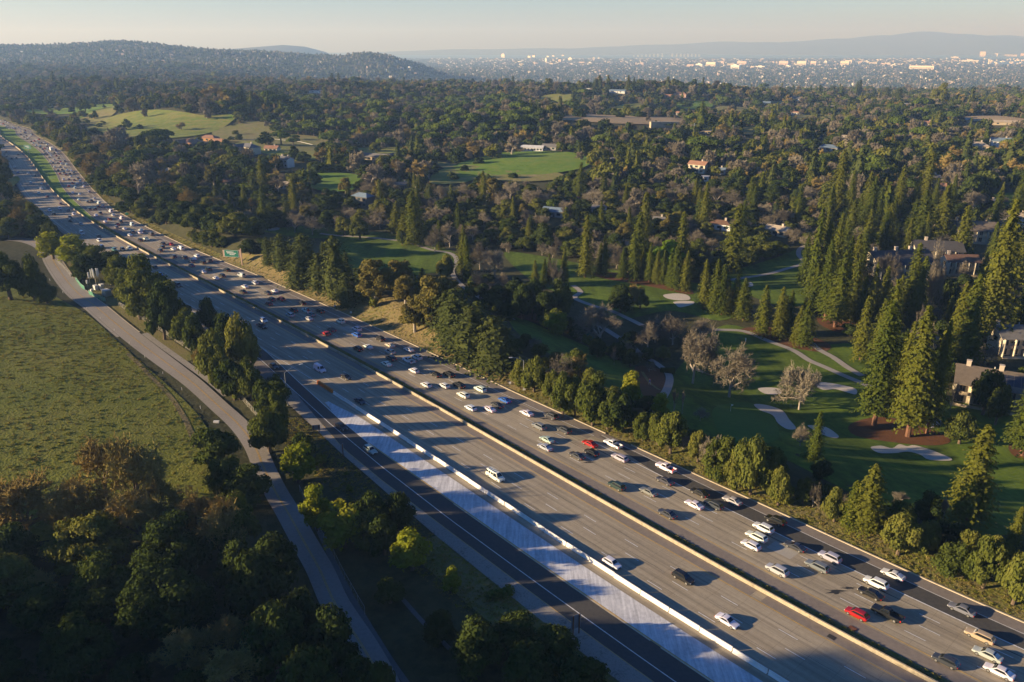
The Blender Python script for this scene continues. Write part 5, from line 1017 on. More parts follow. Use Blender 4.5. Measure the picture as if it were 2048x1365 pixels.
# ------------------------------------------------------------------ where no tree may stand
def clear_mask(x, y, pad=0.):
    s_, o_ = rso(x, y); r = np.zeros(len(x), bool)
    dens = np.where(s_ < 300, 13, np.where(s_ < 345, 7, 3.2))
    r |= (o_ > outL(s_) - 3.5) & (o_ < kerbR(s_) + np.where(s_ < 140, 5.5, dens)) & (s_ < 1380) & (s_ > -120)
    fd, sd_ = polyd(FR, x, y); r |= fd < 7.5
    for pl in T + [MEADOW]: r |= inside(pl, x, y)
    for k_ in (0, 1, 4, 5):
        for q_ in (12, 24): r |= inside(T[k_], x * (1 + q_ / y), y + q_)
    hole = rng.random(len(x)) > .05
    for pl in HPOLY: r |= (inside(pl, x, y) | inside(pl, x * (1 + 16 / y), y + 16) | inside(pl, x * 1.035, y * 1.035) | inside(pl, x * 1.065, y * 1.065)) & hole
    for q in ((640, 492, 24), (600, 494, 20), (690, 500, 18)): r |= np.hypot(x - P2(q[0], q[1])[0], y - P2(q[0], q[1])[1]) < q[2]
    for (hx, hy, hr) in HOUSE_POS: r |= (np.hypot(x - hx, y - hy) < hr)
    return r
# ------------------------------------------------------------------ houses
HOUSE_POS = []
WC = dict(white=(.72, .70, .66), cream=(.62, .54, .40), tan=(.46, .37, .25), orange=(.52, .28, .11), grey=(.34, .33, .30), pink=(.5, .33, .26), dark=(.12, .11, .10), pwhite=(.78, .76, .74), red=(.35, .13, .08))
RC = dict(brown=(.17, .095, .06), tile=(.34, .18, .11), slate=(.13, .13, .14), tan=(.40, .33, .25), grey=(.17, .16, .15), blue=(.16, .22, .28), white=(.52, .52, .52), dark=(.07, .065, .065), shake=(.15, .12, .09))
HM_ = {}
def hmat(kind, c): 
    k = (kind, c)
    if k not in HM_: HM_[k] = flat(f'{kind}_{c}', (WC if kind == 'wall' else RC)[c], .85, var=.22 if kind == 'roof' else .08, scale=.9 if kind == 'roof' else .3)
    return HM_[k]
winm = flat('window_glass', (.03, .045, .05), .1, spec=.8); trim = flat('house_trim', (.55, .52, .46), .7); solar = flat('solar_panel', (.03, .035, .05), .2, spec=.7); brick = flat('chimney_stucco', (.50, .42, .33), .9)
def house(px, py, wpx, label, wall='white', roof='brown', yaw=0., depth=.55, storeys=1, hip=False, chim=1, wing=False, flat_r=False, wins=4, scale=1.0, lmk=None, cat='house', group=None):
    (x, y, z), dep = gp(px, py); wd = wpx / F * dep * scale; d = max(5, wd * depth); hh = 3.0 * storeys; e = empty('house', (x, y, z), R(yaw - 22)); tag(e, label, cat, group)
    HOUSE_POS.append((x, y - d * .2, max(wd, d) * .62)); [HOUSE_POS.append((x * (1 - q_ / y), y - q_, max(wd, d) * .5)) for q_ in (12, 22, 32, .045 * y, .065 * y)]; 
    W2, D2 = wd / 2, d / 2; mb = MB(); mb.box(-W2, W2, -D2, D2, -3, hh); rh = min(3.2, d * .28)
    if not flat_r and not hip: mb.add([(-W2, -D2, hh), (-W2, D2, hh), (-W2, 0, hh + rh - .05), (W2, -D2, hh), (W2, D2, hh), (W2, 0, hh + rh - .05)], [(0, 1, 2), (3, 5, 4), (0, 2, 5, 3), (1, 4, 5, 2)])
    if wing: mb.box(-W2 * .95, -W2 * .35, -D2 - d * .5, -D2 - .01, -3, hh)
    mb.build('wall', hmat('wall', wall), e); ov = .5; mb = MB(); X = W2 + ov; Y = D2 + ov; t_ = .22
    if flat_r: mb.box(-X, X, -Y, Y, hh + .003, hh + .35)
    elif hip:
        r_ = min(X, Y) * .98; mb.add([(-X, -Y, hh), (X, -Y, hh), (X, Y, hh), (-X, Y, hh), (-X + r_, 0, hh + rh), (X - r_, 0, hh + rh)], [(0, 1, 5, 4), (2, 3, 4, 5), (1, 2, 5), (3, 0, 4), (3, 2, 1, 0)])
    else:
        for sy in (-1, 1):
            a = [(-X, sy * Y, hh - .22), (X, sy * Y, hh - .22), (X, 0, hh + rh), (-X, 0, hh + rh)]; b_ = [(p_[0], p_[1], p_[2] + t_) for p_ in a]; f = [(0, 1, 2, 3), (7, 6, 5, 4), (0, 4, 5, 1), (1, 5, 6, 2), (2, 6, 7, 3), (3, 7, 4, 0)]; mb.add(a + b_, f if sy < 0 else [q[::-1] for q in f])
    if wing:
        x0, x1 = -W2 * .95 - ov, -W2 * .35 + ov; xc = (x0 + x1) / 2; yb = -D2 - d * .5 - ov
        for (xa, fl) in ((x0, 1), (x1, 0)):
            a = [(xa, yb, hh - .18), (xa, -.4, hh - .18), (xc, -.4, hh + rh * .8), (xc, yb, hh + rh * .8)]; b_ = [(p_[0], p_[1], p_[2] + t_) for p_ in a]; f = [(0, 1, 2, 3), (7, 6, 5, 4), (0, 4, 5, 1), (1, 5, 6, 2), (2, 6, 7, 3), (3, 7, 4, 0)]; mb.add(a + b_, f if not fl else [q[::-1] for q in f])
    rf = mb.build('roof', hmat('roof', roof), e)
    for k in range(chim): mb = MB(); cx = W2 * (-.55 + 1.1 * k / max(1, chim - 1)) if chim > 1 else W2 * .4; mb.box(cx - .5, cx + .5, -.15, .85, hh * .5, hh + rh + 1.1); mb.box(cx - .6, cx + .6, -.25, .95, hh + rh + 1.103, hh + rh + 1.3); mb.build('chimney', brick, rf)
    for st in range(storeys):
        for k in range(wins):
            cx = -W2 + wd * (k + .6) / (wins + .2); y0 = -D2
            if wing and cx < -W2 * .3: y0 = -D2 - d * .5
            mb = MB(); ww = min(1.1, wd / wins * .32); mb.box(cx - ww, cx + ww, y0 - .05, y0 - .006, st * 3 + .9, st * 3 + 2.3); fr = mb.build('window', winm, e)
    mb = MB(); mb.box(W2 * .05, W2 * .05 + 1.1, -D2 - .07, -D2 - .052, 0, 2.1); mb.build('door', hmat('roof', 'dark'), e)
    for k in range(2): mb = MB(); sy = -D2 * .4 + k * D2 * .9; mb.box(-W2 - .05, -W2 - .006, sy - .7, sy + .7, .9, 2.2); mb.build('window', winm, e)
    if lmk: LM.append((lmk, x, y))
    return e
# the townhouses by the golf course
def townhouse(px, py, wpx, yaw, label, roofc='shake', solarp=True, ch=(-.75, .05, .7), lmk=None, st=2):
    (x, y, z), dep = gp(px, py); wd = wpx / F * dep; d = wd * .62; e = empty('townhouse', (x, y, z), R(yaw)); tag(e, label, 'townhouse', 'townhouses by the golf course'); HOUSE_POS.append((x, y, wd * .62)); [HOUSE_POS.append((x * (1 - q_ / y), y - q_, wd * .45)) for q_ in (14, 26, 38)]; hh = 3.0 * st; W2, D2 = wd / 2, d / 2; rh = d * .24
    mb = MB(); mb.box(-W2, W2, -D2, D2, -2, hh); mb.add([(-W2, -D2, hh), (-W2, D2, hh), (-W2, 0, hh + rh - .05), (W2, -D2, hh), (W2, D2, hh), (W2, 0, hh + rh - .05)], [(0, 1, 2), (3, 5, 4)]); mb.build('wall', hmat('wall', 'cream'), e)
    X = W2 + .6; Y = D2 + 1.4; mb = MB()
    for sy in (-1, 1):
        a = [(-X, sy * Y, hh - .35), (X, sy * Y, hh - .35), (X, 0, hh + rh), (-X, 0, hh + rh)]; b_ = [(p_[0], p_[1], p_[2] + .25) for p_ in a]; f = [(0, 1, 2, 3), (7, 6, 5, 4), (0, 4, 5, 1), (1, 5, 6, 2), (2, 6, 7, 3), (3, 7, 4, 0)]; mb.add(a + b_, f if sy < 0 else [q[::-1] for q in f])
    rf = mb.build('roof', hmat('roof', roofc), e)
    for c in ch: mb = MB(); mb.box(c * W2 - .55, c * W2 + .55, -.5, .6, hh * .5, hh + rh + 1.5); mb.box(c * W2 - .65, c * W2 + .65, -.6, .7, hh + rh + 1.503, hh + rh + 1.7); mb.build('chimney', brick, rf)
    if solarp:
        for k in range(4):
            mb = MB(); sl = (rh + .35) / Y; x0 = W2 * .02 + k * 1.75; f = lambda yy: hh + rh + .27 + yy * sl; mb.add([(x0, -Y * .72, f(-Y * .72)), (x0 + 1.65, -Y * .72, f(-Y * .72)), (x0 + 1.65, -Y * .2, f(-Y * .2)), (x0, -Y * .2, f(-Y * .2))], [(0, 1, 2, 3)]); mb.build('solar_panel', solar, rf)
    mb = MB(); mb.tube((-W2 * .1, .9, hh + rh - .3), (-W2 * .1, .9, hh + rh + .5), .15); mb.build('vent', trim, rf)
    nb = 5
    for k in range(nb):
        cx = -W2 + wd * (k + .5) / nb
        for s_ in range(st):
            mb = MB(); mb.box(cx - .9, cx + .5, -D2 - .06, -D2 - .006, s_ * 3 + .3, s_ * 3 + 2.4); fr = mb.build('window', winm, e); mb = MB(); mb.box(cx - 1.0, cx - .92, -D2 - .09, -D2 - .006, s_ * 3 + .3, s_ * 3 + 2.4); mb.box(cx - .24, cx - .16, -D2 - .1, -D2 - .062, s_ * 3 + .3, s_ * 3 + 2.4); mb.box(cx - 1.0, cx + .6, -D2 - .1, -D2 - .007, s_ * 3 + 2.403, s_ * 3 + 2.5); mb.build('frame', trim, fr)
        mb = MB(); mb.box(cx - wd / nb * .5 + .0, cx - wd / nb * .5 + .22, -D2 - 2.2, -D2 - .11, 0, hh - .1); mb.build('fin_wall', hmat('wall', 'cream'), e)
        mb = MB(); mb.box(cx - wd / nb * .38, cx + wd / nb * .40, -D2 - 1.5, -D2 - .12, 2.85, 3.0); mb.box(cx - wd / nb * .38, cx + wd / nb * .40, -D2 - 1.58, -D2 - 1.5, 2.85, 3.9); mb.build('balcony', hmat('wall', 'tan'), e)
    mb = MB(); mb.box(-W2 - .5, W2 + .5, -D2 - 3.4, -D2 - 3.25, -.4, .9); mb.box(-W2, W2, -D2 - 3.24, -D2 - .1, -1, -.05); mb.build('patio', hmat('wall', 'tan'), e)
    mb = MB(); mb.box(-W2 - .05, -W2 - .006, -D2 * .5, D2 * .1, 3.8, 5.2); mb.build('window', winm, e)
    if lmk: LM.append((lmk, x, y))
townhouse(1985, 800, 142, -28, 'cream townhouse row with balconies, solar panels and three chimneys by the fairway', lmk='the townhouse with solar panels')
townhouse(2035, 700, 104, -4, 'grey-roofed townhouse with a tall stucco chimney on its left gable', 'grey', False, (-.95,), lmk='the townhouse with the tall chimney')
townhouse(1790, 545, 120, 8, 'dark-roofed townhouse row behind the redwoods, with three stucco chimneys', 'dark', False, (-.85, -.1, .4), lmk='the dark-roofed townhouses', st=2)
townhouse(1868, 520, 86, -12, 'dark-roofed townhouse with one pale chimney right of the first row', 'dark', False, (-.5,))
townhouse(1935, 478, 86, -18, 'townhouse with a white chimney partly behind the tallest redwood', 'shake', False, (-.6,), lmk='the townhouse behind the tallest redwood')
townhouse(1915, 545, 60, -5, 'reddish shake-roofed townhouse in front of the dark-roofed ones', 'brown', False, (-.8,))
townhouse(1838, 705, 46, -10, 'townhouse roof glimpsed behind slim leafless trees', 'shake', False, (.2,))
townhouse(2010, 470, 60, -12, 'tan-roofed townhouse at the right edge beyond the tallest redwood', 'tan', False, (.2,))
for a in [(1441, 458, 44, 'white house with a brown hipped roof and a pink chimney above the conifers', dict(wall='white', roof='brown', hip=True, yaw=-8, lmk='the white house with the brown roof')),
 (1555, 470, 46, 'tan-roofed house half hidden on the slope right of the white house', dict(wall='tan', roof='tan', yaw=-25, lmk='the tan-roofed house')),
 (388, 292, 56, 'orange villa with terracotta hipped roofs among yellow-green palms', dict(wall='orange', roof='tile', hip=True, yaw=-10, wing=True, storeys=1, wins=5, chim=1, lmk='the orange villa')),
 (420, 282, 34, 'terracotta-roofed rear wing behind the orange villa', dict(wall='orange', roof='tile', hip=True, yaw=5, chim=0)), (440, 288, 22, 'small orange pavilion right of the orange villa', dict(wall='orange', roof='tile', chim=0)),
 (500, 308, 44, 'large cream house with a grey slate roof and a white chimney', dict(wall='cream', roof='slate', storeys=2, yaw=-20, hip=True, chim=1, wing=True, lmk='the large slate-roofed house')),
 (545, 303, 28, 'cream house with orange gables right of the large slate-roofed one', dict(wall='cream', roof='tile', yaw=10, storeys=1)), (572, 334, 32, 'white farmhouse with dormers beside the round oaks', dict(wall='white', roof='slate', yaw=-14, storeys=2, chim=2, lmk='the white farmhouse')),
 (345, 352, 46, 'low house with pale tan roof slopes among the trees', dict(wall='cream', roof='tan', hip=True, yaw=-10, lmk='the low tan-roofed house')), (748, 320, 76, 'long low house with grey roofs and warm timber ends', dict(wall='tan', roof='grey', yaw=-4, depth=.25, wing=False, wins=8, chim=0, lmk='the long low house')),
 (785, 318, 26, 'timber gabled end wing of the long low house', dict(wall='orange', roof='grey', yaw=80, chim=0)), (832, 317, 8, 'tiny orange shed past the long low house', dict(wall='orange', roof='tan', chim=0, wins=1)),
 (1065, 302, 46, 'white ranch house with white roofs above the green vineyard', dict(wall='pwhite', roof='white', yaw=4, depth=.3, wins=7, chim=0, lmk='the white ranch house')), (1100, 300, 30, 'grey-roofed annex right of the white ranch house', dict(wall='grey', roof='grey', chim=0)),
 (727, 412, 42, 'dark house with a blue barrel roof behind bare trees', dict(wall='dark', roof='blue', hip=True, storeys=2, yaw=-12, chim=0, lmk='the dark blue-roofed house')), (755, 428, 26, 'dark low roof just below the blue-roofed house', dict(wall='grey', roof='dark', chim=1)),
 (636, 186, 36, 'long white flat-roofed house on the middle hill', dict(wall='white', roof='white', flat_r=True, chim=0, depth=.3, lmk='the white house on the middle hill')), (678, 238, 14, 'small white house deep in the dark trees', dict(wall='pwhite', roof='white', flat_r=True, chim=0, wins=2)),
 (1217, 174, 24, 'white flat-roofed house beside the two tall hilltop conifers', dict(wall='white', roof='white', flat_r=True, chim=0, depth=.4, lmk='the hilltop conifers')), (1235, 186, 32, 'pale blue-roofed house just below the hilltop conifers', dict(wall='white', roof='blue', chim=0, depth=.3)), (1176, 181, 10, 'tiny white roof left of the hilltop conifers', dict(wall='pwhite', roof='white', flat_r=True, chim=0, wins=1)),
 (1360, 196, 26, 'terracotta villa with white walls on the hill crest', dict(wall='pink', roof='tile', hip=True, storeys=2, lmk='the hill-crest villa')), (1338, 196, 18, 'low terracotta wing left of the hill-crest villa', dict(wall='red', roof='tile', chim=0)), (1527, 210, 26, 'white-fronted long low house on the right of the crest', dict(wall='pwhite', roof='blue', depth=.4, chim=0)),
 (1588, 201, 24, 'white house with dormers near the yellow tree', dict(wall='pwhite', roof='slate', chim=0, lmk='the house near the yellow tree')), (1740, 206, 20, 'bright white domed house on the right skyline hill', dict(wall='pwhite', roof='white', hip=True, chim=0)), (1828, 212, 50, 'long pale flat roof among trees on the right hill', dict(wall='grey', roof='white', flat_r=True, depth=.2, chim=0, lmk='the long pale flat roof')),
 (1852, 252, 28, 'tan house with a terracotta roof below the long flat roof', dict(wall='tan', roof='tile', hip=True)), (1930, 245, 18, 'narrow house at the left end of the long tan wall', dict(wall='tan', roof='blue', chim=0)), (2010, 250, 60, 'long tan building against the bare cutting on the right', dict(wall='tan', roof='tan', depth=.2, chim=0, lmk='the long tan building')),
 (1312, 250, 9, 'square white tank house on the dam edge', dict(wall='pwhite', roof='white', flat_r=True, chim=0, wins=1)), (1412, 268, 28, 'low house with a brown flat roof in front of the reservoir', dict(wall='tan', roof='grey', flat_r=True, chim=0)), (1418, 280, 10, 'small cream cube of a house below the flat brown roof', dict(wall='cream', roof='tan', flat_r=True, chim=0, wins=1)),
 (1396, 345, 36, 'two-storey cream house with pink roof edges right of centre', dict(wall='cream', roof='tile', storeys=2, yaw=-15, lmk='the cream two-storey house')), (1437, 348, 26, 'pale house with blue-grey roof beside the cream two-storey one', dict(wall='white', roof='blue')), (1405, 362, 22, 'low white outbuilding below the cream two-storey house', dict(wall='white', roof='white', flat_r=True, chim=0)),
 (1693, 282, 28, 'white gabled house with a grey roof on the right slope', dict(wall='white', roof='tan', lmk='the white gabled house')), (1655, 302, 36, 'blue-grey double roof under the trees on the right slope', dict(wall='grey', roof='blue', hip=True, chim=0)), (1950, 298, 46, 'wide tan-roofed house toward the right edge', dict(wall='tan', roof='tan', hip=True, lmk='the wide tan-roofed house')), (2000, 296, 38, 'white two-storey house beside the wide tan-roofed one', dict(wall='pwhite', roof='blue', storeys=2)),
 (1735, 344, 20, 'small orange-walled house with a blue deck', dict(wall='orange', roof='dark', chim=0, lmk='the small orange-walled house')), (1875, 380, 26, 'cream gable catching the sun beyond the big oak', dict(wall='cream', roof='tile', chim=0)), (1545, 322, 14, 'white cottage at the left foot of the right-hand slope', dict(wall='pwhite', roof='grey', chim=0)), (1705, 338, 12, 'tiny white shed left of the orange-walled house', dict(wall='pwhite', roof='white', chim=0, wins=1)),
 (1108, 432, 42, 'blue-roofed house in the shade behind the first fairway', dict(wall='grey', roof='blue', chim=0, lmk='the blue-roofed house')), (1198, 426, 26, 'white house mostly hidden by tall conifers', dict(wall='white', roof='grey', chim=0)), (1318, 450, 22, 'grey-white house left of the white one with the brown roof', dict(wall='white', roof='grey', lmk='the grey-white house')), (1245, 500, 22, 'terracotta roof peeking over the fairway conifers', dict(wall='tan', roof='tile', chim=0)), (1860, 470, 30, 'house roof lost among the tall redwoods', dict(wall='tan', roof='dark')),
 (1655, 255, 14, 'small white house on the brown slope', dict(wall='pwhite', roof='white', chim=0, wins=1)), (1430, 232, 12, 'pale cottage near the green crest meadow', dict(wall='white', roof='grey', chim=0, wins=2)), (455, 372, 24, 'dark red roof low among bare trees', dict(wall='dark', roof='brown', chim=0)), (970, 400, 16, 'white twin chimneys house in the conifer belt', dict(wall='white', roof='dark', chim=2)), (830, 392, 12, 'small house with a white chimney in the conifer belt', dict(wall='tan', roof='brown')), (2035, 442, 36, 'cream-roofed townhouse by the right edge near the small fairway', dict(wall='cream', roof='tan'))]:
    kw_ = a[4]; 
    if a[1] < 270: kw_.setdefault('wins', 2)
    else: kw_.setdefault('wins', 3)
    house(a[0], a[1], a[2], a[3], **kw_)
rh = random.Random(21); hi_ = []
for k in range(34):
    a, b = rh.uniform(560, 2040), rh.uniform(262, 430) if k < 26 else rh.uniform(215, 262)
    p0 = P2(a, b)
    if any(math.hypot(p0[0] - q[0], p0[1] - q[1]) < q[2] + 16 for q in HOUSE_POS) or any(inside(pl, np.array([p0[0]]), np.array([p0[1]]))[0] for pl in T + HPOLY): continue
    wc_, rc_ = rh.choice(['white', 'cream', 'tan', 'grey', 'pwhite']), rh.choice(['brown', 'tile', 'tan', 'grey', 'slate', 'tan'])
    o_ = house(a, b, rh.uniform(17, 30) * (1 if b > 300 else .7), 'x', wc_, rc_, rh.uniform(-20, 30), rh.uniform(.4, .6), 1, rh.random() < .5, 1 if rh.random() < .5 else 0, rh.random() < .4, False, 3, group='houses half hidden in the woods')
    hi_.append((o_, f"{dict(pwhite='bright white').get(wc_, wc_)} house with a {dict(tile='terracotta', slate='dark slate').get(rc_, rc_)} roof", p0[0], p0[1]))
rank_labels(hi_, LM, lambda d, ordn, side, L_, i: f'{d}, {ordn}{side} {L_}')
# fence line and dam wall
def wall_run(name, pts, h, th_, mat, label, cat):
    P = [P2(*q) for q in pts]; mb = MB(); o0 = P[0]
    for a, b in zip(P[:-1], P[1:]):
        d = Vector((b[0] - a[0], b[1] - a[1])).normalized(); n_ = Vector((d.y, -d.x)) * th_ / 2; za, zb = tzf(*a), tzf(*b); ax, ay, bx, by = a[0] - o0[0], a[1] - o0[1], b[0] - o0[0], b[1] - o0[1]
        mb.add([(ax - n_.x, ay - n_.y, za - 1), (ax + n_.x, ay + n_.y, za - 1), (bx + n_.x, by + n_.y, zb - 1), (bx - n_.x, by - n_.y, zb - 1), (ax - n_.x, ay - n_.y, za + h), (ax + n_.x, ay + n_.y, za + h), (bx + n_.x, by + n_.y, zb + h), (bx - n_.x, by - n_.y, zb + h)], [(3, 2, 1, 0), (4, 5, 6, 7), (0, 1, 5, 4), (1, 2, 6, 5), (2, 3, 7, 6), (3, 0, 4, 7)])
    tag(mb.build(name, mat, loc=(o0[0], o0[1], 0)), label, cat)
wall_run('dam_wall', [(1300, 256), (1360, 256)], 6, 4, MG['conc'], 'pale dam wall at the end of the dry reservoir', 'dam')
wall_run('ranch_fence', [(484, 282), (540, 280), (600, 286), (625, 292)], 1.2, .3, kw, 'pale ranch fence crossing the tan hillside', 'fence')
# utility pole
e = empty('utility_pole', gp(1386, 285)[0]); tag(e, 'grey utility pole with a crossarm above the middle houses', 'utility pole'); MB().tube((0, 0, 0), (0, 0, 17), .35, .25, 6).build('pole', steel, e); MB().box(-2.2, 2.2, -.15, .15, 15.5, 15.8).build('crossarm', steel, e)
# golf things
e = empty('golf_flag', gp(1461, 824)[0]); tag(e, 'golf flag on the shaded putting green', 'flag'); MB().tube((0, 0, 0), (0, 0, 2.2), .03).build('pole', kw, e); MB().box(.03, .5, -.01, .01, 1.8, 2.15).build('cloth', kw, e)
MB_b = MB()
for k in range(9): a_ = k * .9; MB_b.box(a_, a_ + .9, -.08 + .1 * math.sin(k), .08 + .1 * math.sin(k), .3, 2.4 + .5 * math.sin(k * 1.3))
o = MB_b.build('golf_net', tealm, loc=gp(1143, 674)[0]); o.rotation_euler.z = R(-25); tag(o, 'green ball net sagging below the bare trees', 'net')
mb = MB(); mb.box(-2.2, 2.2, -.3, .3, 0, 1.8); o = mb.build('hedge', LM_['oakd'], loc=gp(1335, 747)[0]); tag(o, 'low dark hedge across the upper end of the concrete path', 'hedge')
# two golfers, one walker (a few pixels each)
def person(px, py, label, top, legs, az=0, stride=.25):
    (x, y, z), dp = gp(px, py); bm = bmesh.new(); V_ = {}; R_ = {}
    J = dict(pelvis=(0, 0, .95, .15), chest=(0, .02, 1.32, .17), neck=(0, .02, 1.52, .06), head=(0, .05, 1.68, .105), top=(0, .04, 1.76, .07), hipL=(-.11, 0, .88, .10), kneeL=(-.12, stride, .48, .07), footL=(-.12, stride * .9, .05, .05), toeL=(-.12, stride * .9 + .18, .03, .04), hipR=(.11, 0, .88, .10), kneeR=(.12, -stride * .3, .48, .07), footR=(.12, -stride, .06, .05), toeR=(.12, -stride + .18, .03, .04), shL=(-.2, .02, 1.42, .07), elL=(-.28, -.1, 1.14, .05), haL=(-.26, .08, .92, .04), shR=(.2, .02, 1.42, .07), elR=(.28, .12, 1.16, .05), haR=(.24, .3, 1.02, .04))
    for k, v in J.items(): V_[k] = bm.verts.new(v[:3])
    for a, b in 'pelvis chest,chest neck,neck head,head top,pelvis hipL,hipL kneeL,kneeL footL,footL toeL,pelvis hipR,hipR kneeR,kneeR footR,footR toeR,chest shL,shL elL,elL haL,chest shR,shR elR,elR haR'.replace(' ', '|').split(',') and [q.split('|') for q in 'pelvis|chest,chest|neck,neck|head,head|top,pelvis|hipL,hipL|kneeL,kneeL|footL,footL|toeL,pelvis|hipR,hipR|kneeR,kneeR|footR,footR|toeR,chest|shL,shL|elL,elL|haL,chest|shR,shR|elR,elR|haR'.split(',')]: bm.edges.new((V_[a], V_[b]))
    me = bpy.data.meshes.new('person'); bm.to_mesh(me); bm.free(); o = obj('person', me, None, (x, y, z + .2)); o.rotation_euler.z = az
    m_ = o.modifiers.new('skin', 'SKIN'); sv = me.skin_vertices[0].data
    for i, v in enumerate(J.values()): sv[i].radius = (v[3], v[3]); 
    sv[0].use_root = True; s2 = o.modifiers.new('sub', 'SUBSURF'); s2.levels = 1; s2.render_levels = 1
    mt, t, out = newmat('clothing'); sx = N(t, 'ShaderNodeSeparateXYZ'); t.links.new(N(t, 'ShaderNodeTexCoord').outputs['Object'], sx.inputs[0]); c = ramp(t, N(t, 'ShaderNodeMath', operation='MULTIPLY').outputs[0], [(0, legs), (.5, legs), (.51, top), (.83, top), (.84, (.35, .2, .14))]); t.nodes[-2].inputs[1].default_value = 1
    mm = [n_ for n_ in t.nodes if n_.type == 'MATH'][0]; t.links.new(sx.outputs[2], mm.inputs[0]); mm.inputs[1].default_value = .55; r_ = [n_ for n_ in t.nodes if n_.type == 'VALTORGB'][0]; r_.color_ramp.interpolation = 'CONSTANT'
    bs = N(t, 'ShaderNodeBsdfDiffuse'); t.links.new(r_.outputs[0], bs.inputs[0]); t.links.new(bs.outputs[0], out.inputs[0]); me.materials.append(mt); tag(o, label, 'person')
person(1299, 771, 'walker in a blue top on the dirt track beside the golf path', (.03, .08, .35), (.3, .33, .4), .6)
person(1491, 686, 'golfer in white on the shaded fairway below the path junction', (.75, .75, .75), (.6, .6, .6), 1.2, .12)
# ------------------------------------------------------------------ forest
def scatter_px(poly, mix, spacing, hs=(1, 1), n=6000, individual=True, seed=1):
    rg = np.random.default_rng(seed); pl = [P2(*q) for q in poly]; xs = [q[0] for q in pl]; ys = [q[1] for q in pl]
    X = rg.uniform(min(xs), max(xs), n); Y = rg.uniform(min(ys), max(ys), n); k = inside(pl, X, Y); X, Y = X[k], Y[k]
    k = ~clear_mask(X, Y); X, Y = X[k], Y[k]; out_ = []
    if len(TP) == 0: pass
    A = np.array([(a, b, c) for a, b, c in TP]); cnt = 0
    for x, y in zip(X, Y):
        if len(A) and (np.hypot(A[:, 0] - x, A[:, 1] - y) < spacing * .5 + A[:, 2] * .62).any(): continue
        kd = rg.choice(list(mix.keys()), p=np.array(list(mix.values())) / sum(mix.values())); h0, w0 = PT[kd][0][2:4]; f = float(np.clip(rg.lognormal(-.08, .28), .5, 1.6)) * hs[0]; wd = w0 * f * hs[1]
        out_.append((kd, x, y, h0 * f, wd)); A = np.vstack([A, (x, y, wd * .5)]) if len(A) else np.array([(x, y, wd * .5)])
    for (kd, x, y, h, wd) in out_:
        TP.append((x, y, wd * .5)); a_, b_, d_ = to_px(x, y, tzf(x, y)); vis = -60 < a_ < 2108 and d_ > 0 and b_ < 1480; SCAT.append((h / d_ if vis else 0, kd, x, y, h, wd))
    return len(out_)
cnts = []
RG = [([(0, 1090), (180, 1100), (330, 1100), (470, 1150), (540, 1250), (600, 1365), (700, 1480), (0, 1480)], dict(D=5, G=2, O=1), 8.5, (.95, 1)),
 ([(-300, 1000), (0, 1090), (0, 1480), (-500, 1480)], dict(D=1), 13, (1.0, 1)),
 ([(1340, 880), (1420, 905), (1560, 985), (1700, 1065), (1850, 1130), (2000, 1215), (2100, 1265), (2100, 1190), (1950, 1100), (1800, 1060), (1640, 1000), (1500, 930), (1400, 880)], dict(O=4, D=2, S=3, B=1), 5.0, (.62, 1)),
 ([(1010, 720), (1040, 745), (1130, 800), (1250, 860), (1300, 870), (1330, 830), (1240, 800), (1160, 750), (1060, 690), (1010, 690)], dict(O=4, D=3, S=2, B=1), 5.5, (.6, 1)),
 ([(930, 590), (1010, 640), (1120, 690), (1200, 730), (1290, 745), (1340, 700), (1440, 650), (1330, 625), (1200, 600), (1130, 600), (1060, 565), (1000, 550), (930, 560)], dict(D=3, B=4, O=2, S=3), 6.5, (.62, 1)),
 ([(530, 530), (600, 560), (700, 600), (800, 640), (870, 690), (930, 700), (910, 600), (820, 560), (700, 540), (600, 500), (520, 490)], dict(Y=2, D=3, S=2), 8, (.5, 1)),
 ([(230, 430), (350, 470), (520, 530), (560, 520), (520, 470), (400, 400), (260, 370), (160, 300), (60, 240), (100, 290), (160, 350), (200, 400)], dict(D=5, O=4, E=.5, G=1), 8, (1.0, 1)),
 ([(400, 400), (520, 465), (640, 455), (820, 465), (900, 495), (990, 500), (1150, 560), (1400, 570), (1500, 545), (1620, 500), (1620, 400), (1300, 380), (900, 380), (420, 370)], dict(C=.8, B=4, O=5, D=3, E=.6, Y=.5), 8.5, (.8, 1.2)),
 ([(1620, 640), (1700, 680), (1850, 760), (2060, 840), (2100, 640), (2060, 400), (1620, 400)], dict(C=2, W=.5, D=4, O=2, B=3), 9.5, (.8, 1.1)),
 ([(560, 830), (620, 860), (720, 960), (850, 1090), (1000, 1180), (1150, 1290), (1120, 1400), (900, 1400), (760, 1250), (640, 1040), (570, 900)], dict(D=2, P=2, S=5, G=1), 13, (.5, 1)),
 ([(90, 500), (180, 520), (260, 560), (330, 620), (440, 700), (540, 780), (570, 850), (545, 850), (480, 780), (400, 700), (330, 640), (240, 580), (150, 530)], dict(O=3, D=4, S=2), 6, (.9, 1)),
 ([(0, 320), (60, 410), (120, 480), (90, 490), (0, 490)], dict(O=3, D=3, G=2), 7, (.8, 1))]
for k, (pl, mix, spc, hs) in enumerate(RG): cnts.append(scatter_px(pl, mix, spc, hs, seed=k + 5))
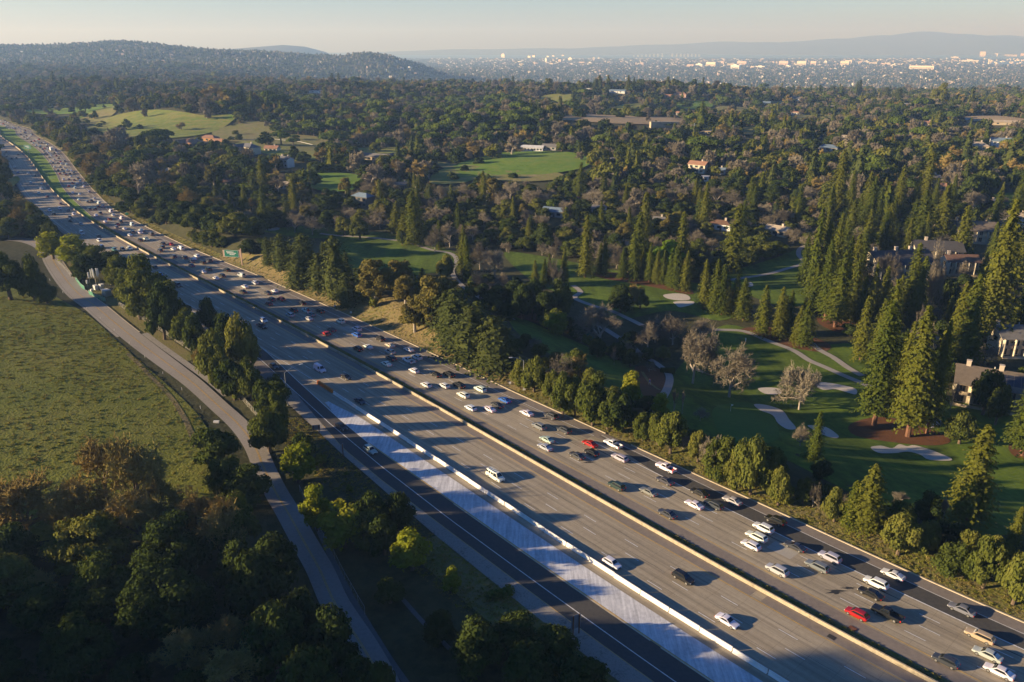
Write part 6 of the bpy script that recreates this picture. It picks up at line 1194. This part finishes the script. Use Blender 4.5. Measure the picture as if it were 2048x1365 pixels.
# wooded hillside left of the frame, it shades the valley
rg = np.random.default_rng(99)
for k in range(70):
    x = rg.uniform(-300, -165); y = rg.uniform(-60, 120)
    if x / (y * cp + 60 * sp) > -.70 and y > 60: continue
    SCAT.append((0, 'D', x, y, rg.uniform(9, 13), 12))
SCAT.sort(key=lambda q: -q[0]); HERO_TP = len(TP); NUM = {}; REST = []
for o_ in bpy.data.objects:
    b_ = o_.name.split('.')[0]
    if o_.type == 'EMPTY': NUM[b_] = NUM.get(b_, 0) + 1
NTP = len(TP)
for (sz_, kd, x, y, h, wd) in SCAT:
    nm = KN[kd][0]
    if sz_ > 0 and NUM.get(nm, 0) < 296: NUM[nm] = NUM.get(nm, 0) + 1; put_tree(kd, x, y, h, wd)
    else: REST.append((kd, x, y, h, wd))
del TP[NTP:]
print('scatter', cnts, {k: sum(1 for o in bpy.data.objects if o.name.startswith(k)) for k in ('oak_tree', 'conifer_tree', 'bare_tree', 'shrub', 'redwood', 'cypress', 'pine_tree', 'deciduous')})
TREE_LM = LM + [(t_, *P2(a, b)) for t_, a, b in [('the long bunker', 1545, 830), ('the redwood bunker', 1820, 905), ('the twin upper bunkers', 1355, 603), ('the putting green', 1490, 850), ('the big bare tree', 1385, 768), ('the path junction', 1474, 662), ('the green ball net', 1150, 674), ('the sunlit upper fairway', 780, 500), ('the meadow bush', 95, 607), ('the orange crash cushion', 650, 785), ('the frontage road bend', 40, 480), ('the lower frontage road', 700, 1280), ('the big round oak', 437, 932), ('the lime green tree', 1330, 545), ('the bottom right kerb', 2000, 1240), ('the bright fairway', 1560, 575), ('the shaded lower fairway', 1650, 960), ('the highway left edge', 60, 420), ('the dry bank', 620, 560), ('the lower left wood', 200, 1250), ('the meadow corner', 330, 1000), ('the far bend', 100, 280), ('the fairway conifers', 1270, 560)]]
rank_labels(TREEITEMS, TREE_LM, lambda d, ordn, side, L_, i: f'{d}, {ordn}nearest {side} {L_}' if ordn else f'{d} nearest {side} {L_}')
# ------------------------------------------------------------------ far woods (uncountable): points that carry low tree shapes
def lowtree(name, kind, seed, mat, bk=None):
    global rng
    if kind == 'oak': cr, tr = oak(8.5, 10.5, 14, 20, .62, mat, seed, rmin=.14, rmax=.26)
    elif kind == 'con': cr, tr = conifer(13.5, 9, 16, 12, .75, mat, seed, qb=5, core=.6, shape=.48, base=.02)
    elif kind == 'umb': cr, tr = oak(9, 13, 12, 16, .7, mat, seed, flatz=.42, trunk=.5, rmin=.2, rmax=.3, low=.6)
    elif kind == 'bare': cr, tr = baretree(9, 9.5, seed, mat, barkp, n1=5, depth=4, twig=2.4, tw=.10)
    b = bmesh.new(); b.from_mesh(cr); n0 = len(b.faces); b.from_mesh(tr)
    for i, f in enumerate(b.faces): f.material_index = 0 if i < n0 else 1
    me = bpy.data.meshes.new(name); b.to_mesh(me); b.free(); me.materials.append(mat); me.materials.append(tr.materials[0]); return me
far_col = bpy.data.collections.new('wood_shapes')
shapes = [('a_oak', 'oak', 201, LM_['oak']), ('b_oak', 'oak', 202, LM_['oakd']), ('c_oak', 'oak', 203, LM_['oakd']), ('d_conifer', 'con', 204, LM_['red']), ('e_conifer', 'con', 205, LM_['cyp']), ('f_bare', 'bare', 206, LM_['twig']), ('g_bare', 'bare', 207, LM_['twigy']), ('h_umbrella', 'umb', 208, LM_['umb'])]
for n_, k, s_, m_ in shapes: far_col.objects.link(bpy.data.objects.new(n_, lowtree(n_, k, s_, m_)))
def clump(name, seed, mats, n_=9, span=26):
    random.seed(seed); V = []; Fa = []; MI = []
    for i in range(n_):
        x, y = random.uniform(-span, span), random.uniform(-span, span); r = random.uniform(4, 8); con = random.random() < .3; hz = random.uniform(7, 12) * (1.5 if con else 1); mi = random.randrange(len(mats)); n0 = len(V)
        for v in ICV: k = .72 if con else 1; V.append((x + v[0] * r * k * random.uniform(.8, 1.2), y + v[1] * r * k * random.uniform(.8, 1.2), hz * .5 + v[2] * hz * .5 * random.uniform(.8, 1.15)))
        for f in ICF: Fa.append(tuple(q + n0 for q in f)); MI.append(mi)
        q = LQ(); d = rad(26); d[:, 2] = np.abs(d[:, 2]); q.quads(np.array([x, y, hz * .5]) + d * np.array([r, r, hz * .55]), d, 1.9); vv = np.concatenate(q.v); n0 = len(V); V += vv.tolist()
        for f in q.f[0]: Fa.append(tuple(int(z_) + n0 for z_ in f)); MI.append(mi)
    return mesh(name, V, Fa, mats, MI)
plain_col = bpy.data.collections.new('plain_wood_shapes')
for i in range(5): plain_col.objects.link(bpy.data.objects.new('clump_' + 'abcde'[i], clump('clump', 300 + i, [LM_['oakd'], LM_['twig'], LM_['cyp'], LM_['oak']])))
def gn_scatter(name, pts, rot, scl, idx, coll, label, lift=0):
    me = bpy.data.meshes.new(name); me.from_pydata(pts.tolist(), [], [])
    for an, arr, ty in (('rz', rot, 'FLOAT'), ('sc', scl, 'FLOAT_VECTOR'), ('ix', idx, 'INT')):
        a = me.attributes.new(an, ty, 'POINT'); a.data.foreach_set('vector' if ty == 'FLOAT_VECTOR' else 'value', np.asarray(arr).ravel())
    o = obj(name, me); tag(o, kind='stuff', label=label)
    ng = bpy.data.node_groups.new(name, 'GeometryNodeTree'); ng.interface.new_socket('Geometry', in_out='INPUT', socket_type='NodeSocketGeometry'); ng.interface.new_socket('Geometry', in_out='OUTPUT', socket_type='NodeSocketGeometry')
    gi = ng.nodes.new('NodeGroupInput'); go = ng.nodes.new('NodeGroupOutput'); ip = ng.nodes.new('GeometryNodeInstanceOnPoints'); ci = ng.nodes.new('GeometryNodeCollectionInfo')
    ci.inputs['Collection'].default_value = coll; ci.inputs['Separate Children'].default_value = True; ci.inputs['Reset Children'].default_value = True
    def attr(n_, dt): a = ng.nodes.new('GeometryNodeInputNamedAttribute'); a.data_type = dt; a.inputs['Name'].default_value = n_; return a.outputs['Attribute']
    cx = ng.nodes.new('ShaderNodeCombineXYZ'); ng.links.new(attr('rz', 'FLOAT'), cx.inputs[2]); er = ng.nodes.new('FunctionNodeEulerToRotation'); ng.links.new(cx.outputs[0], er.inputs[0])
    ip.inputs['Pick Instance'].default_value = True
    ng.links.new(gi.outputs[0], ip.inputs['Points']); ng.links.new(ci.outputs[0], ip.inputs['Instance']); ng.links.new(attr('ix', 'INT'), ip.inputs['Instance Index']); ng.links.new(er.outputs[0], ip.inputs['Rotation']); ng.links.new(attr('sc', 'FLOAT_VECTOR'), ip.inputs['Scale']); ng.links.new(ip.outputs[0], go.inputs[0])
    md = o.modifiers.new('scatter', 'NODES'); md.node_group = ng; return o
def val(x, y, L, ph): return .5 + .5 * wav(x, y, L, ph)
g2 = np.random.default_rng(5)
# middle distance, 420 m to 3100 m
pts = []
def ring(y0, y1, step):
    ys = np.arange(y0, y1, step); out_ = []
    for yy in ys:
        xm = .70 * (yy * cp + 60) + 60; xs = np.arange(-xm, xm, step); out_.append(np.column_stack([xs + g2.uniform(-.48, .48, len(xs)) * step, yy + g2.uniform(-.48, .48, len(xs)) * step]))
    return np.concatenate(out_)
cand = np.concatenate([ring(380, 900, 8.2), ring(900, 1500, 9.6), ring(1500, 2300, 11.5), ring(2300, 3300, 17)])
k = ~clear_mask(cand[:, 0], cand[:, 1]); cand = cand[k]
A = np.array([(a, b, c) for a, b, c in TP]); keep = np.ones(len(cand), bool); nr = cand[:, 1] < 720
sub = cand[nr]; kk = np.ones(len(sub), bool)
for a in range(0, len(sub), 2000):
    d = np.hypot(sub[a:a + 2000, None, 0] - A[None, :, 0], sub[a:a + 2000, None, 1] - A[None, :, 1]); kk[a:a + 2000] = (d > A[None, :, 2] * .8 + 2.6).all(1)
keep[nr] = kk; cand = cand[keep]
x, y = cand[:, 0], cand[:, 1]; u = g2.random(len(x)); den = val(x, y, 420, .3) * .5 + val(x, y, 130, 2.) * .5
keep = u < .62 + .5 * den; x, y, u, den = x[keep], y[keep], u[keep], den[keep]
ppx, ppy, _ = to_px(x, y, tz(x, y)); right = ss(900, 1500, ppx); nearb = 1 - ss(600, 1000, y); sp_ = val(x, y, 190, 4.1); u2 = g2.random(len(x))
pc = .03 + .12 * right * nearb + .03 * nearb * ss(500, 900, ppx) * (ppy > 360); pb = np.where(sp_ > .55, .42, .16); pu = np.where((ppy > 205) & (ppy < 300) & (ppx > 540) & (ppx < 1060), .45, .04)
ix = np.where(u2 < pc, g2.choice([3, 3, 4], len(x)), np.where(u2 < pc + pu, 7, np.where(u2 < pc + pu + pb, g2.choice([5, 5, 5, 6], len(x)), g2.choice([0, 1, 2], len(x)))))
s = np.clip(g2.lognormal(0, .3, len(x)), .5, 2.0) * np.where(y > 2300, 1.5, np.where(y > 1500, 1.15, 1.0)) * np.where(ix == 3, .85, 1); sc = np.column_stack([s * g2.uniform(.85, 1.15, len(x)), s * g2.uniform(.85, 1.15, len(x)), s * g2.uniform(.8, 1.25, len(x))])
z = tz(x, y) - .4
gn_scatter('forest', np.column_stack([x, y, z]), g2.uniform(0, 6.28, len(x)).astype(np.float32), sc.astype(np.float32), ix.astype(np.int32), far_col, 'woods of oaks, bare trees and conifers covering the hills to the flat land'); print('forest', len(x))
# flat land and long ridge, 3.1 km to 14 km
cs_ = []
yy = 3200.
while yy < 13600:
    st = 46 + (yy - 3200) * .0055; xm = .68 * yy * cp + 300; xs = np.arange(-xm, xm, st); cs_.append(np.column_stack([xs + g2.uniform(-.5, .5, len(xs)) * st, yy + g2.uniform(-.5, .5, len(xs)) * st, np.full(len(xs), st / 50)])); yy += st * 1.0
cand = np.concatenate(cs_); x, y, f = cand.T; town = ss(7200, 9500, y + .25 * (x - 1500)); k = g2.random(len(x)) < (.92 - .42 * town); x, y, f = x[k], y[k], f[k]
px_, py_, _ = to_px(x, y, tz(x, y)); k = ((y < 7500) | (py_ > 105)) & ~((px_ > 1955) & (py_ > 118) & (py_ < 131)); x, y, f = x[k], y[k], f[k]
gn_scatter('distant_woods', np.column_stack([x, y, tz(x, y) - .5]), g2.uniform(0, 6.28, len(x)).astype(np.float32), np.column_stack([f, f, np.ones(len(x)) * g2.uniform(.7, 1.3, len(x))]).astype(np.float32), g2.integers(0, 5, len(x)).astype(np.int32), plain_col, 'hazy suburban tree cover of the flat land and the long ridge'); print('plain', len(x))
# meadow tufts
tuft = bpy.data.collections.new('tuft_shapes')
for i, m_ in enumerate([leaf_mat('meadow_tuft', [(.11, .125, .020), (.17, .17, .03), (.24, .20, .05)], trans=.2, obj_scale=1), leaf_mat('dry_tuft', [(.14, .12, .035), (.24, .19, .07)], trans=.2, obj_scale=1)]):
    q = LQ(); n_ = 20; c = np.column_stack([rng.normal(0, .35, n_), rng.normal(0, .35, n_), rng.uniform(.05, .3, n_)]); nn = rad(n_); nn[:, 2] = np.abs(nn[:, 2]) * .6; nn /= np.linalg.norm(nn, axis=1)[:, None]; q.quads(c, nn, .22); tuft.objects.link(bpy.data.objects.new('ab'[i] + '_tuft', q.make('tuft', m_)))
mx_ = [q[0] for q in MEADOW]; my_ = [q[1] for q in MEADOW]; X = g2.uniform(min(mx_), max(mx_), 60000); Y = g2.uniform(min(my_), max(my_), 60000); k = inside(MEADOW, X, Y); X, Y = X[k], Y[k]; dn = val(X, Y, 61, 1) * .4 + val(X, Y, 27, 2.2) * .3 + val(X, Y, 140, .4) * .3; k = g2.random(len(X)) < .04 + .75 * dn ** 2.2; X, Y = X[k], Y[k]; 
S_ = g2.uniform(.3, .85, (len(X), 1)) * np.ones((1, 3)) * np.array([1, 1, .8])
gn_scatter('meadow_grass', np.column_stack([X, Y, tz(X, Y) + .08]), g2.uniform(0, 6.28, len(X)).astype(np.float32), S_.astype(np.float32), (g2.random(len(X)) < .3).astype(np.int32), tuft, 'rough tussocky grass covering the meadow on the left'); print('tufts', len(X))
bx_ = []; 
for (s0_, s1_, f0, f1, n_) in ((150, 345, lambda s: kerbR(s) + .6, lambda s: kerbR(s) + 14, 1500), (-60, 150, lambda s: kerbR(s) + .5, lambda s: kerbR(s) + 7, 3000), (345, 700, lambda s: kerbR(s) + .4, lambda s: kerbR(s) + 4, 2400), (30, 175, lambda s: outL(s) - 9, lambda s: outL(s) - .3, 3000), (-60, 470, lambda s: .5 + 0 * s, lambda s: grassR(s) - .3, 2600)):
    S__ = g2.uniform(s0_, s1_, n_); O__ = np.array(f0(S__)) + (np.array(f1(S__)) - np.array(f0(S__))) * g2.random(n_); bx_ += [rpt(a, b) for a, b in zip(S__, O__)]
bx_ = np.array(bx_); zz_ = np.maximum(tz(bx_[:, 0], bx_[:, 1]), 0) + .12
gn_scatter('verge_weeds', np.column_stack([bx_[:, 0], bx_[:, 1], zz_]), g2.uniform(0, 6.28, len(bx_)).astype(np.float32), (g2.uniform(.15, .6, (len(bx_), 1)) * np.ones((1, 3))).astype(np.float32), (g2.random(len(bx_)) < .55).astype(np.int32), tuft, 'dry weeds and grass along the kerbs and in the planted median')
# ------------------------------------------------------------------ the far town
TB = [(1007, 116, 8, 8), (1059, 116, 6, 3), (1068, 115, 6, 3), (1092, 128, 4, 8), (1110, 123, 3, 2), (1120, 126, 6, 5), (1141, 123, 8, 5), (1104, 132, 8, 4), (1096, 115, 5, 2), (1107, 114, 4, 2), (1126, 113, 4, 2), (1165, 128, 12, 3), (1180, 129, 6, 3), (1188, 118, 4, 2), (1198, 118, 4, 2), (1211, 125, 3, 2), (1277, 131, 4, 3), (1284, 131, 7, 4), (1275, 141, 3, 3), (1292, 140, 6, 2), (1303, 142, 5, 2), (1180, 139, 3, 2), (1238, 140, 2, 2), (1382, 136, 13, 5), (1399, 136, 13, 6), (1423, 135, 18, 8), (1445, 130, 6, 5), (1471, 140, 16, 7), (1463, 133, 14, 4), (1485, 131, 17, 6), (1521, 138, 18, 4), (1505, 138, 6, 4), (1568, 132, 16, 7), (1576, 137, 10, 4), (1604, 133, 16, 8), (1627, 132, 10, 7), (1651, 129, 5, 5), (1690, 132, 15, 7), (1661, 141, 6, 3), (1670, 141, 5, 3), (1697, 129, 12, 6), (1721, 128, 7, 4), (1733, 128, 9, 4), (1747, 130, 13, 4), (1772, 132, 16, 4), (1787, 134, 9, 3), (1845, 141, 40, 7), (1819, 125, 5, 3), (1910, 118, 12, 3), (1965, 114, 9, 8), (1992, 114, 5, 5), (1975, 114, 4, 3), (2022, 114, 19, 3), (2045, 114, 7, 5), (1941, 126, 26, 4), (1890, 144, 4, 3), (802, 139, 10, 3), (819, 140, 14, 4), (734, 149, 6, 3), (632, 149, 7, 4), (847, 111, 5, 2), (899, 118, 4, 2), (962, 118, 5, 2), (536, 134, 5, 3), (560, 140, 4, 3), (588, 141, 4, 2), (1040, 126, 8, 2), (1044, 132, 10, 3), (1070, 128, 6, 2), (980, 124, 5, 2), (990, 146, 4, 3), (1560, 150, 5, 3), (1440, 171, 10, 3), (1450, 170, 8, 3), (1395, 172, 5, 3), (1800, 170, 6, 3), (1650, 159, 6, 2), (1570, 156, 14, 2), (430, 135, 8, 2), (350, 125, 8, 2), (228, 139, 8, 3), (262, 118, 6, 2), (155, 92, 4, 2), (90, 108, 5, 2), (475, 123, 5, 2)]
tw = [flat('town_' + n_, c, .8, var=.05) for n_, c in (('white', (.80, .78, .74)), ('cream', (.72, .64, .52)), ('pinkish', (.70, .54, .46)))]
items = []
for i, (a, b, ww, hh) in enumerate(TB):
    (x, y, z), dep = gp(a, b); dp = y * cp + (H - z) * sp; W_ = ww / F * dp / .86; Hh = max(hh / F * dp, 6) * 1.25; mb = MB(); Hh *= .7 if i == 0 else 1; mb.box(-W_ / 2, W_ / 2, -W_ * .22, W_ * .22, -4, Hh)
    if i % 3 == 0: mb.box(-W_ * .2, W_ * .15, -W_ * .15, W_ * .1, Hh + .01, Hh * 1.22)
    for r_ in range(1, int(min(7, Hh / 4))): mb.box(-W_ * .47, W_ * .47, -W_ * .22 - .4, -W_ * .22 - .02, r_ * 4 + .6, r_ * 4 + 2.2, 1)
    o = mb.build('town_building', [tw[i % 3 if ww > 5 else 0], winm], loc=(x, y, z)); o.rotation_euler.z = R(-42); tag(o, None, 'building', 'pale buildings of the far town'); d = ('wide ' if ww > 13 else ('tiny ' if ww < 5.5 else '')) + ('pale' if i % 3 == 0 else ('cream' if i % 3 == 1 else 'pinkish')) + ' building'; items.append((o, d, x, y))
rank_labels(items, [(t_, *P2(a, b)) for t_, a, b in [('the town centre', 1007, 116), ('the long bridge', 1330, 112), ('the cream hangar', 1845, 141), ('the salt pond', 2000, 125), ('the hump-shaped hill', 740, 120), ('the two pale blocks', 1390, 136), ('the hilltop conifers', 1230, 180), ('the white hall', 1141, 123), ('the office blocks', 1604, 133), ('the long ridge', 250, 110)]], lambda d, ordn, side, L_, i: f'{d} in the far town, {ordn}nearest {side} {L_}')
g3 = np.random.default_rng(17); mb = MB()

if REST:
    wc = bpy.data.collections.new('near_wood_shapes'); wi = {}
    for kd in [q for q in PT if len(q) == 1]:
        for j, v_ in enumerate(PT[kd][:2]):
            b = bmesh.new(); b.from_mesh(v_[0]); n0 = len(b.faces); b.from_mesh(v_[1])
            for i, f in enumerate(b.faces): f.material_index = 0 if i < n0 else 1
            me = bpy.data.meshes.new('wood_shape'); b.to_mesh(me); b.free(); me.materials.append(v_[0].materials[0]); me.materials.append(v_[1].materials[0]); wc.objects.link(bpy.data.objects.new(f'{len(wi):02d}_shape', me)); wi[(kd, j)] = len(wi)
    P_ = []; S__ = []; I_ = []
    for n_, (kd, x, y, h, wd) in enumerate(REST):
        j = n_ % len(PT[kd][:2]); h0, w0 = PT[kd][j][2:4]; P_.append((x, y, tzf(x, y) - .3)); S__.append((wd / w0, wd / w0, h / h0)); I_.append(wi[(kd, j)])
    gn_scatter('woodland', np.array(P_), g3.uniform(0, 6.28, len(P_)).astype(np.float32), np.array(S__, dtype=np.float32), np.array(I_, dtype=np.int32), wc, 'crowded smaller trees filling the woods between the larger ones'); print('woodland', len(P_), {k: v for k, v in NUM.items() if v > 60})
for k in range(1700):
    y = g3.uniform(3600, 13500); x = g3.uniform(-.35 * y, .64 * y)
    if x < -.1 * y and y > 6500: continue
    z = tzf(x, y); s_ = g3.uniform(4, 9) * (1 + (y - 3600) / 7000); hz = g3.uniform(9, 14) * (1 + (y - 3600) / 16000); a_, b_ = s_ * .75, s_ * .45; ci = [(x - a_ + b_ * .0, y + a_ * .75), (x - b_, y - b_), (x + a_, y - a_ * .75), (x + b_, y + b_)]; mb.add([(p_[0], p_[1], z) for p_ in ci] + [(p_[0], p_[1], z + hz) for p_ in ci], [(4, 5, 6, 7), (0, 1, 5, 4), (1, 2, 6, 5), (2, 3, 7, 6), (3, 0, 4, 7)], int(g3.integers(0, 3)))
for k in range(70):
    y = g3.uniform(2900, 4900); x = g3.uniform(-.64 * y, -.30 * y); z = tzf(x, y); mb.box(x - 6, x + 6, y - 4, y + 4, z, z + 9, int(g3.integers(0, 3)))
tag(mb.build('town_houses', tw), 'thousands of small pale houses of the far suburbs', kind='stuff')
# bridge over the bay
db = 15500.; bx = lambda px_: (px_ - 1024) / F * db; zb = lambda py_: H - (py_ - 92) / F * db
e = empty('bridge', (0, db / cp, 0)); tag(e, 'long low bridge on pale piers crossing the bay', 'bridge'); dk = [(1180, 110.5), (1255, 109.3), (1290, 107.2), (1320, 105.4), (1340, 104.8), (1360, 105.4), (1400, 106.8), (1470, 108.6), (1560, 109.4), (1700, 109.6)]; mb = MB(); grey = flat('bridge_deck', (.35, .36, .38), .8)
for (a, b), (c, d) in zip(dk[:-1], dk[1:]): mb.add([(bx(a), -12, zb(b)), (bx(c), -12, zb(d)), (bx(c), 12, zb(d)), (bx(a), 12, zb(b)), (bx(a), -12, zb(b) - 7), (bx(c), -12, zb(d) - 7), (bx(c), 12, zb(d) - 7), (bx(a), 12, zb(b) - 7)], [(0, 1, 2, 3), (7, 6, 5, 4), (0, 4, 5, 1), (3, 2, 6, 7)])
mb.build('deck', grey, e)
for a in (1269, 1277, 1285, 1293, 1301, 1309, 1317, 1326, 1346, 1355, 1363, 1370, 1378, 1385, 1393, 1400): mb = MB(); zt = zb(np.interp(a, [q[0] for q in dk], [q[1] for q in dk])) - 7.1; mb.box(bx(a) - 13, bx(a) + 13, -8, 8, -117, zt); mb.build('pier', tw[0], e)
# ------------------------------------------------------------------ the air
hz_, t, out = newmat('haze'); pv = N(t, 'ShaderNodeVolumePrincipled'); pv.inputs['Color'].default_value = (.34, .56, 1.0, 1); pv.inputs['Absorption Color'].default_value = (.8, .75, 1, 1); pv.inputs['Density'].default_value = HAZE; pv.inputs['Anisotropy'].default_value = .12
t.links.new(pv.outputs[0], out.inputs['Volume']); mb = MB(); mb.box(-16500, 16500, -700, 26500, -130, 560); o = mb.build('haze', hz_); tag(o, kind='stuff', label='thin bluish haze over the whole valley'); o.visible_shadow = True
